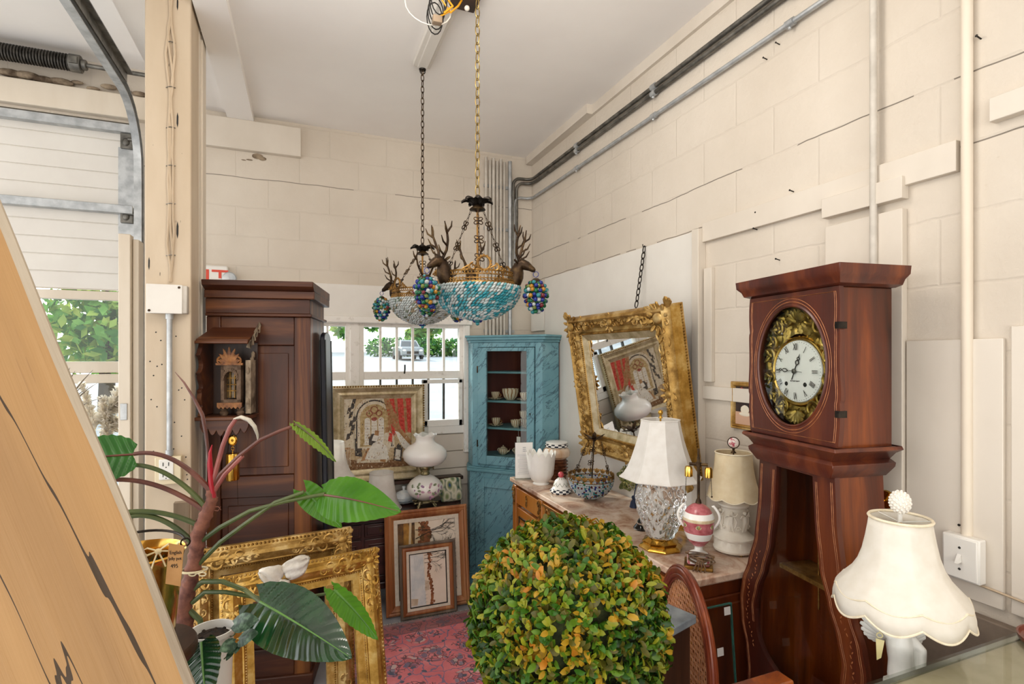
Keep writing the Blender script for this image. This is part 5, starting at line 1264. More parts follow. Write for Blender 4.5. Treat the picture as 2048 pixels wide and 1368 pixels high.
t = thing('hanging_cotton', 'small sprig of white cotton bolls hanging behind the crystal lamp', 'dried flowers', p2)
q = G(); r_ = random.Random(9)
for k in range(9): q.ball((r_.uniform(-.02,.01), r_.uniform(-.05,.06), r_.uniform(-.03,.03)), .02, (1,1,1), sub=2)
obj('cotton_boll', q, MW['shade'], t)
q = G(); q.tube([(.0,.0,.0),(.02,.0,.045)], .003, 6); obj('twig', q, MW['darkcrack'], t)
p = atX(1268, 1004, 1.66)
t = thing('hanging_tassel', 'navy blue tassel on a long cord hanging behind the crystal lamp', 'tassel', p)
q = G(); q.lathe([(.0,.035),(.010,.033),(.013,.024),(.009,.014),(.017,.0),(.023,-.03),(.026,-.042),(.0,-.042)], 30, fn=lambda a, i, r, z: (r*(1+.05*cos(a*15)), z)); obj('skirt', q, MW['navy'], t)
q = G(); q.tube([(0,0,.03),(.005,-.012,.09),(.02,-.05,.14),(.05,-.08,.155)], .003, 6); obj('cord', q, MW['navy'], t)
# -- small framed teacup print on the wall, partly behind the clock
p = atX(1467, 855, XW)
t = thing('teacup_picture', 'small gilt framed print of a teacup on the block wall behind the longcase clock', 'picture', (XW-.002, p.y-.085, p.z), rz=-pi/2)
q = G(); q.frame(.17, .205, [(0,0),(0,.012),(.004,.018),(.009,.016),(.014,.02),(.02,.012),(.022,.004)]); obj('frame', q, MW['gilt'], t)
q = G(); q.box(-.066, .066, -.006, -.004, .02, .185); pr_ = obj('print', q, mat('dark print', '#221a1c', '#3a2a2a', rough=.5, scale=30), t)
q = G(); q.mi = 0; q.box(-.066, .066, -.0075, -.006, .02, .075); q.mi = 1; q.ball((-.012,-.007,.085), .024, (1,.06,.85), sub=2); q.ball((-.012,-.007,.066), .034, (1,.06,.28), sub=2); q.mi = 2
for x, z in ((-.045,.165),(-.03,.172),(-.02,.16),(.0,.168)): q.ball((x,-.007,z), .010, (1,.1,1), sub=1)
obj('painted_cup', q, [mat('print cloth', '#c9a288', rough=.6), mat('print cup', '#e6dcc8', rough=.5), mat('print roses', '#a83a34', rough=.6)], pr_)

# ================================================================== OBJECTS ON THE LOW CHEST
ZB = .634
b = atZ(850, 1013, ZB)
t = thing('parlour_lamp', 'white glass parlour oil lamp painted with roses on the low chest', 'lamp', (b.x, b.y, ZB))
q = G(); q.lathe([(.05,.035),(.045,.045),(.04,.052)], 28, cap=True)
for k in range(4):
    a = pi/2*k+pi/4; d = V((cos(a), sin(a), 0)); q.tube([d*.03+V((0,0,.045)), d*.065+V((0,0,.04)), d*.078+V((0,0,.018)), d*.088+V((0,0,.005))], [.014,.012,.009,.008], 8); scroll(q, d*.08+V((0,0,.02)), d, (0,0,1), .014, .004); tg = V((-sin(a), cos(a), 0)); petal(q, d*.05+V((0,0,.04)), d+tg*.7, V((0,0,1)), .03, .01, .006, 1); petal(q, d*.05+V((0,0,.04)), d-tg*.7, V((0,0,1)), .03, .01, .006, 1)
obj('base', q, gold('pewter gilt', '#5d5238', '#8d8160', '#b3a888', .4, 30, .3, .8), t)
q = G(); q.lathe([(.042,.05),(.07,.062),(.112,.092),(.128,.125),(.124,.152),(.100,.185),(.066,.212),(.040,.225),(.0,.228)], 48); fb = obj('font', q, MW['opal'], t)
ROSEP = [mat('painted '+n_, c, d, rough=.3, scale=60) for n_, c, d in (('rose','#b98aa0','#d8b6c4'), ('leaf','#6f7d5e','#93a07e'), ('bud','#8d5f86','#b08aac'))]
q = G(); r_ = random.Random(3)
def onfont(a, z, r): return V((r*cos(a), r*sin(a), z))
for k in range(26):
    a = -pi/2+TH*0+r_.uniform(-1.1, .9); z = r_.uniform(.10, .175); rr = .1285-2.4*(z-.128)**2*4-.001; q.mi = r_.choice((0,0,1,1,2)); d = V((cos(a), sin(a), .2*(z-.12)/.03)).normalized(); tg = V((-sin(a), cos(a), 0))
    petal(q, onfont(a, z, rr), tg*r_.uniform(-1,1)+V((0,0,r_.uniform(-1,1))), d, .016, .009, .003, 1)
obj('painted_roses', q, ROSEP, fb)
q = G(); q.lathe([(.03,.226),(.034,.235),(.028,.25),(.036,.262),(.04,.275),(.036,.288),(.03,.292),(.03,.3)], 30); q.lathe([(.04,.296),(.098,.298),(.1,.301),(.04,.301)], 30, cap=False); q.tube([(.03,0,.27),(.06,0,.27)], .004, 6); q.tube([(.056,0,.27),(.062,0,.27)], .012, 12); obj('burner', q, gold('burner brass', '#4f4630', '#857a58', '#a89c78', .3, 20, .1, .9), t)
q = G(); q.lathe([(.100,.300),(.118,.308),(.145,.335),(.155,.365),(.148,.395),(.120,.425),(.082,.445),(.066,.460),(.062,.480),(.072,.500),(.082,.512)], 60, cap=False, fn=lambda a, i, r, z: (r, z+(.006*cos(a*8) if i == 10 else 0))); obj('glass_shade', q, MW['opal'], t, solid=.003)
q = G(); q.lathe([(.026,.30),(.036,.34),(.030,.40),(.024,.47),(.0235,.575)], 28, cap=False); obj('chimney', q, MW['clear'], t)
def plain_shade_lamp(px, py, name, label, rt_, rb, h, z0, extra):
    b = atZ(px, py, ZB); t = thing(name, label, 'lamp shade', (b.x, b.y, ZB))
    return t
b = atZ(763, 1018, ZB)
t = thing('drum_shade', 'small white tapered lamp shade standing on the low chest between the lamps', 'lamp shade', (b.x, b.y, ZB))
q = G(); q.lathe([(.135,.004),(.128,.014),(.108,.06),(.095,.12),(.086,.19),(.080,.255)], 64, cap=False, fn=facet(10, .02)); obj('silk', q, MW['shade'], t, solid=.002)
q = G(); q.tube([(.135*cos(2*pi*k/40), .135*sin(2*pi*k/40), .004) for k in range(40)], .004, 6, closed=True); q.tube([(.0805*cos(2*pi*k/40), .0805*sin(2*pi*k/40), .254) for k in range(40)], .0035, 6, closed=True); obj('binding', q, MW['shade'], t)
b = atZ(655, 1036, ZB)
t = thing('bell_shade_lamp', 'tall white lamp with a bell shade and flared foot beside the dark armoire', 'lamp', (b.x+.01, b.y+.0, ZB))
q = G(); q.lathe([(.0,.0),(.155,.0),(.158,.008),(.13,.022),(.105,.06),(.09,.12),(.084,.16),(.05,.175),(.02,.18),(.014,.26),(.0,.26)], 48); obj('body', q, MW['porcelain'], t)
q = G(); q.lathe([(.165,.262),(.158,.268),(.135,.30),(.115,.35),(.103,.41),(.097,.46),(.094,.50)], 64, cap=False, fn=facet(10, .02)); obj('shade', q, MW['shade'], t, solid=.002)
BLW = mat('blue white glaze', '#cfd8df', '#eef0f0', rough=.2, scale=18)
b = atZ(814, 1006, ZB)
t = thing('tureen', 'pale blue and white lidded tureen on a platter behind the parlour lamp', 'tureen', (b.x-.02, b.y+.015, ZB), rz=.3); t.scale = (.68, .68, .8)
q = G(); q.lathe([(.0,.006),(.06,.0),(.09,.006),(.125,.022),(.128,.025),(.09,.012),(.0,.012)], 44, sx=1.15, fn=lambda a, i, r, z: (r*(1+.015*cos(a*12)), z)); obj('platter', q, BLW, t)
q = G(); q.lathe([(.0,.012),(.05,.012),(.085,.03),(.098,.058),(.092,.072),(.0,.074)], 44, sx=1.15); obj('bowl', q, BLW, t)
q = G(); q.lathe([(.096,.072),(.088,.084),(.06,.100),(.03,.112),(.012,.116),(.012,.13),(.018,.14),(.016,.15),(.0,.152)], 44, sx=1.15); obj('lid', q, BLW, t)
b = atZ(905, 1006, ZB)
t = thing('patterned_cushion', 'small cushion with blue and green leaf pattern at the cupboard end of the low chest', 'cushion', (b.x+.0, b.y+.015, ZB+.008), rot=(radians(-14), 0, .1))
m = N('leaf cloth'); vn = m.n('ShaderNodeTexVoronoi', Vector=m.co((1,1,.6)), Scale=22, Randomness=1.0)
m.P(Base__Color=m.ramp(vn.outputs['Distance'], [(.1, '#2f4f78'), (.3, '#7d8a5a'), (.55, '#d9d3bd'), (.8, '#3f5a48')]), Roughness=.9)
q = G(); rows = []
for i in range(13):
    u_ = -1+2*i/12; row = []
    for j in range(24):
        a = 2*pi*j/24; row.append((.085*u_*(1-.04*cos(a)**2), .028*sin(a)*(1-u_**4)**.5, .085+.085*cos(a)*(1-.08*u_*u_)))
    rows.append(row)
q.grid(rows, cv=True); obj('cover', q, m.m, t)
# ================================================================== RUG, FRAMES, PICTURES
m = N('red floral rug'); vec = m.co(); tcq = m.n('ShaderNodeTexCoord'); sx_ = m.n('ShaderNodeSeparateXYZ', Vector=tcq.outputs['Object'])
ws = m.n('ShaderNodeVectorMath', _operation='ADD'); m.set(ws.inputs[0], vec)
nz = m.n('ShaderNodeTexNoise', Vector=vec, Scale=9, Detail=3); sc_ = m.n('ShaderNodeVectorMath', _operation='SCALE', Scale=.10); m.t.links.new(nz.outputs['Color'], sc_.inputs[0]); m.t.links.new(sc_.outputs[0], ws.inputs[1])
vA = m.n('ShaderNodeTexVoronoi', Vector=ws.outputs[0], Scale=7.5); vE = m.n('ShaderNodeTexVoronoi', _feature='DISTANCE_TO_EDGE', Vector=ws.outputs[0], Scale=7.5)
vB = m.n('ShaderNodeTexVoronoi', Vector=ws.outputs[0], Scale=24); vC = m.n('ShaderNodeTexVoronoi', _feature='DISTANCE_TO_EDGE', Vector=ws.outputs[0], Scale=24)
base = m.ramp(m.noise(m.co((1,1,1)), 3.5, 5), [(.3, '#cb5560'), (.55, '#e27b80'), (.75, '#f0b8b6')])
stem = m.math('LESS_THAN', vE.outputs['Distance'], .018); base = m.mix(m.math('MULTIPLY', stem, .8), base, '#5a688a')
flower = m.math('LESS_THAN', vA.outputs['Distance'], .50)
petc = m.ramp(m.n('ShaderNodeSeparateColor', Color=vB.outputs['Color']).outputs[0], [(.2, '#7d8496'), (.4, '#d8c6bd'), (.55, '#c24f57'), (.7, '#8f5f74'), (.9, '#56627e')])
pm = m.math('MULTIPLY', flower, m.math('LESS_THAN', vB.outputs['Distance'], .50)); base = m.mix(m.math('MULTIPLY', pm, .85), base, petc)
ol = m.math('MULTIPLY', m.math('LESS_THAN', vA.outputs['Distance'], .55), m.math('LESS_THAN', vC.outputs['Distance'], .06)); base = m.mix(m.math('MULTIPLY', ol, .8), base, '#2a2230')
leaf = m.math('MULTIPLY', m.math('GREATER_THAN', m.n('ShaderNodeSeparateColor', Color=vB.outputs['Color']).outputs[1], .78), m.math('LESS_THAN', vB.outputs['Distance'], .30)); base = m.mix(leaf, base, '#4a4d63')
by = m.math('GREATER_THAN', sx_.outputs['Y'], 1.33); bx = m.math('GREATER_THAN', m.math('ABSOLUTE', sx_.outputs['X']), .45); bd = m.math('MAXIMUM', by, bx)
base = m.mix(m.math('MULTIPLY', bd, .62), base, '#5a2a26')
m.P(Base__Color=base, Roughness=.95, Sheen__Weight=.3); m.bump(m.noise(m.co(), 220, 2), .4, .003)
t = thing('floral_rug', 'red floral oriental runner rug on the grey floor', 'rug', (.755, 1.90, 0))
q = G(); rows = []
for i in range(60):
    y = -.90+2.38*i/59; rows.append([(x, y, .0085+.0015*sin(y*9+x*4)) for x in (-.53, -.3, 0, .3, .53)])
q.grid(rows); obj('pile', q, m.m, t, solid=.006)
q = G(); r_ = random.Random(3)
for k in range(120):
    x = -.52+1.04*k/119; q.tube([(x, 1.48, .008), (x+r_.uniform(-.006,.006), 1.505, .004)], .0016, 4)
obj('fringe', q, MW['linen'], t, kind=None)
def gilt_frame(name, label, loc, rot, w, h, prof, mats, carve, seed, bd=.11):
    t = thing(name, label, 'picture frame', loc, rot=rot)
    q = G(); q.frame(w, h, prof); q.frame(w, h, [(0, 0), (prof[-1][0], 0), (prof[-1][0], prof[-1][1])]); obj('moulding', q, mats[0], t, ang=30)
    dm = max(p[1] for p in prof)
    if carve:
        n_ = (0, -1, 0)
        for sx in (-1, 1):
            for sz in (-1, 1):
                q = G(); cx, cz = sx*(w/2-bd*.42), h/2+sz*(h/2-bd*.42)
                cartouche(q, (cx, -dm*.86, cz), (1,0,0), (0,0,1), n_, bd*.44, seed)
                spray(q, (cx-sx*bd*.4, -dm*.84, cz), (-sx,0,0), n_, .17, bd*.5, seed+sx+2, 6); spray(q, (cx, -dm*.84, cz-sz*bd*.4), (0,0,-sz), n_, .17, bd*.5, seed+sz+5, 6)
                for k in range(4): a = (k-1.5)*.5; petal(q, (cx+sx*bd*.22, -dm*.8, cz+sz*bd*.22), (sx*cos(a)-sz*sin(a)*sx*.9, -.15, sz*cos(a)), n_, bd*.16, bd*.09, bd*.06, 1)
                obj('corner_carving', q, mats[0], t)
        q = G(); a_ = bd*.80
        for p0, p1 in (((-w/2+a_, h-a_), (w/2-a_, h-a_)), ((-w/2+a_, a_), (-w/2+a_, h-a_)), ((w/2-a_, a_), (w/2-a_, h-a_))): beads(q, (p0[0], -dm*.62, p0[1]), (p1[0], -dm*.62, p1[1]), .010, .0042)
        for p0, p1 in (((-w/2+.012, h-.008), (w/2-.012, h-.008)), ((w/2-.008, .01), (w/2-.008, h-.01)), ((-w/2+.008, .01), (-w/2+.008, h-.01))): beads(q, (p0[0], -dm*.58, p0[1]), (p1[0], -dm*.58, p1[1]), .016, .0065)
        obj('beading', q, mats[1], t)
    return t
PG = [(0, 0), (0, .03), (.008, .038), (.018, .040), (.03, .058), (.045, .062), (.06, .054), (.075, .040), (.080, .042), (.088, .036), (.092, .028), (.118, .024), (.120, .012)]
gilt_frame('carved_frame', 'empty bright gilt frame with carved corners, its top rail draped with a white leaf', (.047, 2.256, .013), (-.243, 0, radians(10.5)), .635, .83, PG, (MW['gilt_hot'], MW['gilt']), True, 3)
gilt_frame('carved_frame', 'darker empty gilt frame leaning behind the bright gilt frame', (-.093, 2.474, .013), (-.112, 0, radians(7.3)), .655, .888, PG, (MW['gilt'], MW['gilt_dark']), True, 8)
# white leaf draped on the rail
p = at(566, 1150, 2.19)
t = thing('white_leaf', 'crumpled white lobed leaf draped over the top rail of the gilt frame', 'leaf', p, rz=radians(8))
m_ = mat('white leaf felt', '#d3cabb', '#efe9df', rough=.8, scale=18, bump=.6, bscale=25, bdist=.01)
q = G()
for cx, cz, a, L, w in ((-.005,.0,2.75,.095,.042), (.005,.005,.55,.11,.045), (.0,-.01,-1.95,.095,.038)):
    rows = []; d = V((cos(a), 0, sin(a))); b = V((-sin(a), 0, cos(a)))
    for i in range(12):
        f = i/11; ww = w*sin(pi*(.12+.86*f)**.8)**.7; row = []
        for j in range(9):
            s_ = -1+2*j/8; pt = V((cx, -.012, cz))+d*(L*f)+b*(ww*s_); pt.y += -.010*(1-s_*s_)-.012*sin(f*3)+.006*sin(s_*7+f*9); row.append(pt)
        rows.append(row)
    q.grid(rows)
obj('lobes', q, m_, t, solid=.004, ang=80)

def wood_frame(t, w, h, prof, m0, lin_w=None):
    q = G(); q.frame(w, h, prof); q.frame(w, h, [(0, 0), (prof[-1][0], 0), (prof[-1][0], prof[-1][1])]); obj('moulding', q, m0, t, ang=25)
def patch(q, pts, mi, y): q.mi = mi; q.f([q.v((x, y, z)) for x, z in pts])
# large sideways landscape
ART = [mat('art '+n_, c, d, rough=.6, scale=sc0) for n_, c, d, sc0 in (('cream sky','#e9d9c4','#f2e6d6',6), ('umber','#3a2714','#7a5426',22), ('ochre','#8a5a1e','#b88636',20), ('rust','#6b3a1e','#a5673c',24), ('black branch','#1a120c','#2b1d12',30), ('pale road','#cbb28a','#e0cda8',14), ('snow blue','#c9d0d2','#e6e6e2',12), ('stone','#b9a48a','#d8c8b0',30))]
def branches(q, base, ang, L, depth, r, y, rr):
    e = (base[0]+L*cos(ang), base[1]+L*sin(ang)); q.tube([(base[0], y, base[1]), ((base[0]+e[0])/2+rr.uniform(-.04,.04)*L, y, (base[1]+e[1])/2+rr.uniform(-.04,.04)*L), (e[0], y, e[1])], [r, r*.8, r*.55], 5, flat=.3)
    if depth: 
        for k in range(3): f = rr.uniform(.45, 1); branches(q, (base[0]+L*f*cos(ang), base[1]+L*f*sin(ang)), ang+rr.uniform(-.75, .75), L*rr.uniform(.45, .7), depth-1, r*.55, y, rr)
t = thing('landscape_painting', 'large oak framed bare-tree landscape stood on its side against the low chest', 'painting', (.80, 3.488, .008), rot=(-.148, 0, 0))
w_, h_ = .565, .66
wood_frame(t, w_, h_, [(0,0),(0,.018),(.012,.026),(.022,.022),(.030,.030),(.042,.026),(.050,.018),(.058,.014),(.060,.010)], MW['picwood'])
q = G(); q.frame(w_-.118, h_-.118, [(0,.012),(.003,.015),(.026,.010),(.028,.004)]); obj('liner', q, MW['linen'], t, loc=(0,0,.059))
q = G(); q.box(-w_/2+.08, w_/2-.08, -.006, -.002, .08, h_-.08); cv = obj('canvas', q, ART[0], t)
x0, x1, z0, z1 = -w_/2+.086, w_/2-.086, .086, h_-.086
def U(u, v): return (x0+(x1-x0)*u, z0+(z1-z0)*v)
q = G()
patch(q, [U(0,0),U(.28,0),U(.31,.3),U(.28,.6),U(.30,1),U(0,1)], 1, -.0065); patch(q, [U(.08,.2),U(.24,.25),U(.26,.7),U(.18,1),U(.10,1)], 2, -.0068); patch(q, [U(.15,.3),U(.19,.3),U(.24,1),U(.20,1)], 5, -.0071); patch(q, [U(.30,.2),U(.42,.3),U(.44,.6),U(.41,1),U(.29,1)], 5, -.0066)
rp = random.Random(31)
for k in range(150):
    v = .40+.6*rp.random(); u = .44+rp.gauss(.0, .055)+.09*max(0, v-.7)+.03*sin(v*17); q.mi = 3 if rp.random() < .8 else 1; c = U(u, v); q.ball((c[0], -.0065, c[1]), rp.uniform(.005, .018), (1,.03,1.2), sub=1)
q.mi = 4; rr = random.Random(12); 
for v, L, a in ((.68,.22,.05),(.78,.20,.3),(.50,.16,.1),(.15,.22,.2),(.90,.14,-.1)): branches(q, U(.30, v), a, L, 5, .0075, -.0075, rr)
for k in range(4): branches(q, U(1.0, .05+.16*k), 2.4+.25*k, .12, 4, .004, -.0075, rr)
obj('painted_scene', q, ART, cv, norm=False)
t = thing('winter_painting', 'smaller grey and oak framed winter landscape on its side, leaning on the larger one', 'painting', (.783, 3.412, .008), rot=(-.13, 0, 0))
w_, h_ = .372, .462
wood_frame(t, w_, h_, [(0,0),(0,.014),(.006,.020),(.014,.018),(.018,.012)], MW['picgrey'])
q = G(); q.frame(w_-.034, h_-.034, [(0,.010),(.006,.016),(.014,.018),(.026,.012),(.028,.006)]); obj('inner_moulding', q, MW['picwood'], t, loc=(0,0,.017), ang=25)
q = G(); q.frame(w_-.088, h_-.088, [(0,.010),(.002,.012),(.018,.008),(.019,.004)]); obj('liner', q, MW['linen'], t, loc=(0,0,.044))
q = G(); q.frame(w_-.124, h_-.124, [(0,.010),(.002,.011),(.006,.007),(.007,.004)]); obj('slip', q, MW['black'], t, loc=(0,0,.062))
q = G(); q.box(-w_/2+.06, w_/2-.06, -.006, -.002, .06, h_-.06); cv = obj('canvas', q, ART[0], t)
x0, x1, z0, z1 = -w_/2+.07, w_/2-.07, .07, h_-.07
q = G(); patch(q, [U(0,0),U(.42,0),U(.40,.5),U(.36,1),U(0,1)], 6, -.0065)
for k in range(9): u = .03+.035*k; q.mi = 6; q.tube([(U(u,.3)[0],-.0068,U(u,.3)[1]),(U(u+.1,.6)[0],-.0068,U(u+.1,.6)[1]),(U(u+.08,.98)[0],-.0068,U(u+.08,.98)[1])], .002, 4, flat=.2)
for k in range(130):
    v = rp.random(); u = .50+.02*sin(v*9)+abs(rp.gauss(0,.035))+.05*(v < .5); q.mi = 3; c = U(u, v); q.ball((c[0], -.0065, c[1]), rp.uniform(.003, .008), (1,.03,1.4), sub=1)
patch(q, [U(.0,.02),U(.18,.02),U(.2,.14),U(.0,.16)], 7, -.0069); patch(q, [U(.40,.28),U(.52,.28),U(.52,.46),U(.40,.46)], 7, -.0069)
q.mi = 4
for v in (.97, .9, .82): branches(q, U(.40, v), rr.uniform(-.15,.15), .09, 4, .0035, -.0075, rr)
for k in range(7): q.tube([(U(.38,.05+.07*k)[0],-.007,U(.38,.05+.07*k)[1]),(U(.46,.05+.07*k)[0],-.007,U(.46,.06+.07*k)[1])], .0012, 4, flat=.3)
obj('painted_scene', q, ART, cv, norm=False)
# needlepoint in silver-gilt frame
t = thing('needlepoint_picture', 'large framed needlepoint of a couple below a gothic window with a red curtain', 'picture', (.532, 3.955, .787), rot=(-.03, 0, 0))
w_, h_ = .67, .70
wood_frame(t, w_, h_, [(0,0),(0,.03),(.008,.045),(.018,.050),(.026,.042),(.05,.028),(.066,.034),(.074,.026),(.080,.022),(.094,.014),(.096,.008)], MW['gilt_pale'])
q = G()
for p0, p1 in (((-w_/2+.01, h_-.008), (w_/2-.01, h_-.008)), ((-w_/2+.008, .01), (-w_/2+.008, h_-.01)), ((w_/2-.008, .01), (w_/2-.008, h_-.01))): beads(q, (p0[0], -.046, p0[1]), (p1[0], -.046, p1[1]), .018, .0075)
obj('rope_edge', q, MW['gilt_dark'], t)
NP = [mat('wool '+n_, c, d, rough=.95, scale=60, bump=.5, bscale=220) for n_, c, d in (('ground','#b39a76','#cdb894'), ('stone','#cfc2a8','#e0d5bf'), ('dark','#3e3a38','#5c5650'), ('red','#b5342c','#d8574a'), ('window','#a98f5e','#cbb488'), ('tan','#9a6f45','#b98f66'), ('white','#d8d2c6','#eae5da'), ('brown','#6b4a30','#8f6b4a'), ('rosewindow','#8d4238','#b0685a'))]
q = G(); q.box(-w_/2+.085, w_/2-.085, -.006, -.002, .085, h_-.085); cv = obj('canvas', q, NP[0], t)
x0, x1, z0, z1 = -w_/2+.092, w_/2-.092, .092, h_-.092
q = G(); Y1, Y2, Y3, Y4 = -.0064, -.0068, -.0072, -.0076
patch(q, [U(0,.30),U(.16,.30),U(.16,1),U(0,1)], 1, Y1)
for k in range(9): u = .03+.014*(k % 5)+.05*sin(k*2.1)**2; v = .42+.06*k; patch(q, [U(u,v),U(u+.05,v+.02),U(u+.07,v+.10),U(u+.02,v+.09)], 2, Y2)
patch(q, [U(.0,.05),U(.1,.05),U(.1,.32),U(0,.32)], 5, Y2)
for k in range(5): patch(q, [U(.01+.02*k,.06),U(.018+.02*k,.06),U(.018+.02*k,.31),U(.01+.02*k,.31)], 1, Y3)
def arch(cx, w, v0, v1, mi, y): patch(q, [U(cx-w,v0),U(cx+w,v0)]+[U(cx+w*cos(pi*k/16), v1-(w*.9)+w*.95*sin(pi*k/16)) for k in range(17)], mi, y)
arch(.44,.30,.28,1.0,1,Y1); arch(.44,.265,.30,.96,2,Y2); arch(.44,.245,.30,.94,1,Y3); arch(.44,.205,.32,.90,4,Y4)
for cx in (.34,.44,.54): arch(cx,.042,.34,.72,6,-.0079)
for k in range(3):
    for j in range(8): patch(q, [U(.305+.1*k,.36+.04*j),U(.375+.1*k,.36+.04*j),U(.375+.1*k,.364+.04*j),U(.305+.1*k,.364+.04*j)], 4, -.0081)
for cu, cvv, r in ((.37,.78,.02),(.51,.78,.02),(.44,.83,.025)): q.mi = 8; c = U(cu, cvv); q.ring((c[0],-.008,c[1]), r, .003, (1,0,0), (0,0,1), 16, 4)
q.mi = 8; c = U(.44,.70); q.ball((c[0],-.008,c[1]), .018, (1.2,.05,.8))
for k in range(9):                                        # curtain folds
    u = .60+.045*k; patch(q, [U(u,.98),U(u+.055,.98),U(min(1,u+.09+.02*k),.62-.02*k),U(min(1,.70+.035*k),.42+.01*k),U(.66+.04*k,.50)], 3 if k % 3 else 5, -.0074-.0001*k)
patch(q, [U(.58,.98),U(.66,.98),U(.84,.55),U(1.0,.36),U(1.0,.30),U(.80,.46),U(.66,.66)], 5, -.0085)
patch(q, [U(.74,.52),U(.80,.50),U(1,.27),U(1,.18),U(.86,.28)], 6, -.0087)
patch(q, [U(0,0),U(1,0),U(1,.13),U(.5,.10),U(0,.16)], 7, Y2); patch(q, [U(.18,.10),U(.62,.08),U(.66,.14),U(.2,.16)], 1, Y3); patch(q, [U(.16,.20),U(.26,.18),U(.26,.42),U(.16,.44)], 2, Y2)
for pts, mi in (([(.30,.14),(.66,.12),(.62,.30),(.52,.40),(.42,.36),(.34,.24)],6), ([(.36,.34),(.46,.32),(.50,.44),(.42,.50),(.36,.44)],2), ([(.40,.40),(.48,.38),(.50,.46),(.43,.48)],6), ([(.24,.12),(.38,.14),(.42,.28),(.34,.30)],5), ([(.56,.26),(.66,.22),(.72,.44),(.66,.54),(.58,.48)],1), ([(.64,.38),(.70,.36),(.71,.48),(.66,.50)],3), ([(.60,.50),(.66,.50),(.67,.58),(.61,.58)],5), ([(.44,.47),(.50,.46),(.51,.53),(.45,.54)],5), ([(.72,.10),(.84,.08),(.86,.28),(.80,.34),(.73,.26)],2), ([(.74,.12),(.82,.10),(.83,.24),(.76,.26)],6), ([(.52,.10),(.60,.08),(.62,.20),(.55,.24)],5)):
    patch(q, [U(a, b) for a, b in pts], mi, -.0090-.0001*mi)
rp = random.Random(8)
for k in range(620):
    u, v = rp.random(), rp.random()*.98; s_ = rp.uniform(.004, .013); q.mi = rp.choice((0,0,1,5,7,2,4,4)) if v > .18 else rp.choice((5,7,0,1)); 
    if u > .62 and v > .5: q.mi = rp.choice((3,3,5,8))
    patch(q, [U(max(0,u-s_*.5), v), U(u, max(0,v-s_)), U(min(1,u+s_*.6), v), U(u, min(1,v+s_*1.6))], q.mi, -.0102-.000001*k)
obj('stitched_scene', q, NP, cv, norm=False, smooth=False)
# light framed picture leaning on the sideboard front
t = thing('pine_frame', 'light pine picture frame leaning on the sideboard front behind the topiary ball', 'picture frame', (1.225, 2.83, .016), rot=(-.10, 0, radians(-90)))
q = G(); q.frame(.44, .645, [(0,0),(0,.02),(.01,.024),(.04,.02),(.045,.01)]); obj('moulding', q, MW['honey'], t, ang=25)
q = G(); q.box(-.19, .19, -.008, -.002, .03, .615); obj('canvas', q, ART[0], t)

# ================================================================== CANE CHAIR, BOX, DARK CHAIR
ca_ = math.atan2(.95, .3)          # back plane runs this way
t = thing('cane_chair', 'oval cane-back mahogany chair pushed against the end of the sideboard', 'chair', (1.18, 1.41, .018), rz=ca_-pi)
# local x along the back, local -y is where the seat goes
OA, OB, OZ = .205, .265, .70
def oval(s_, y): return [(OA*s_*cos(2*pi*k/56), y, OZ+OB*s_*sin(2*pi*k/56)) for k in range(56)]
q = G()
for s_, y, r in ((1.0,0,.016),(.94,-.006,.008),(1.05,-.004,.007),(.90,-.004,.004)): q.tube(oval(s_, y), r, 10, closed=True)
fr_ = obj('back_frame', q, MW['caneframe'], t)
CANE = mat('cane', '#a5673f', '#c98d62', rough=.5, scale=40)
q = G(); st = .0175
n_ = int(OA*2/st)
def chord(p, d):                     # clip a line to the oval
    a = (d[0]/OA)**2+(d[1]/OB)**2; b = 2*(p[0]*d[0]/OA**2+p[1]*d[1]/OB**2); c = (p[0]/OA)**2+(p[1]/OB)**2-.86
    D = b*b-4*a*c
    return None if D <= 0 else ((-b-sqrt(D))/(2*a), (-b+sqrt(D))/(2*a))
for d, y in (((1,0),.0),((0,1),.0012),((.7071,.7071),.0024),((.7071,-.7071),-.0012)):
    nrm = (-d[1], d[0])
    for k in range(-22, 23):
        for off in ((-.0022, .0022) if abs(d[0]*d[1]) < .1 else (0,)):
            p = (nrm[0]*(k*st+off), nrm[1]*(k*st+off)); c = chord(p, d)
            if c: q.tube([(p[0]+d[0]*c[0], y, OZ+p[1]+d[1]*c[0]), (p[0]+d[0]*c[1], y, OZ+p[1]+d[1]*c[1])], .0014, 4)
obj('cane_panel', q, CANE, t)
q = G(); q.grid([[(x*(.23-.03*f), -.02-.38*f, .46+.0*f) for x in (-1,-.5,0,.5,1)] for f in (0,.25,.5,.75,1)]); obj('seat', q, CANE, t, solid=.02)
q = G(); q.tube([(-.22,-.02,.445),(-.20,-.40,.445),(.20,-.40,.445),(.22,-.02,.445)], .022, 8, closed=True); obj('seat_rail', q, MW['caneframe'], t)
for sx in (-1, 1):
    q = G(); q.tube([(sx*.14,0,.51),(sx*.19,0,.455),(sx*.205,.0,.40),(sx*.205,.02,.2),(sx*.21,.05,0)], [.014,.018,.02,.016,.011], 10); obj('leg', q, MW['caneframe'], t)
    q = G(); q.lathe([(.0,0),(.010,0),(.012,.02),(.017,.3),(.022,.40),(.02,.445),(.0,.446)], 14, (sx*.19,-.39,0)); obj('leg', q, MW['caneframe'], t)
CHT = M.Translation(V((1.18, 1.41, 0))) @ M.Rotation(ca_-pi, 4, 'Z')
bx = CHT @ V((-.09, -.17, .472))
t = thing('dark_box', 'tall dark wooden box with a grey stone lid standing on the cane chair', 'box', (1.005, 1.34, .49), rz=.3)
q = G(); q.box(-.075, .075, -.075, .075, 0, .40); obj('body', q, MW['shedwood'], t, bevel=.004)
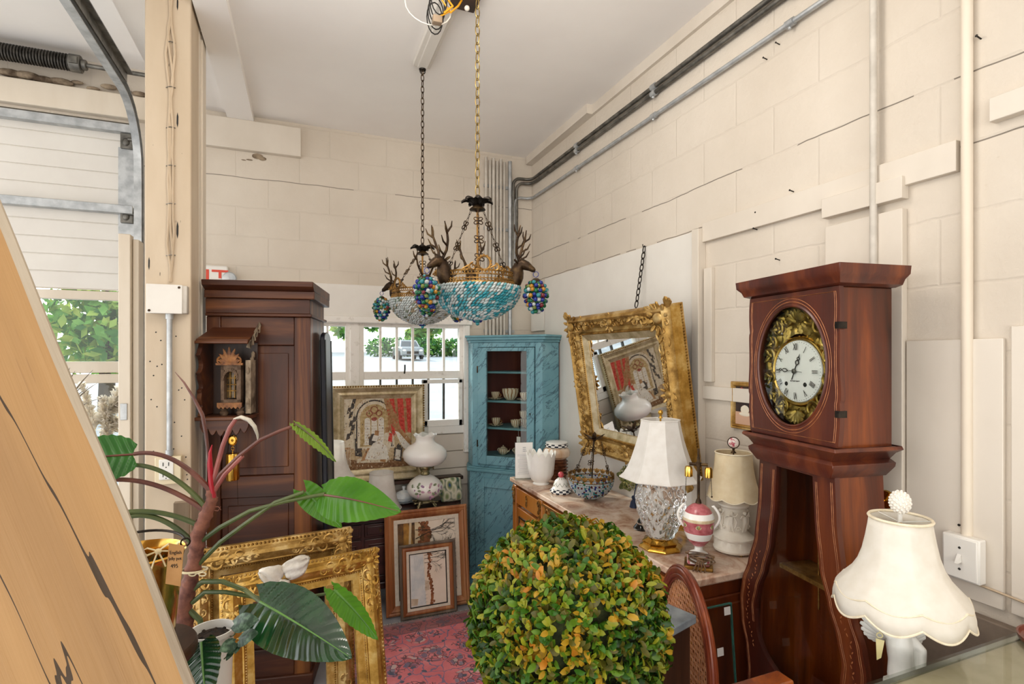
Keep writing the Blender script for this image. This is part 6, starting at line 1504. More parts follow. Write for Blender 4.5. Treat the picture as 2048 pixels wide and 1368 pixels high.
q = G(); q.box(-.088, .088, -.088, .088, .40, .425); obj('stone_lid', q, mat('slate', '#5d666d', '#8b949a', rough=.3, scale=14), t, bevel=.004)
# dark chair whose back rail crosses the bottom edge
t = thing('dark_chair', 'dark wooden chair seen only by its plain top rail below the longcase clock', 'chair', (.79, .857, 0), rz=.0)
q = G(); q.box(-.20, .20, -.022, .022, .955, 1.0); obj('top_rail', q, MW['clockwood'], t, bevel=.004)
for sx in (-1, 1):
    q = G(); q.box(sx*.18-.018, sx*.18+.018, -.02, .02, 0, .955); obj('leg', q, MW['clockwood'], t, bevel=.003)
    q = G(); q.box(sx*.18-.018, sx*.18+.018, -.40, -.365, 0, .44); obj('leg', q, MW['clockwood'], t, bevel=.003)
q = G(); q.box(-.2, .2, -.41, .0, .44, .465); obj('seat', q, MW['clockwood'], t, bevel=.004)
q = G(); q.box(-.16, .16, -.012, .012, .70, .75); obj('splat', q, MW['clockwood'], t, bevel=.003)

# ================================================================== TOPIARY BALL
tc_ = at(1135, 1236, 1.40); RBALL = .240
LEAF = [thin('box leaf '+c, c, d, .25, .45, 40) for c, d in (('#2a560e','#427416'), ('#4c7214','#6c9020'), ('#848c18','#a09e28'), ('#a88416','#c49a28'), ('#b87416','#cc8a2c'), ('#4e4e14','#6a621e'), ('#1f4010','#305618'))]
t = thing('topiary_ball', 'large round boxwood topiary ball of green and yellow leaves in front of the sideboard', 'topiary', (tc_.x, tc_.y, .0135))
q = G(); r_ = random.Random(20); N_ = 9800
for i in range(N_):
    z = 1-2*(i+.5)/N_; a = i*2.399963+r_.uniform(-.3,.3); rr = sqrt(max(0, 1-z*z)); n = V((rr*cos(a), rr*sin(a), z))
    lump = .012*noise.noise(n*3.1)+.006*noise.noise(n*8); R = RBALL+lump+r_.uniform(-.020, .012)
    tg = V((r_.gauss(0,1), r_.gauss(0,1), r_.gauss(0,1))); tg = (tg-n*tg.dot(n)).normalized(); up = V((0,0,1))-n*n.z
    d = (n*r_.uniform(.35, 1.1)+tg*.9+up*.35).normalized(); s_ = d.cross(n); s_ = (s_.normalized() if s_.length > .05 else V((1,0,0))); nn = s_.cross(d)
    L = r_.uniform(.019, .031); w = L*r_.uniform(.22, .30); c = n*R
    pn = noise.noise(n*2.3+V((3,1,7)))*.55+noise.noise(n*6+V((1,5,2)))*.35+r_.uniform(-.45,.45)+.12*n.z
    q.mi = 6 if pn < -.50 else 0 if pn < -.27 else 5 if pn < -.10 else 1 if pn < .12 else 2 if pn < .38 else 3 if pn < .66 else 4
    pts = [(0,0),(.25,.8),(.55,1),(.85,.7),(1,0)]
    mid = [q.v(c+d*(L*f)+nn*(-.0016*(f*2-1)**2)) for f, _ in pts]
    lf = [q.v(c+d*(L*f)+s_*(w*g)+nn*.0022) for f, g in pts[1:-1]]; rg = [q.v(c+d*(L*f)-s_*(w*g)+nn*.0022) for f, g in pts[1:-1]]
    for side, fl in ((lf, 0), (rg, 1)):
        ch = [mid[0]]+side+[mid[4]]
        for k in range(4):
            vs = [mid[k], mid[k+1], ch[k+1], ch[k]]; vs = [v_ for j, v_ in enumerate(vs) if v_ not in vs[:j]]
            q.f(vs if fl else vs[::-1])
obj('foliage', q, LEAF, t, loc=(0,0,tc_.z-.0135), norm=False, ang=60)
q = G(); q.ball((0,0,tc_.z), RBALL-.022, sub=4); obj('moss_core', q, mat('moss core', '#1f2410', '#39401a', rough=.95, scale=40, bump=1), t)
q = G(); q.tube([(0,0,.60),(0,0,tc_.z-.15)], .016, 10); obj('trunk', q, EXT['bark'], t)
q = G(); q.lathe([(.0,0),(.11,0),(.112,.03),(.05,.06),(.045,.12),(.07,.20),(.10,.26),(.10,.62),(.125,.64),(.125,.66),(.11,.66),(.10,.63),(.0,.62)], 36); obj('urn', q, MW['concrete'], t)

# ================================================================== TIMBER BRACE in front
m = N('weathered cream timber'); st_ = m.co((1,1,.035)); g1 = m.noise(st_, 8, 4, .5, .25); g2 = m.noise(m.co((1,1,.03)), 24, 5, .6, .3); big = m.noise(m.co((1,1,.4)), 3.0, 3)
base = m.ramp(g1, [(.3, '#94714a'), (.5, '#b18a5a'), (.68, '#c5a274')]); base = m.mix(m.math('MULTIPLY', m.math('SUBTRACT', big, .42), 1.3), base, '#a67c4a')
ck1 = m.math('LESS_THAN', m.math('ABSOLUTE', m.math('SUBTRACT', g1, .44)), .0034); ck2 = m.math('MULTIPLY', m.math('GREATER_THAN', g2, .62), .5)
ck1 = m.math('MAXIMUM', ck1, m.math('LESS_THAN', m.math('ABSOLUTE', m.math('SUBTRACT', g1, .55)), .0022)); ckm = m.math('MULTIPLY', ck1, m.math('GREATER_THAN', big, .38)); base = m.mix(ck2, base, '#96704a'); base = m.mix(m.math('MULTIPLY', ckm, .9), base, '#1c130c')
m.P(Base__Color=base, Roughness=.6); m.bump(m.math('ADD', g2, m.math('MULTIPLY', ckm, -1.5)), .5, .006); BRACE = m.m
MW['brace_edge'] = wood('weathered grey edge', '#8a7a66', '#b5a792', '#cabfae', 'z', 16, .7, .4)
pa = at(-40, 315, .78); pb_ = at(385, 1368, .78); d = (pb_-pa).normalized(); foot = pb_+d*((.0-pb_.z)/d.z); topp = pa-d*.9
vd = ray(215, 900).normalized(); vd = (vd-d*vd.dot(d)).normalized(); side = -(d.cross(vd)).normalized(); side = side if side.dot(rt) < 0 else -side      # towards the lower left of the timber
t = thing('timber_brace', 'huge cracked cream-painted timber leaning across the corner of the room', 'timber', foot)
zax = -d; xax = -side; yax = zax.cross(xax).normalized(); Rm = M((xax, yax, zax)).transposed()
t.rotation_euler = Rm.to_euler()
L = (topp-foot).length
q = G()
def face_pt(x, y, z): return (x, y, z)
nz_ = 60; rows = []
for k in range(nz_+1):
    z = .12+(L-.12)*k/nz_; wv = .003*sin(z*5)+.002*sin(z*13)
    rows.append([(-.36, .0, z), (-.012+wv, -.0, z), (-.006+wv, .003, z), (wv*.5-.004, .012, z), (wv*.5-.012, .14, z), (-.36, .14, z)])
vs = q.grid(rows, cv=True); q.f(vs[0][::-1]); q.f(vs[-1]); obj('beam', q, BRACE, t, ang=30)
q = G(); rows = []
for k in range(nz_+1):
    z = .12+(L-.12)*k/nz_; wv = .003*sin(z*5)+.002*sin(z*13); rows.append([(-.010+wv, .0015, z), (.002+wv*.5, .003, z), (.004+wv*.5, .010, z), (-.010+wv*.5, .11, z), (-.03, .11, z)])
q.grid(rows, cv=True); obj('grey_edge', q, MW['brace_edge'], t, ang=50)
# ================================================================== PLANTS on the bench
def arc(p, q_, h, n=14, up=V((0,0,1))):
    p, q_ = V(p), V(q_); return [p+(q_-p)*(k/n)+up*(h*4*(k/n)*(1-k/n)) for k in range(n+1)]
def leaf(q, base, tip, up, W, heart=.12, fold=.25, arch=.08, vein=.003, nv=11, rows_n=56, m_=8, prof=.72, wav=0.0, twist=0):
    base, tip = V(base), V(tip); d = tip-base; L = d.length; d.normalize(); up = V(up); up = (up-d*up.dot(d)).normalized(); s_ = d.cross(up)
    rows = []
    for i in range(rows_n+1):
        f = i/rows_n; w = W*max(0.0, sin(pi*min(1, (f+.035)**prof/(1.035**prof))))**.80*(1.0 if f < .9 else 1)
        row = []
        for j in range(-m_, m_+1):
            t_ = j/m_; at_ = abs(t_)
            p = base+d*(L*f)+s_*(t_*w)+up*(-fold*at_*w*.6+arch*L*sin(pi*f)*.6)
            p += d*(-heart*L*at_**1.3*(1-f)**2.5)
            p += up*(vein*sin((f*nv-at_*1.6)*2*pi)*min(1, at_*3)*(1-f*.6))+up*(wav*sin(f*9)*at_)
            row.append(p)
        rows.append(row)
    q.grid(rows)
    return rows
DGREEN = N('dark glossy leaf'); gl = DGREEN.co()
DGREEN.P(Base__Color=DGREEN.ramp(DGREEN.noise(gl, 14, 3), [(.35, '#0f2e18'), (.65, '#1f4a26')]), Roughness=.2, Coat__Weight=.7, Coat__Roughness=.12)
DG = DGREEN.m
BG = thin('backlit leaf', '#3a7a12', '#559420', .42, .35, 12, tcol='#78b022'); MG = thin('mid leaf', '#245a22', '#2f6e2a', .35, .35, 12, tcol='#4f9a30'); OLV = thin('olive leaf', '#5a7a20', '#7d9a30', .45, .4, 14, tcol='#9ab83a')
RIB = mat('leaf rib', '#3f4a2a', '#6a5a3a', rough=.4, scale=10); RIBG = mat('green rib', '#4f7a3a', '#6a9a4a', rough=.4)
PETG = mat('petiole green', '#3f4f2a', '#5f6a38', rough=.4, scale=9); PETR = mat('petiole brown', '#55302a', '#7a4a3c', rough=.4, scale=9); PETP = mat('petiole pink', '#8a4a48', '#b06a60', rough=.4, scale=9)
REDS = thin('red sheath', '#b01c30', '#d43a4a', .35, .35, 15, tcol='#e04050')
STEM = mat('scarred stem', '#57302a', '#96604c', rough=.7, scale=30, bump=.6, bscale=60)
D0 = 1.38
PT = at(372, 1400, 1.40)
t = thing('philodendron', 'tall philodendron with a red stem and large glossy leaves tied to a grey stake', 'potted plant', (PT.x, PT.y, 0))
loc = V((PT.x, PT.y, 0))
def A(px, py, d=D0): return at(px, py, d)-loc
st = [A(372,1395,1.40), A(375,1330), A(372,1270), A(366,1215), A(380,1165), A(392,1110), A(396,1070), A(412,1030), A(424,1000), A(420,975)]
q = G(); r_ = random.Random(4); rs = [.022,.021,.021,.020,.019,.018,.017,.016,.014,.010]
sp = []; sr = []
for a, b, ra, rb in zip(st, st[1:], rs, rs[1:]):
    for k in range(6): sp.append(a+(b-a)*(k/6)); sr.append((ra+(rb-ra)*k/6)*(1.10 if k in (0, 3) else .95)*r_.uniform(.95, 1.05))
q.tube(sp, sr, 12); stem_o = obj('stem', q, STEM, t, ang=60)
q = G()
for k in range(26):
    i = r_.randrange(8, len(sp)-2); p = sp[i]; a = r_.uniform(-pi/2, pi/2); d = rt*(1 if r_.random() < .6 else -1)*cos(a)+V((0,0,sin(a)*.5)); q.tube([p+d*.012, p+d*.026+V((0,0,r_.uniform(-.01,.012))), p+d*.034+V((0,0,r_.uniform(-.02,.02)))], [.0016,.0012,.0006], 5)
obj('aerial_root', q, STEM, t, kind='stuff')
q = G(); sA, sB = A(364,1395,1.46), A(364,1003,1.46); q.T = M.Translation(V((sB.x, sB.y, 0))); q.box(-.019, .019, -.010, .010, .72, sB.z+1.70*0); obj('stake', q, MW['stakewood'], t, bevel=.002)
def petiole(pts, r0, r1, m_):
    q = G(); n = len(pts); q.tube(pts, [r0+(r1-r0)*k/(n-1) for k in range(n)], 8); return obj('petiole', q, m_, t)
CAMUP = -fw
def leafpart(b, tip, up, W, m_, rib, **k):
    q = G(); rows = leaf(q, b, tip, up, W, **k); o = obj('leaf', q, m_, t, ang=180)
    q = G(); mid = [r[len(r)//2] for r in rows]; u = V(up).normalized()
    q.tube([p+u*.0006 for p in mid[::3]], [.0032*(1-.85*i/len(mid[::3])) for i in range(len(mid[::3]))], 6); obj('midrib', q, rib, o); return o
up1 = (-fw*.8+V((0,0,.6)))
# leaf behind the brace
petiole(arc(A(424,985), A(268,908,1.36), .035), .0075, .005, PETR); leafpart(A(266,909,1.36), A(70,925,1.25), up1, .068, MG, PETR, heart=.05, arch=.02, prof=.62, fold=.1)
petiole(arc(A(410,1012), A(262,930,1.36)+V((0,0,.0)), .028), .0070, .0055, PETG); petiole(arc(A(410,1022), A(200,962,1.33), .030), .0070, .0055, PETR)
petiole(arc(A(400,1052), A(236,1027,1.33), .018), .0070, .0060, PETG); petiole(arc(A(385,1085), A(236,1040,1.33), .035), .0075, .0060, PETG)
leafpart(A(200,962,1.33), A(40,1000,1.25), up1, .06, MG, PETR, heart=.05, arch=.02); leafpart(A(236,1030,1.33), A(90,1100,1.2), up1, .06, MG, PETG, heart=.05, arch=.02)
# small olive leaf on the high arching petiole
petiole([A(420,985), A(440,950), A(475,915), A(520,880), A(560,862), A(592,850)], .0065, .004, PETR); leafpart(A(590,848), A(672,924,1.36), (-fw*.55+V((0,0,.9))+rt*.55), .020, OLV, RIB, heart=.08, fold=.5, arch=.10)
# bright pair of leaves
petiole([A(398,1085), A(440,1055), A(500,1022), A(570,1003), A(650,988)], .0065, .0045, PETG); leafpart(A(648,990), A(803,1024,1.30), (-fw*1.0+V((0,0,.55))), .058, BG, PETR, heart=.10, fold=.3, arch=.16, prof=.66)
petiole([A(395,1130), A(440,1085), A(490,1048), A(550,1005), A(608,984)], .0065, .0045, PETG); leafpart(A(612,984,1.40), A(684,1056,1.38), (-fw*1.0+V((0,0,.5))+rt*.2), .034, BG, RIBG, heart=.22, fold=.2, arch=.05, prof=.6)
# big dark glossy leaf and its companion
petiole([A(384,1180), A(405,1163), A(445,1163), A(490,1180), A(524,1206,1.28)], .0075, .005, PETG); leafpart(A(520,1204,1.28), A(704,1317,1.18), (-fw*.75+V((0,0,.85))-rt*.1), .074, DG, RIBG, heart=.16, fold=.30, arch=.10, vein=.0028, nv=12, prof=.70)
petiole([A(384,1205), A(410,1184), A(450,1184), A(520,1196), A(600,1196,1.40), A(668,1185,1.42)], .0065, .004, PETG); leafpart(A(668,1180,1.40), A(756,1280,1.36), (-fw*.5+V((0,0,.7))+rt*.5), .034, BG, RIBG, heart=.14, fold=.5, arch=.08)
# low leaf hanging at the bottom
petiole([A(378,1220), A(400,1240), A(405,1265), A(388,1290,1.30)], .0075, .006, PETG); leafpart(A(402,1284,1.21), A(414,1420,1.15), (-fw*1.0+V((0,0,.25))), .040, DG, RIBG, heart=.06, fold=.25, arch=.02, prof=.55, vein=.0016)
petiole([A(366,1225), A(350,1200), A(330,1215)], .006, .005, PETG); petiole([A(362,1260), A(345,1248), A(325,1250)], .006, .005, PETG)
# red sheath spike and silvery new leaf
q = G(); q.tube([A(428,995), A(423,965), A(420,930), A(420,905), A(424,890)], [.010,.0125,.011,.007,.002], 10, flat=.6); obj('red_sheath', q, REDS, t)
q = G(); q.tube([A(420,940), A(412,868), A(405,830), A(387,795), A(368,765), A(350,744)], [.006,.006,.0065,.0052,.0035,.001], 10, flat=.7); obj('spike', q, PETR, t)
petiole([A(422,985), A(432,940), A(446,890), A(460,855), A(472,838)], .0065, .005, PETP)
q = G(); q.tube([A(468,838), A(482,834), A(498,840), A(509,853), A(515,870), A(516,884)], [.004,.0085,.0095,.008,.005,.0015], 10, flat=.55); obj('curled_leaf', q, mat('silver new leaf', '#a8a294', '#d8d2c2', rough=.35, scale=20), t)
petiole([A(424,988), A(450,948), A(485,912)], .0065, .0055, PETP)
# ties and pot
q = G(); q.tube([p for k in range(20) for p in (A(388,1140)+rt*(.030*cos(2*pi*k/20))-fw*(.030*sin(2*pi*k/20))+V((0,0,.004*sin(2*pi*k/20))),)], .003, 6, closed=True)
for s_ in (-1, 1): q.ring(A(404+10*s_,1142)-fw*.02, .009, .0018, rt, (0,0,1), 12, 5, .5)
q.tube([A(400,1142)-fw*.02, A(418,1136)-fw*.025], .0018, 5); obj('string_tie', q, MW['raffia'], t)
q = G(); q.lathe([(.0,.72),(.075,.72),(.095,.86),(.100,.862),(.100,.87),(.092,.868),(.088,.85),(.0,.845)], 32); obj('nursery_pot', q, mat('brown pot', '#3a2a22', rough=.5), t)
# white pot with satin vine
pw = at(424, 1258, 1.29)
t = thing('vine_pot', 'tall white plastic pot of dark soil with a small silvery-leaved vine', 'potted plant', (pw.x, pw.y, .72)); loc = V((pw.x, pw.y, .72)); D0 = 1.29
hz = pw.z-.72
q = G(); q.lathe([(.0,.0),(.036,.0),(.0475,hz-.012),(.051,hz-.01),(.051,hz),(.047,hz),(.045,hz-.02),(.0,hz-.022)], 40); obj('pot', q, MW['plastic'], t)
q = G(); q.lathe([(.0455,hz-.022),(.035,hz-.014),(.02,hz-.012),(.0,hz-.010)], 24, cap=False)
r_ = random.Random(7)
for k in range(70): a = r_.uniform(0, 2*pi); rr = .036*sqrt(r_.random()); q.ball((rr*cos(a), rr*sin(a), hz-.014), r_.uniform(.002,.005), sub=1)
obj('soil', q, MW['soil'], t)
SAT = mat('satin leaf', '#20402a', '#6f8f74', rough=.45, scale=70, lo=.45, hi=.7); VST = mat('vine stem', '#4f5a30', rough=.5)
vn_ = [A(430,1262), A(450,1280), A(468,1270,1.24), A(476,1256,1.22)]; q = G(); q.tube(vn_, .0018, 6); q.tube([A(440,1275), A(455,1300,1.24), A(470,1288,1.22)], .0018, 6); q.tube([A(470,1285,1.22), A(462,1305,1.22), A(448,1318,1.22)], .0014, 6); obj('vine', q, VST, t)
for b, tip, W, u_ in (((468,1248),(518,1240),.021,.6), ((470,1284),(438,1302),.017,.9), ((478,1280),(517,1266),.019,.9), ((465,1300),(452,1322),.007,.2), ((478,1292),(470,1308),.006,.2)):
    q = G(); leaf(q, A(b[0],b[1],1.22), A(tip[0],tip[1],1.20), (-fw*.8+V((0,0,u_))), W, heart=.12, fold=.3, arch=.1, vein=.0008, nv=6, rows_n=24, m_=5); obj('leaf', q, SAT, t, ang=180)
# brass jelly pot with tag
pbk = at(282, 1106, 1.12)
t = thing('brass_pail', 'brass jelly pail with an iron bail handle and a brown price tag', 'pail', (pbk.x, pbk.y, 1.085), rz=.35); loc = V((pbk.x, pbk.y, 1.085)); hz = pbk.z-1.085
q = G(); q.lathe([(.0,.0),(.055,.0),(.060,.004),(.076,hz-.02),(.080,hz-.004),(.083,hz),(.080,hz+.003),(.076,hz-.004),(.073,hz-.02),(.058,.008),(.0,.006)], 48); obj('body', q, gold('pail brass', '#b07e30', '#d9ab54', '#f0d287', .16, 6, .02, 1), t)
q = G(); q.tube([(.080*cos(a), .080*sin(a)*.99, hz+.012+.012*abs(sin(a))) for a in [pi*k/20 for k in range(21)]], .0028, 6)
for s_ in (-1, 1): q.ring((s_*.081, 0, hz+.004), .009, .002, (1,0,0), (0,0,1), 12, 5)
obj('bail_handle', q, MW['iron'], t)
q = G(); r_ = random.Random(5)
for k in range(60): a = r_.uniform(0, 2*pi); rr = .05*sqrt(r_.random()); q.tube([(rr*cos(a), rr*sin(a), hz-.05), (rr*cos(a)+.02*r_.uniform(-1,1), rr*sin(a)+.02*r_.uniform(-1,1), hz-.02-.02*r_.random())], .0012, 4)
q.lathe([(.066,hz-.052),(.0,hz-.045)], 20, cap=False); obj('moss', q, mat('dark moss', '#1c2414', '#37421f', rough=.9, scale=40), t)
gt = at(316, 1102, 1.055); bl = M.Rotation(-.35, 4, 'Z') @ (gt-loc)
q = G()
for s_ in (-1, 1):
    q.tube([bl, bl+V((s_*.018,0,.010)), bl+V((s_*.028,0,.006)), bl+V((s_*.018,0,-.004)), bl], .003, 6, flat=.5); q.tube([bl, bl+V((s_*.008,-.004,-.02)), bl+V((s_*.012,-.006,-.032))], .003, 6, flat=.5); q.tube([bl, bl+V((s_*.022,0,-.006)), bl+V((s_*.036,0,.008))], .0026, 6, flat=.5)
q.ball(bl+V((0,-.003,0)), .006); obj('raffia_bow', q, MW['raffia'], t)
tg = at(350, 1125, 1.05); tl = M.Rotation(-.35, 4, 'Z') @ (tg-loc); Rz = M.Rotation(-.35-radians(30), 4, 'Z')
q = G(); q.T = M.Translation(tl) @ Rz @ M.Rotation(.10, 4, 'Y'); q.box(-.0165, .0165, -.0006, .0006, -.045, .036); tgo = obj('price_tag', q, MW['kraft'], t)
q = G(); TT = M.Translation(tl) @ Rz @ M.Rotation(.10, 4, 'Y')
for s_, z, w in (('English', .020, .0098), ('Jelly pot', .008, .0088), ('495', -.007, .011)): text_into(q, s_, w, TT @ M.Translation(V((0, -.0009, z))) @ M.Rotation(-.18, 4, 'Y') @ UPR, .0002)
obj('handwriting', q, MW['ink'], tgo, norm=False)
# stool and bench carrying the plants (below the frame)
t = thing('plant_stool', 'plain wooden stool holding the brass pail behind the timber brace', 'stool', (pbk.x, pbk.y, 0))
q = G(); q.lathe([(.0,1.055),(.10,1.055),(.104,1.062),(.104,1.078),(.1,1.085),(.0,1.085)], 32); obj('seat', q, MW['shedwood'], t)
for k in range(4): a = pi/4+pi/2*k; q = G(); q.tube([(.055*cos(a), .055*sin(a), 1.06), (.07*cos(a), .07*sin(a), 0)], [.014, .012], 8); obj('leg', q, MW['shedwood'], t)
t = thing('plant_bench', 'low brown bench carrying the potted philodendron and the white vine pot', 'bench', (-.24, 1.545, 0))
q = G(); q.box(-.16, .16, -.15, .20, .69, .72); obj('top', q, MW['shedwood'], t, bevel=.004)
for sx in (-1, 1):
    for y in (-.11, .16): q = G(); q.box(sx*.13-.018, sx*.13+.018, y-.018, y+.018, 0, .69); obj('leg', q, MW['shedwood'], t)
# ================================================================== PAMPAS and dracaena by the garage door
pv = V((-1.02, 3.80, 0))
t = thing('pampas_vase', 'tall white floor vase of fluffy cream pampas plumes by the garage door', 'dried grass', pv)
q = G(); q.lathe([(.0,0),(.08,0),(.10,.1),(.115,.4),(.08,.62),(.055,.7),(.06,.74),(.05,.74),(.045,.7),(.0,.68)], 32); obj('vase', q, MW['white'], t)
PLM = thin('pampas plume', '#faf3e4', '#fffaf0', .6, .9, 30); r_ = random.Random(17)
for px, py, bx, by, L, W in ((262,745,212,830,.34,.075),(255,790,180,850,.34,.08),(250,830,200,870,.3,.075),(165,770,190,860,.26,.06),(205,800,215,880,.24,.07),(258,860,215,905,.25,.07)):
    tip = atY(px, py, 3.80+r_.uniform(-.06,.06))-pv; bs = atY(bx, by, 3.80)-pv; q = G(); ax = (tip-bs); n_ = 420
    for k in range(n_):
        f = r_.random(); p = bs+ax*f; d = V((r_.gauss(0,1), r_.gauss(0,1), r_.gauss(0,1))).normalized(); d = (d*.75+ax.normalized()*1.1).normalized(); l = W*(1.3-f*.6)*r_.uniform(.6,1.2); w = V((-fw.y, fw.x, 0)).cross(d)*.0022
        w = d.cross(V((r_.gauss(0,1), r_.gauss(0,1), r_.gauss(0,1)))).normalized()*.0050; e = p+d*l+V((0,0,-l*.35))
        q.f([q.v(p-w), q.v(p+w), q.v(p+d*l*.6+w*.8), q.v(e), q.v(p+d*l*.6-w*.8)])
    o = obj('plume', q, PLM, t, norm=False)
    q = G(); q.tube([(0,0,.70), bs*.5+V((0,0,.35)), bs, bs+ax*.8], .0025, 5); obj('stalk', q, MW['raffia'], o)
dv = V((-1.22, 3.45, 0))
t = thing('dracaena', 'potted dracaena with thin dark reddish spiky leaves beside the pampas', 'potted plant', dv)
q = G(); q.lathe([(.0,0),(.09,0),(.12,.26),(.125,.27),(.11,.27),(.0,.25)], 28); obj('pot', q, mat('terracotta', '#8a4a30', '#a8654a', rough=.8, scale=12), t)
q = G(); q.tube([(0,0,.25),(0.01,0,1.25)], .014, 8); obj('cane', q, STEM, t)
DR = mat('dracaena leaf', '#3a2a22', '#6a5638', rough=.5, scale=12)
r_ = random.Random(2)
for px, py in ((140,735),(150,742),(168,770),(176,775),(196,765),(205,795),(186,740)):
    q = G(); e = atY(px, py, 3.40)-dv; b0 = V((.01,0,1.25)); rows = []
    for k in range(10):
        f = k/9; p = b0+(e-b0)*f+V((0,0,.05*sin(pi*f))); w = .009*(1-f)**.6; rows.append([p-rt*w, p+V((0,0,-.003))-fw*.003, p+rt*w])
    q.grid(rows); obj('leaf', q, DR, t, solid=.001)

# ================================================================== SHOWCASE, CHERUB LAMP, TRAY, SCONCE at the wall
t = thing('glass_showcase', 'low glass-topped showcase lined in cream standing against the block wall', 'showcase', (1.37, .44, 0))
sx0, sx1, sy0, sy1, zt = -.30, .385, -.34, .31, 1.02
q = G(); q.box(sx0, sx1, sy0, sy1, zt-.008, zt); obj('glass_top', q, MW['clear'], t)
q = G()
for bx in ((sx0, sx1, sy1-.012, sy1), (sx0, sx1, sy0, sy0+.012), (sx0, sx0+.012, sy0, sy1), (sx1-.012, sx1, sy0, sy1)): q.box(bx[0], bx[1], bx[2], bx[3], zt-.022, zt-.0075)
obj('metal_edge', q, mat('grey metal edge', '#8f948c', '#b5b9b0', rough=.25, metal=.8), t)
q = G(); q.box(sx0+.012, sx1-.012, sy0+.012, sy1-.012, .985, 1.008); obj('cloth_shelf', q, mat('cream cloth', '#cdbf9f', '#ddd0b3', rough=.9, scale=20), t)
for bx in ((sx0+.004, sx1-.004, sy1-.010, sy1-.006), (sx0+.004, sx0+.008, sy0+.01, sy1-.01), (sx0+.004, sx1-.004, sy0+.006, sy0+.01)):
    q = G(); q.box(bx[0], bx[1], bx[2], bx[3], .91, zt-.02); obj('glass_side', q, MW['clear'], t)
q = G(); q.box(sx0, sx1, sy0, sy1, 0, .90); obj('cabinet', q, MW['board'], t, bevel=.004)
t = thing('wooden_hoop', 'reddish wooden hoop-handled tray on the showcase at the wall', 'tray', (1.66, .665, 1.021))
q = G(); q.lathe([(.0,.0),(.085,.0),(.088,.012),(.084,.012),(.08,.004),(.0,.004)], 32); obj('tray', q, MW['caneframe'], t)
q = G(); q.tube([(.084*cos(a), 0, .008+.045*sin(a)) for a in [pi*k/20 for k in range(21)]], .005, 8, flat=1.6); obj('handle', q, MW['caneframe'], t)
LP = at(1800, 1300, 1.27); LP.z = 0
t = thing('lamp_table', 'small dark round table between the clock and the showcase', 'table', (LP.x, LP.y, 0))
q = G(); q.lathe([(.0,.70),(.070,.70),(.074,.708),(.070,.718),(.0,.72)], 36); obj('table_top', q, MW['shedwood'], t)
q = G(); q.lathe([(.0,0),(.07,.0),(.07,.02),(.02,.05),(.018,.68),(.05,.70),(.0,.70)], 24); obj('pedestal', q, MW['shedwood'], t)
t = thing('cherub_lamp', 'white porcelain cherub lamp with a large scalloped ivory shade and a paper tag', 'lamp', (LP.x, LP.y, .72), rz=-.72)
zs_ = 1.122-.72
PW = mat('grey white porcelain', '#d6d6d0', '#e8e7e1', rough=.25, scale=10)
q = G(); q.lathe([(.0,.0),(.055,.0),(.058,.012),(.045,.03),(.04,.05),(.0,.055)], 32); obj('base', q, PW, t)
q = G(); H = zs_-.055
def b_(x, y, z): return V((x, y, .055+H*z))
q.tube([b_(0,0,.36), b_(.004,.0,.46), b_(.002,0,.56), b_(-.002,-.002,.68), b_(0,0,.76), b_(0,0,.80)], [.024,.030,.026,.028,.022,.012], 14)
for s_ in (-1, 1):
    q.tube([b_(s_*.014,0,.42), b_(s_*.018,-.014*(s_ > 0),.28), b_(s_*.016,.0,.15), b_(s_*.016,-.004,.03)], [.021,.018,.014,.010], 12); q.tube([b_(s_*.016,-.0,.03), b_(s_*.018,-.026,.0)], [.010,.006], 10)
q.tube([b_(-.020,0,.73), b_(-.046,-.006,.80), b_(-.044,-.004,.93), b_(-.022,0,1.0)], [.013,.011,.0095,.008], 10); q.tube([b_(.020,0,.73), b_(.042,-.004,.66), b_(.040,-.010,.52), b_(.026,-.022,.46)], [.013,.011,.0095,.007], 10)
q.ball(b_(-.002,-.004,.875), .026, (.92,1,1.1), sub=3); q.ball(b_(-.002,-.030,.865), .0045, sub=1); q.ball(b_(-.012,-.024,.845), .009, sub=2); q.ball(b_(.008,-.024,.845), .009, sub=2)
bo = obj('cherub_body', q, PW, t); md = bo.modifiers.new('blend', 'REMESH'); md.mode = 'VOXEL'; md.voxel_size = .0028; md.use_smooth_shade = True; sm = bo.modifiers.new('soft', 'SMOOTH'); sm.iterations = 6; sm.factor = .5
q = G(); r_ = random.Random(4)
for k in range(60):
    d = V((r_.gauss(0,1), r_.gauss(0,1)+.4, abs(r_.gauss(0,1)))).normalized(); q.ball(b_(-.002,-.004,.885)+d*.026, .007, sub=1)
obj('curly_hair', q, PW, bo)
for s_ in (-1, 1):
    q = G()
    for k in range(6): a = .55-.26*k; petal(q, b_(s_*.012,.022,.68)+V((0,.004*k,0)), (s_*cos(a), .35, sin(a)), (0,1,0), .040-.003*k, .011, .005, 2)
    obj('wing', q, PW, bo)
q = G(); p0 = b_(0,0,1.0)
for k in range(16):
    a = 2*pi*k/16; petal(q, b_(0,0,.985)+V((.016*cos(a), .016*sin(a), .006*(k % 2))), (cos(a), sin(a), .3 if k % 2 else -.3), (0,0,1), .017, .009, .004, 1)
obj('leaf_capital', q, PW, t)
q = G(); q.tube([b_(0,0,.98), b_(0,0,1.0)+V((0,0,.20))], .004, 8); sz = .055+H
NSC = 8
def scal(k, z): return (.166*(1-.035*4*k*(1-k)), z-.018*sin(pi*k))
prs = [(.136,-.016),(.135,.002),(.133,.018),(.118,.034),(.102,.052),(.088,.076),(.078,.105),(.071,.138),(.066,.168),(.063,.190)]
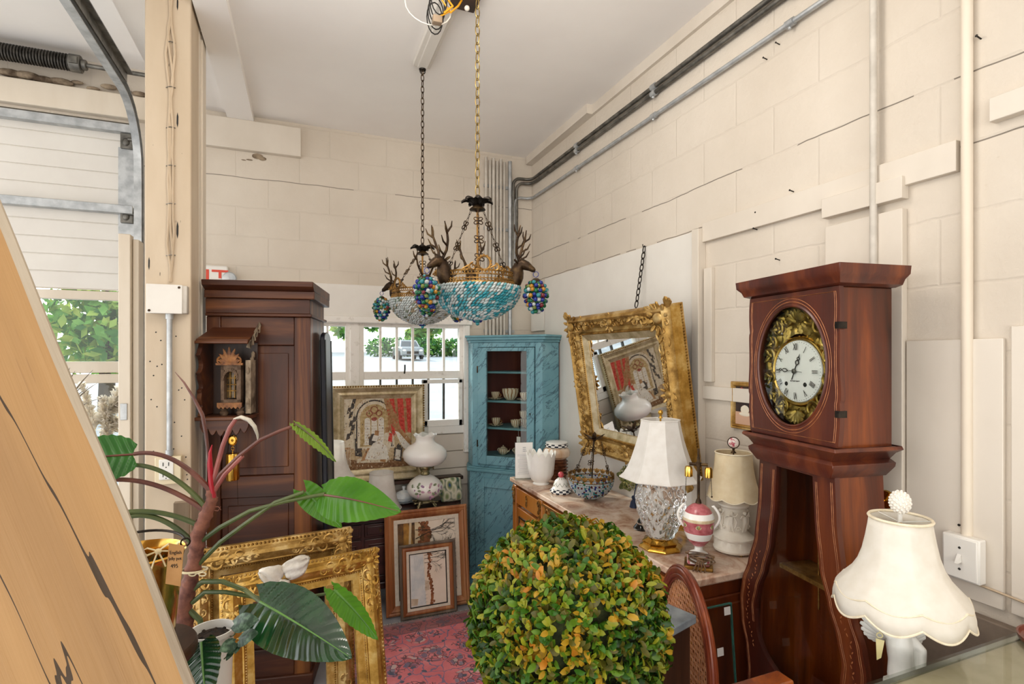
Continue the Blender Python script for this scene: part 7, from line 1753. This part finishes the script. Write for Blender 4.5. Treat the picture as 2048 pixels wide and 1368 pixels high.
def fsh(a, i, r, z):
    k = (a*NSC/(2*pi)) % 1.0; fl = 1-.028*4*k*(1-k)*(1 if i > 2 else .2); return (r*fl*(1+(.03*sin(pi*k) if i < 2 else 0)), z-(.022*sin(pi*k) if i == 0 else .016*sin(pi*k) if i == 1 else .006*sin(pi*k) if i == 2 else 0))
obj('rod', q, MW['brass'], t)
q = G(); q.lathe([(r, sz+z) for r, z in prs], 128, cap=False, fn=fsh); sh = obj('shade', q, MW['shade_ivory'], t, ang=180, solid=.0018)
q = G()
for i_, rr_, dz in ((0, .0026, 0), (2, .0022, .0)):
    pts = []
    for k in range(128):
        a = 2*pi*k/128; r, z = fsh(a, i_, prs[i_][0], prs[i_][1]); pts.append(((r+.001)*cos(a), (r+.001)*sin(a), sz+z+(-.008*sin(pi*((a*NSC/(2*pi)) % 1)) if i_ == 2 else 0)))
    q.tube(pts, rr_, 6, closed=True)
q.tube([(.063*cos(2*pi*k/48), .063*sin(2*pi*k/48), sz+.190) for k in range(48)], .0036, 6, closed=True); obj('braid', q, MW['trimrope'], sh)
q = G()
for k in range(3): a = 2*pi*k/3; q.tube([(0,0,sz+.180), (.062*cos(a), .062*sin(a), sz+.188)], .0015, 5)
q.tube([(0,0,sz+.18),(0,0,sz+.205)], .005, 8); obj('spider_fitting', q, PW, t)
q = G(); r_ = random.Random(6); q.ball((0,0,sz+.228), .022, (.92,.92,1.2), sub=3)
for k in range(90): z = 1-2*(k+.5)/90; a = k*2.4; rr = sqrt(1-z*z); q.ball((.0205*rr*cos(a), .0205*rr*sin(a), sz+.228+.026*z), .0038, sub=1)
obj('finial', q, MW['plasterwhite'], t)
tgp = b_(-.046,-.012,.80); q = G(); q.ring(tgp+V((0,-.004,-.022)), .006, .0012, (1,0,0), (0,0,1), 14); q.tube([tgp, tgp+V((0,-.004,-.016))], .0009, 5); q.prism([(tgp.x-.008, tgp.z-.03), (tgp.x+.010, tgp.z-.033), (tgp.x+.003, tgp.z-.075), (tgp.x-.006, tgp.z-.082)], tgp.y-.0050, tgp.y-.0040, 'y'); obj('paper_tag', q, MW['creamtag'], t)
p = atX(1763, 1000, 1.73)
t = thing('wall_sconce', 'small brass sconce arm on the wall showing past the flank of the longcase clock', 'sconce', (XW-.027, p.y, p.z))
q = G(); q.lathe([(.0,-.0),(.03,0),(.028,.008),(.015,.012),(.0,.014)], 24); q.bm.transform(M.Rotation(-pi/2, 4, 'Y')); obj('backplate', q, MW['brass'], t)
q = G(); q.tube([(-.01,0,0),(-.03,.0,-.012),(-.045,0,.0),(-.05,0,.018)], .004, 8); q.lathe([(.0,.018),(.012,.018),(.016,.03),(.010,.032),(.0,.03)], 16, (-.05,0,0)); obj('arm', q, MW['brass'], t)
# ================================================================== CAMERA, LIGHT
cam = bpy.data.cameras.new('camera'); co = bpy.data.objects.new('camera', cam); C.objects.link(co)
co.location = CAM; co.rotation_euler = (pi/2, 0, -TH)
cam.sensor_width = 36; cam.lens = 36*F/2048; cam.shift_y = (HZ-684)/2048; cam.clip_start = .05; cam.clip_end = 300
sc.camera = co
w = bpy.data.worlds.new('daylight'); sc.world = w; w.use_nodes = True
nt = w.node_tree; bg = nt.nodes['Background']
tc = nt.nodes.new('ShaderNodeTexCoord'); se_ = nt.nodes.new('ShaderNodeSeparateXYZ'); rp = nt.nodes.new('ShaderNodeValToRGB')
nt.links.new(tc.outputs['Generated'], se_.inputs[0]); nt.links.new(se_.outputs['Z'], rp.inputs[0]); nt.links.new(rp.outputs[0], bg.inputs[0])
rp.color_ramp.elements[0].position = 0; rp.color_ramp.elements[0].color = (1, .97, .92, 1)
rp.color_ramp.elements[1].position = .8; rp.color_ramp.elements[1].color = (.86, .93, 1, 1)
dp = nt.nodes.new('ShaderNodeVectorMath'); dp.operation = 'DOT_PRODUCT'; nt.links.new(tc.outputs['Generated'], dp.inputs[0]); dp.inputs[1].default_value = V((-.3, .85, .42)).normalized()   # the sky is brighter towards the sun
mr = nt.nodes.new('ShaderNodeMapRange'); nt.links.new(dp.outputs['Value'], mr.inputs[0]); mr.inputs[1].default_value = -.1; mr.inputs[2].default_value = 1.0; mr.inputs[3].default_value = 1.5; mr.inputs[4].default_value = 4.2; nt.links.new(mr.outputs[0], bg.inputs['Strength'])
sun = bpy.data.lights.new('sun', 'SUN'); sun.energy = 3.0; sun.angle = radians(2); sun.color = (1, .93, .82)
so = bpy.data.objects.new('sun', sun); C.objects.link(so); so.rotation_euler = V((.36, -.80, -.50)).to_track_quat('-Z', 'Y').to_euler()
for nm, pos, e_ in (('rear_fill_light', (-1.6, -2.0, 1.7), 32), ('rear_fill_light', (.3, -2.4, 1.8), 36), ('corner_fill_light', (.35, 1.5, 2.95), 20)):  # added fill lights without fixtures: two behind the camera, one brightening the window corner
    pl_ = bpy.data.lights.new(nm, 'POINT'); pl_.energy = e_; pl_.shadow_soft_size = .25; pl_.color = (1, .93, .84)
    po = bpy.data.objects.new(nm, pl_); C.objects.link(po); po.location = pos
sc.view_settings.view_transform = 'Standard'; sc.view_settings.look = 'None'; sc.view_settings.gamma = 1; sc.view_settings.exposure = .45
sc.cycles.max_bounces = 9; sc.cycles.diffuse_bounces = 5; sc.cycles.glossy_bounces = 5; sc.cycles.transmission_bounces = 8; sc.cycles.transparent_max_bounces = 16
sc.cycles.caustics_reflective = False; sc.cycles.caustics_refractive = False; sc.cycles.sample_clamp_indirect = 6
sc.cycles.use_denoising = True
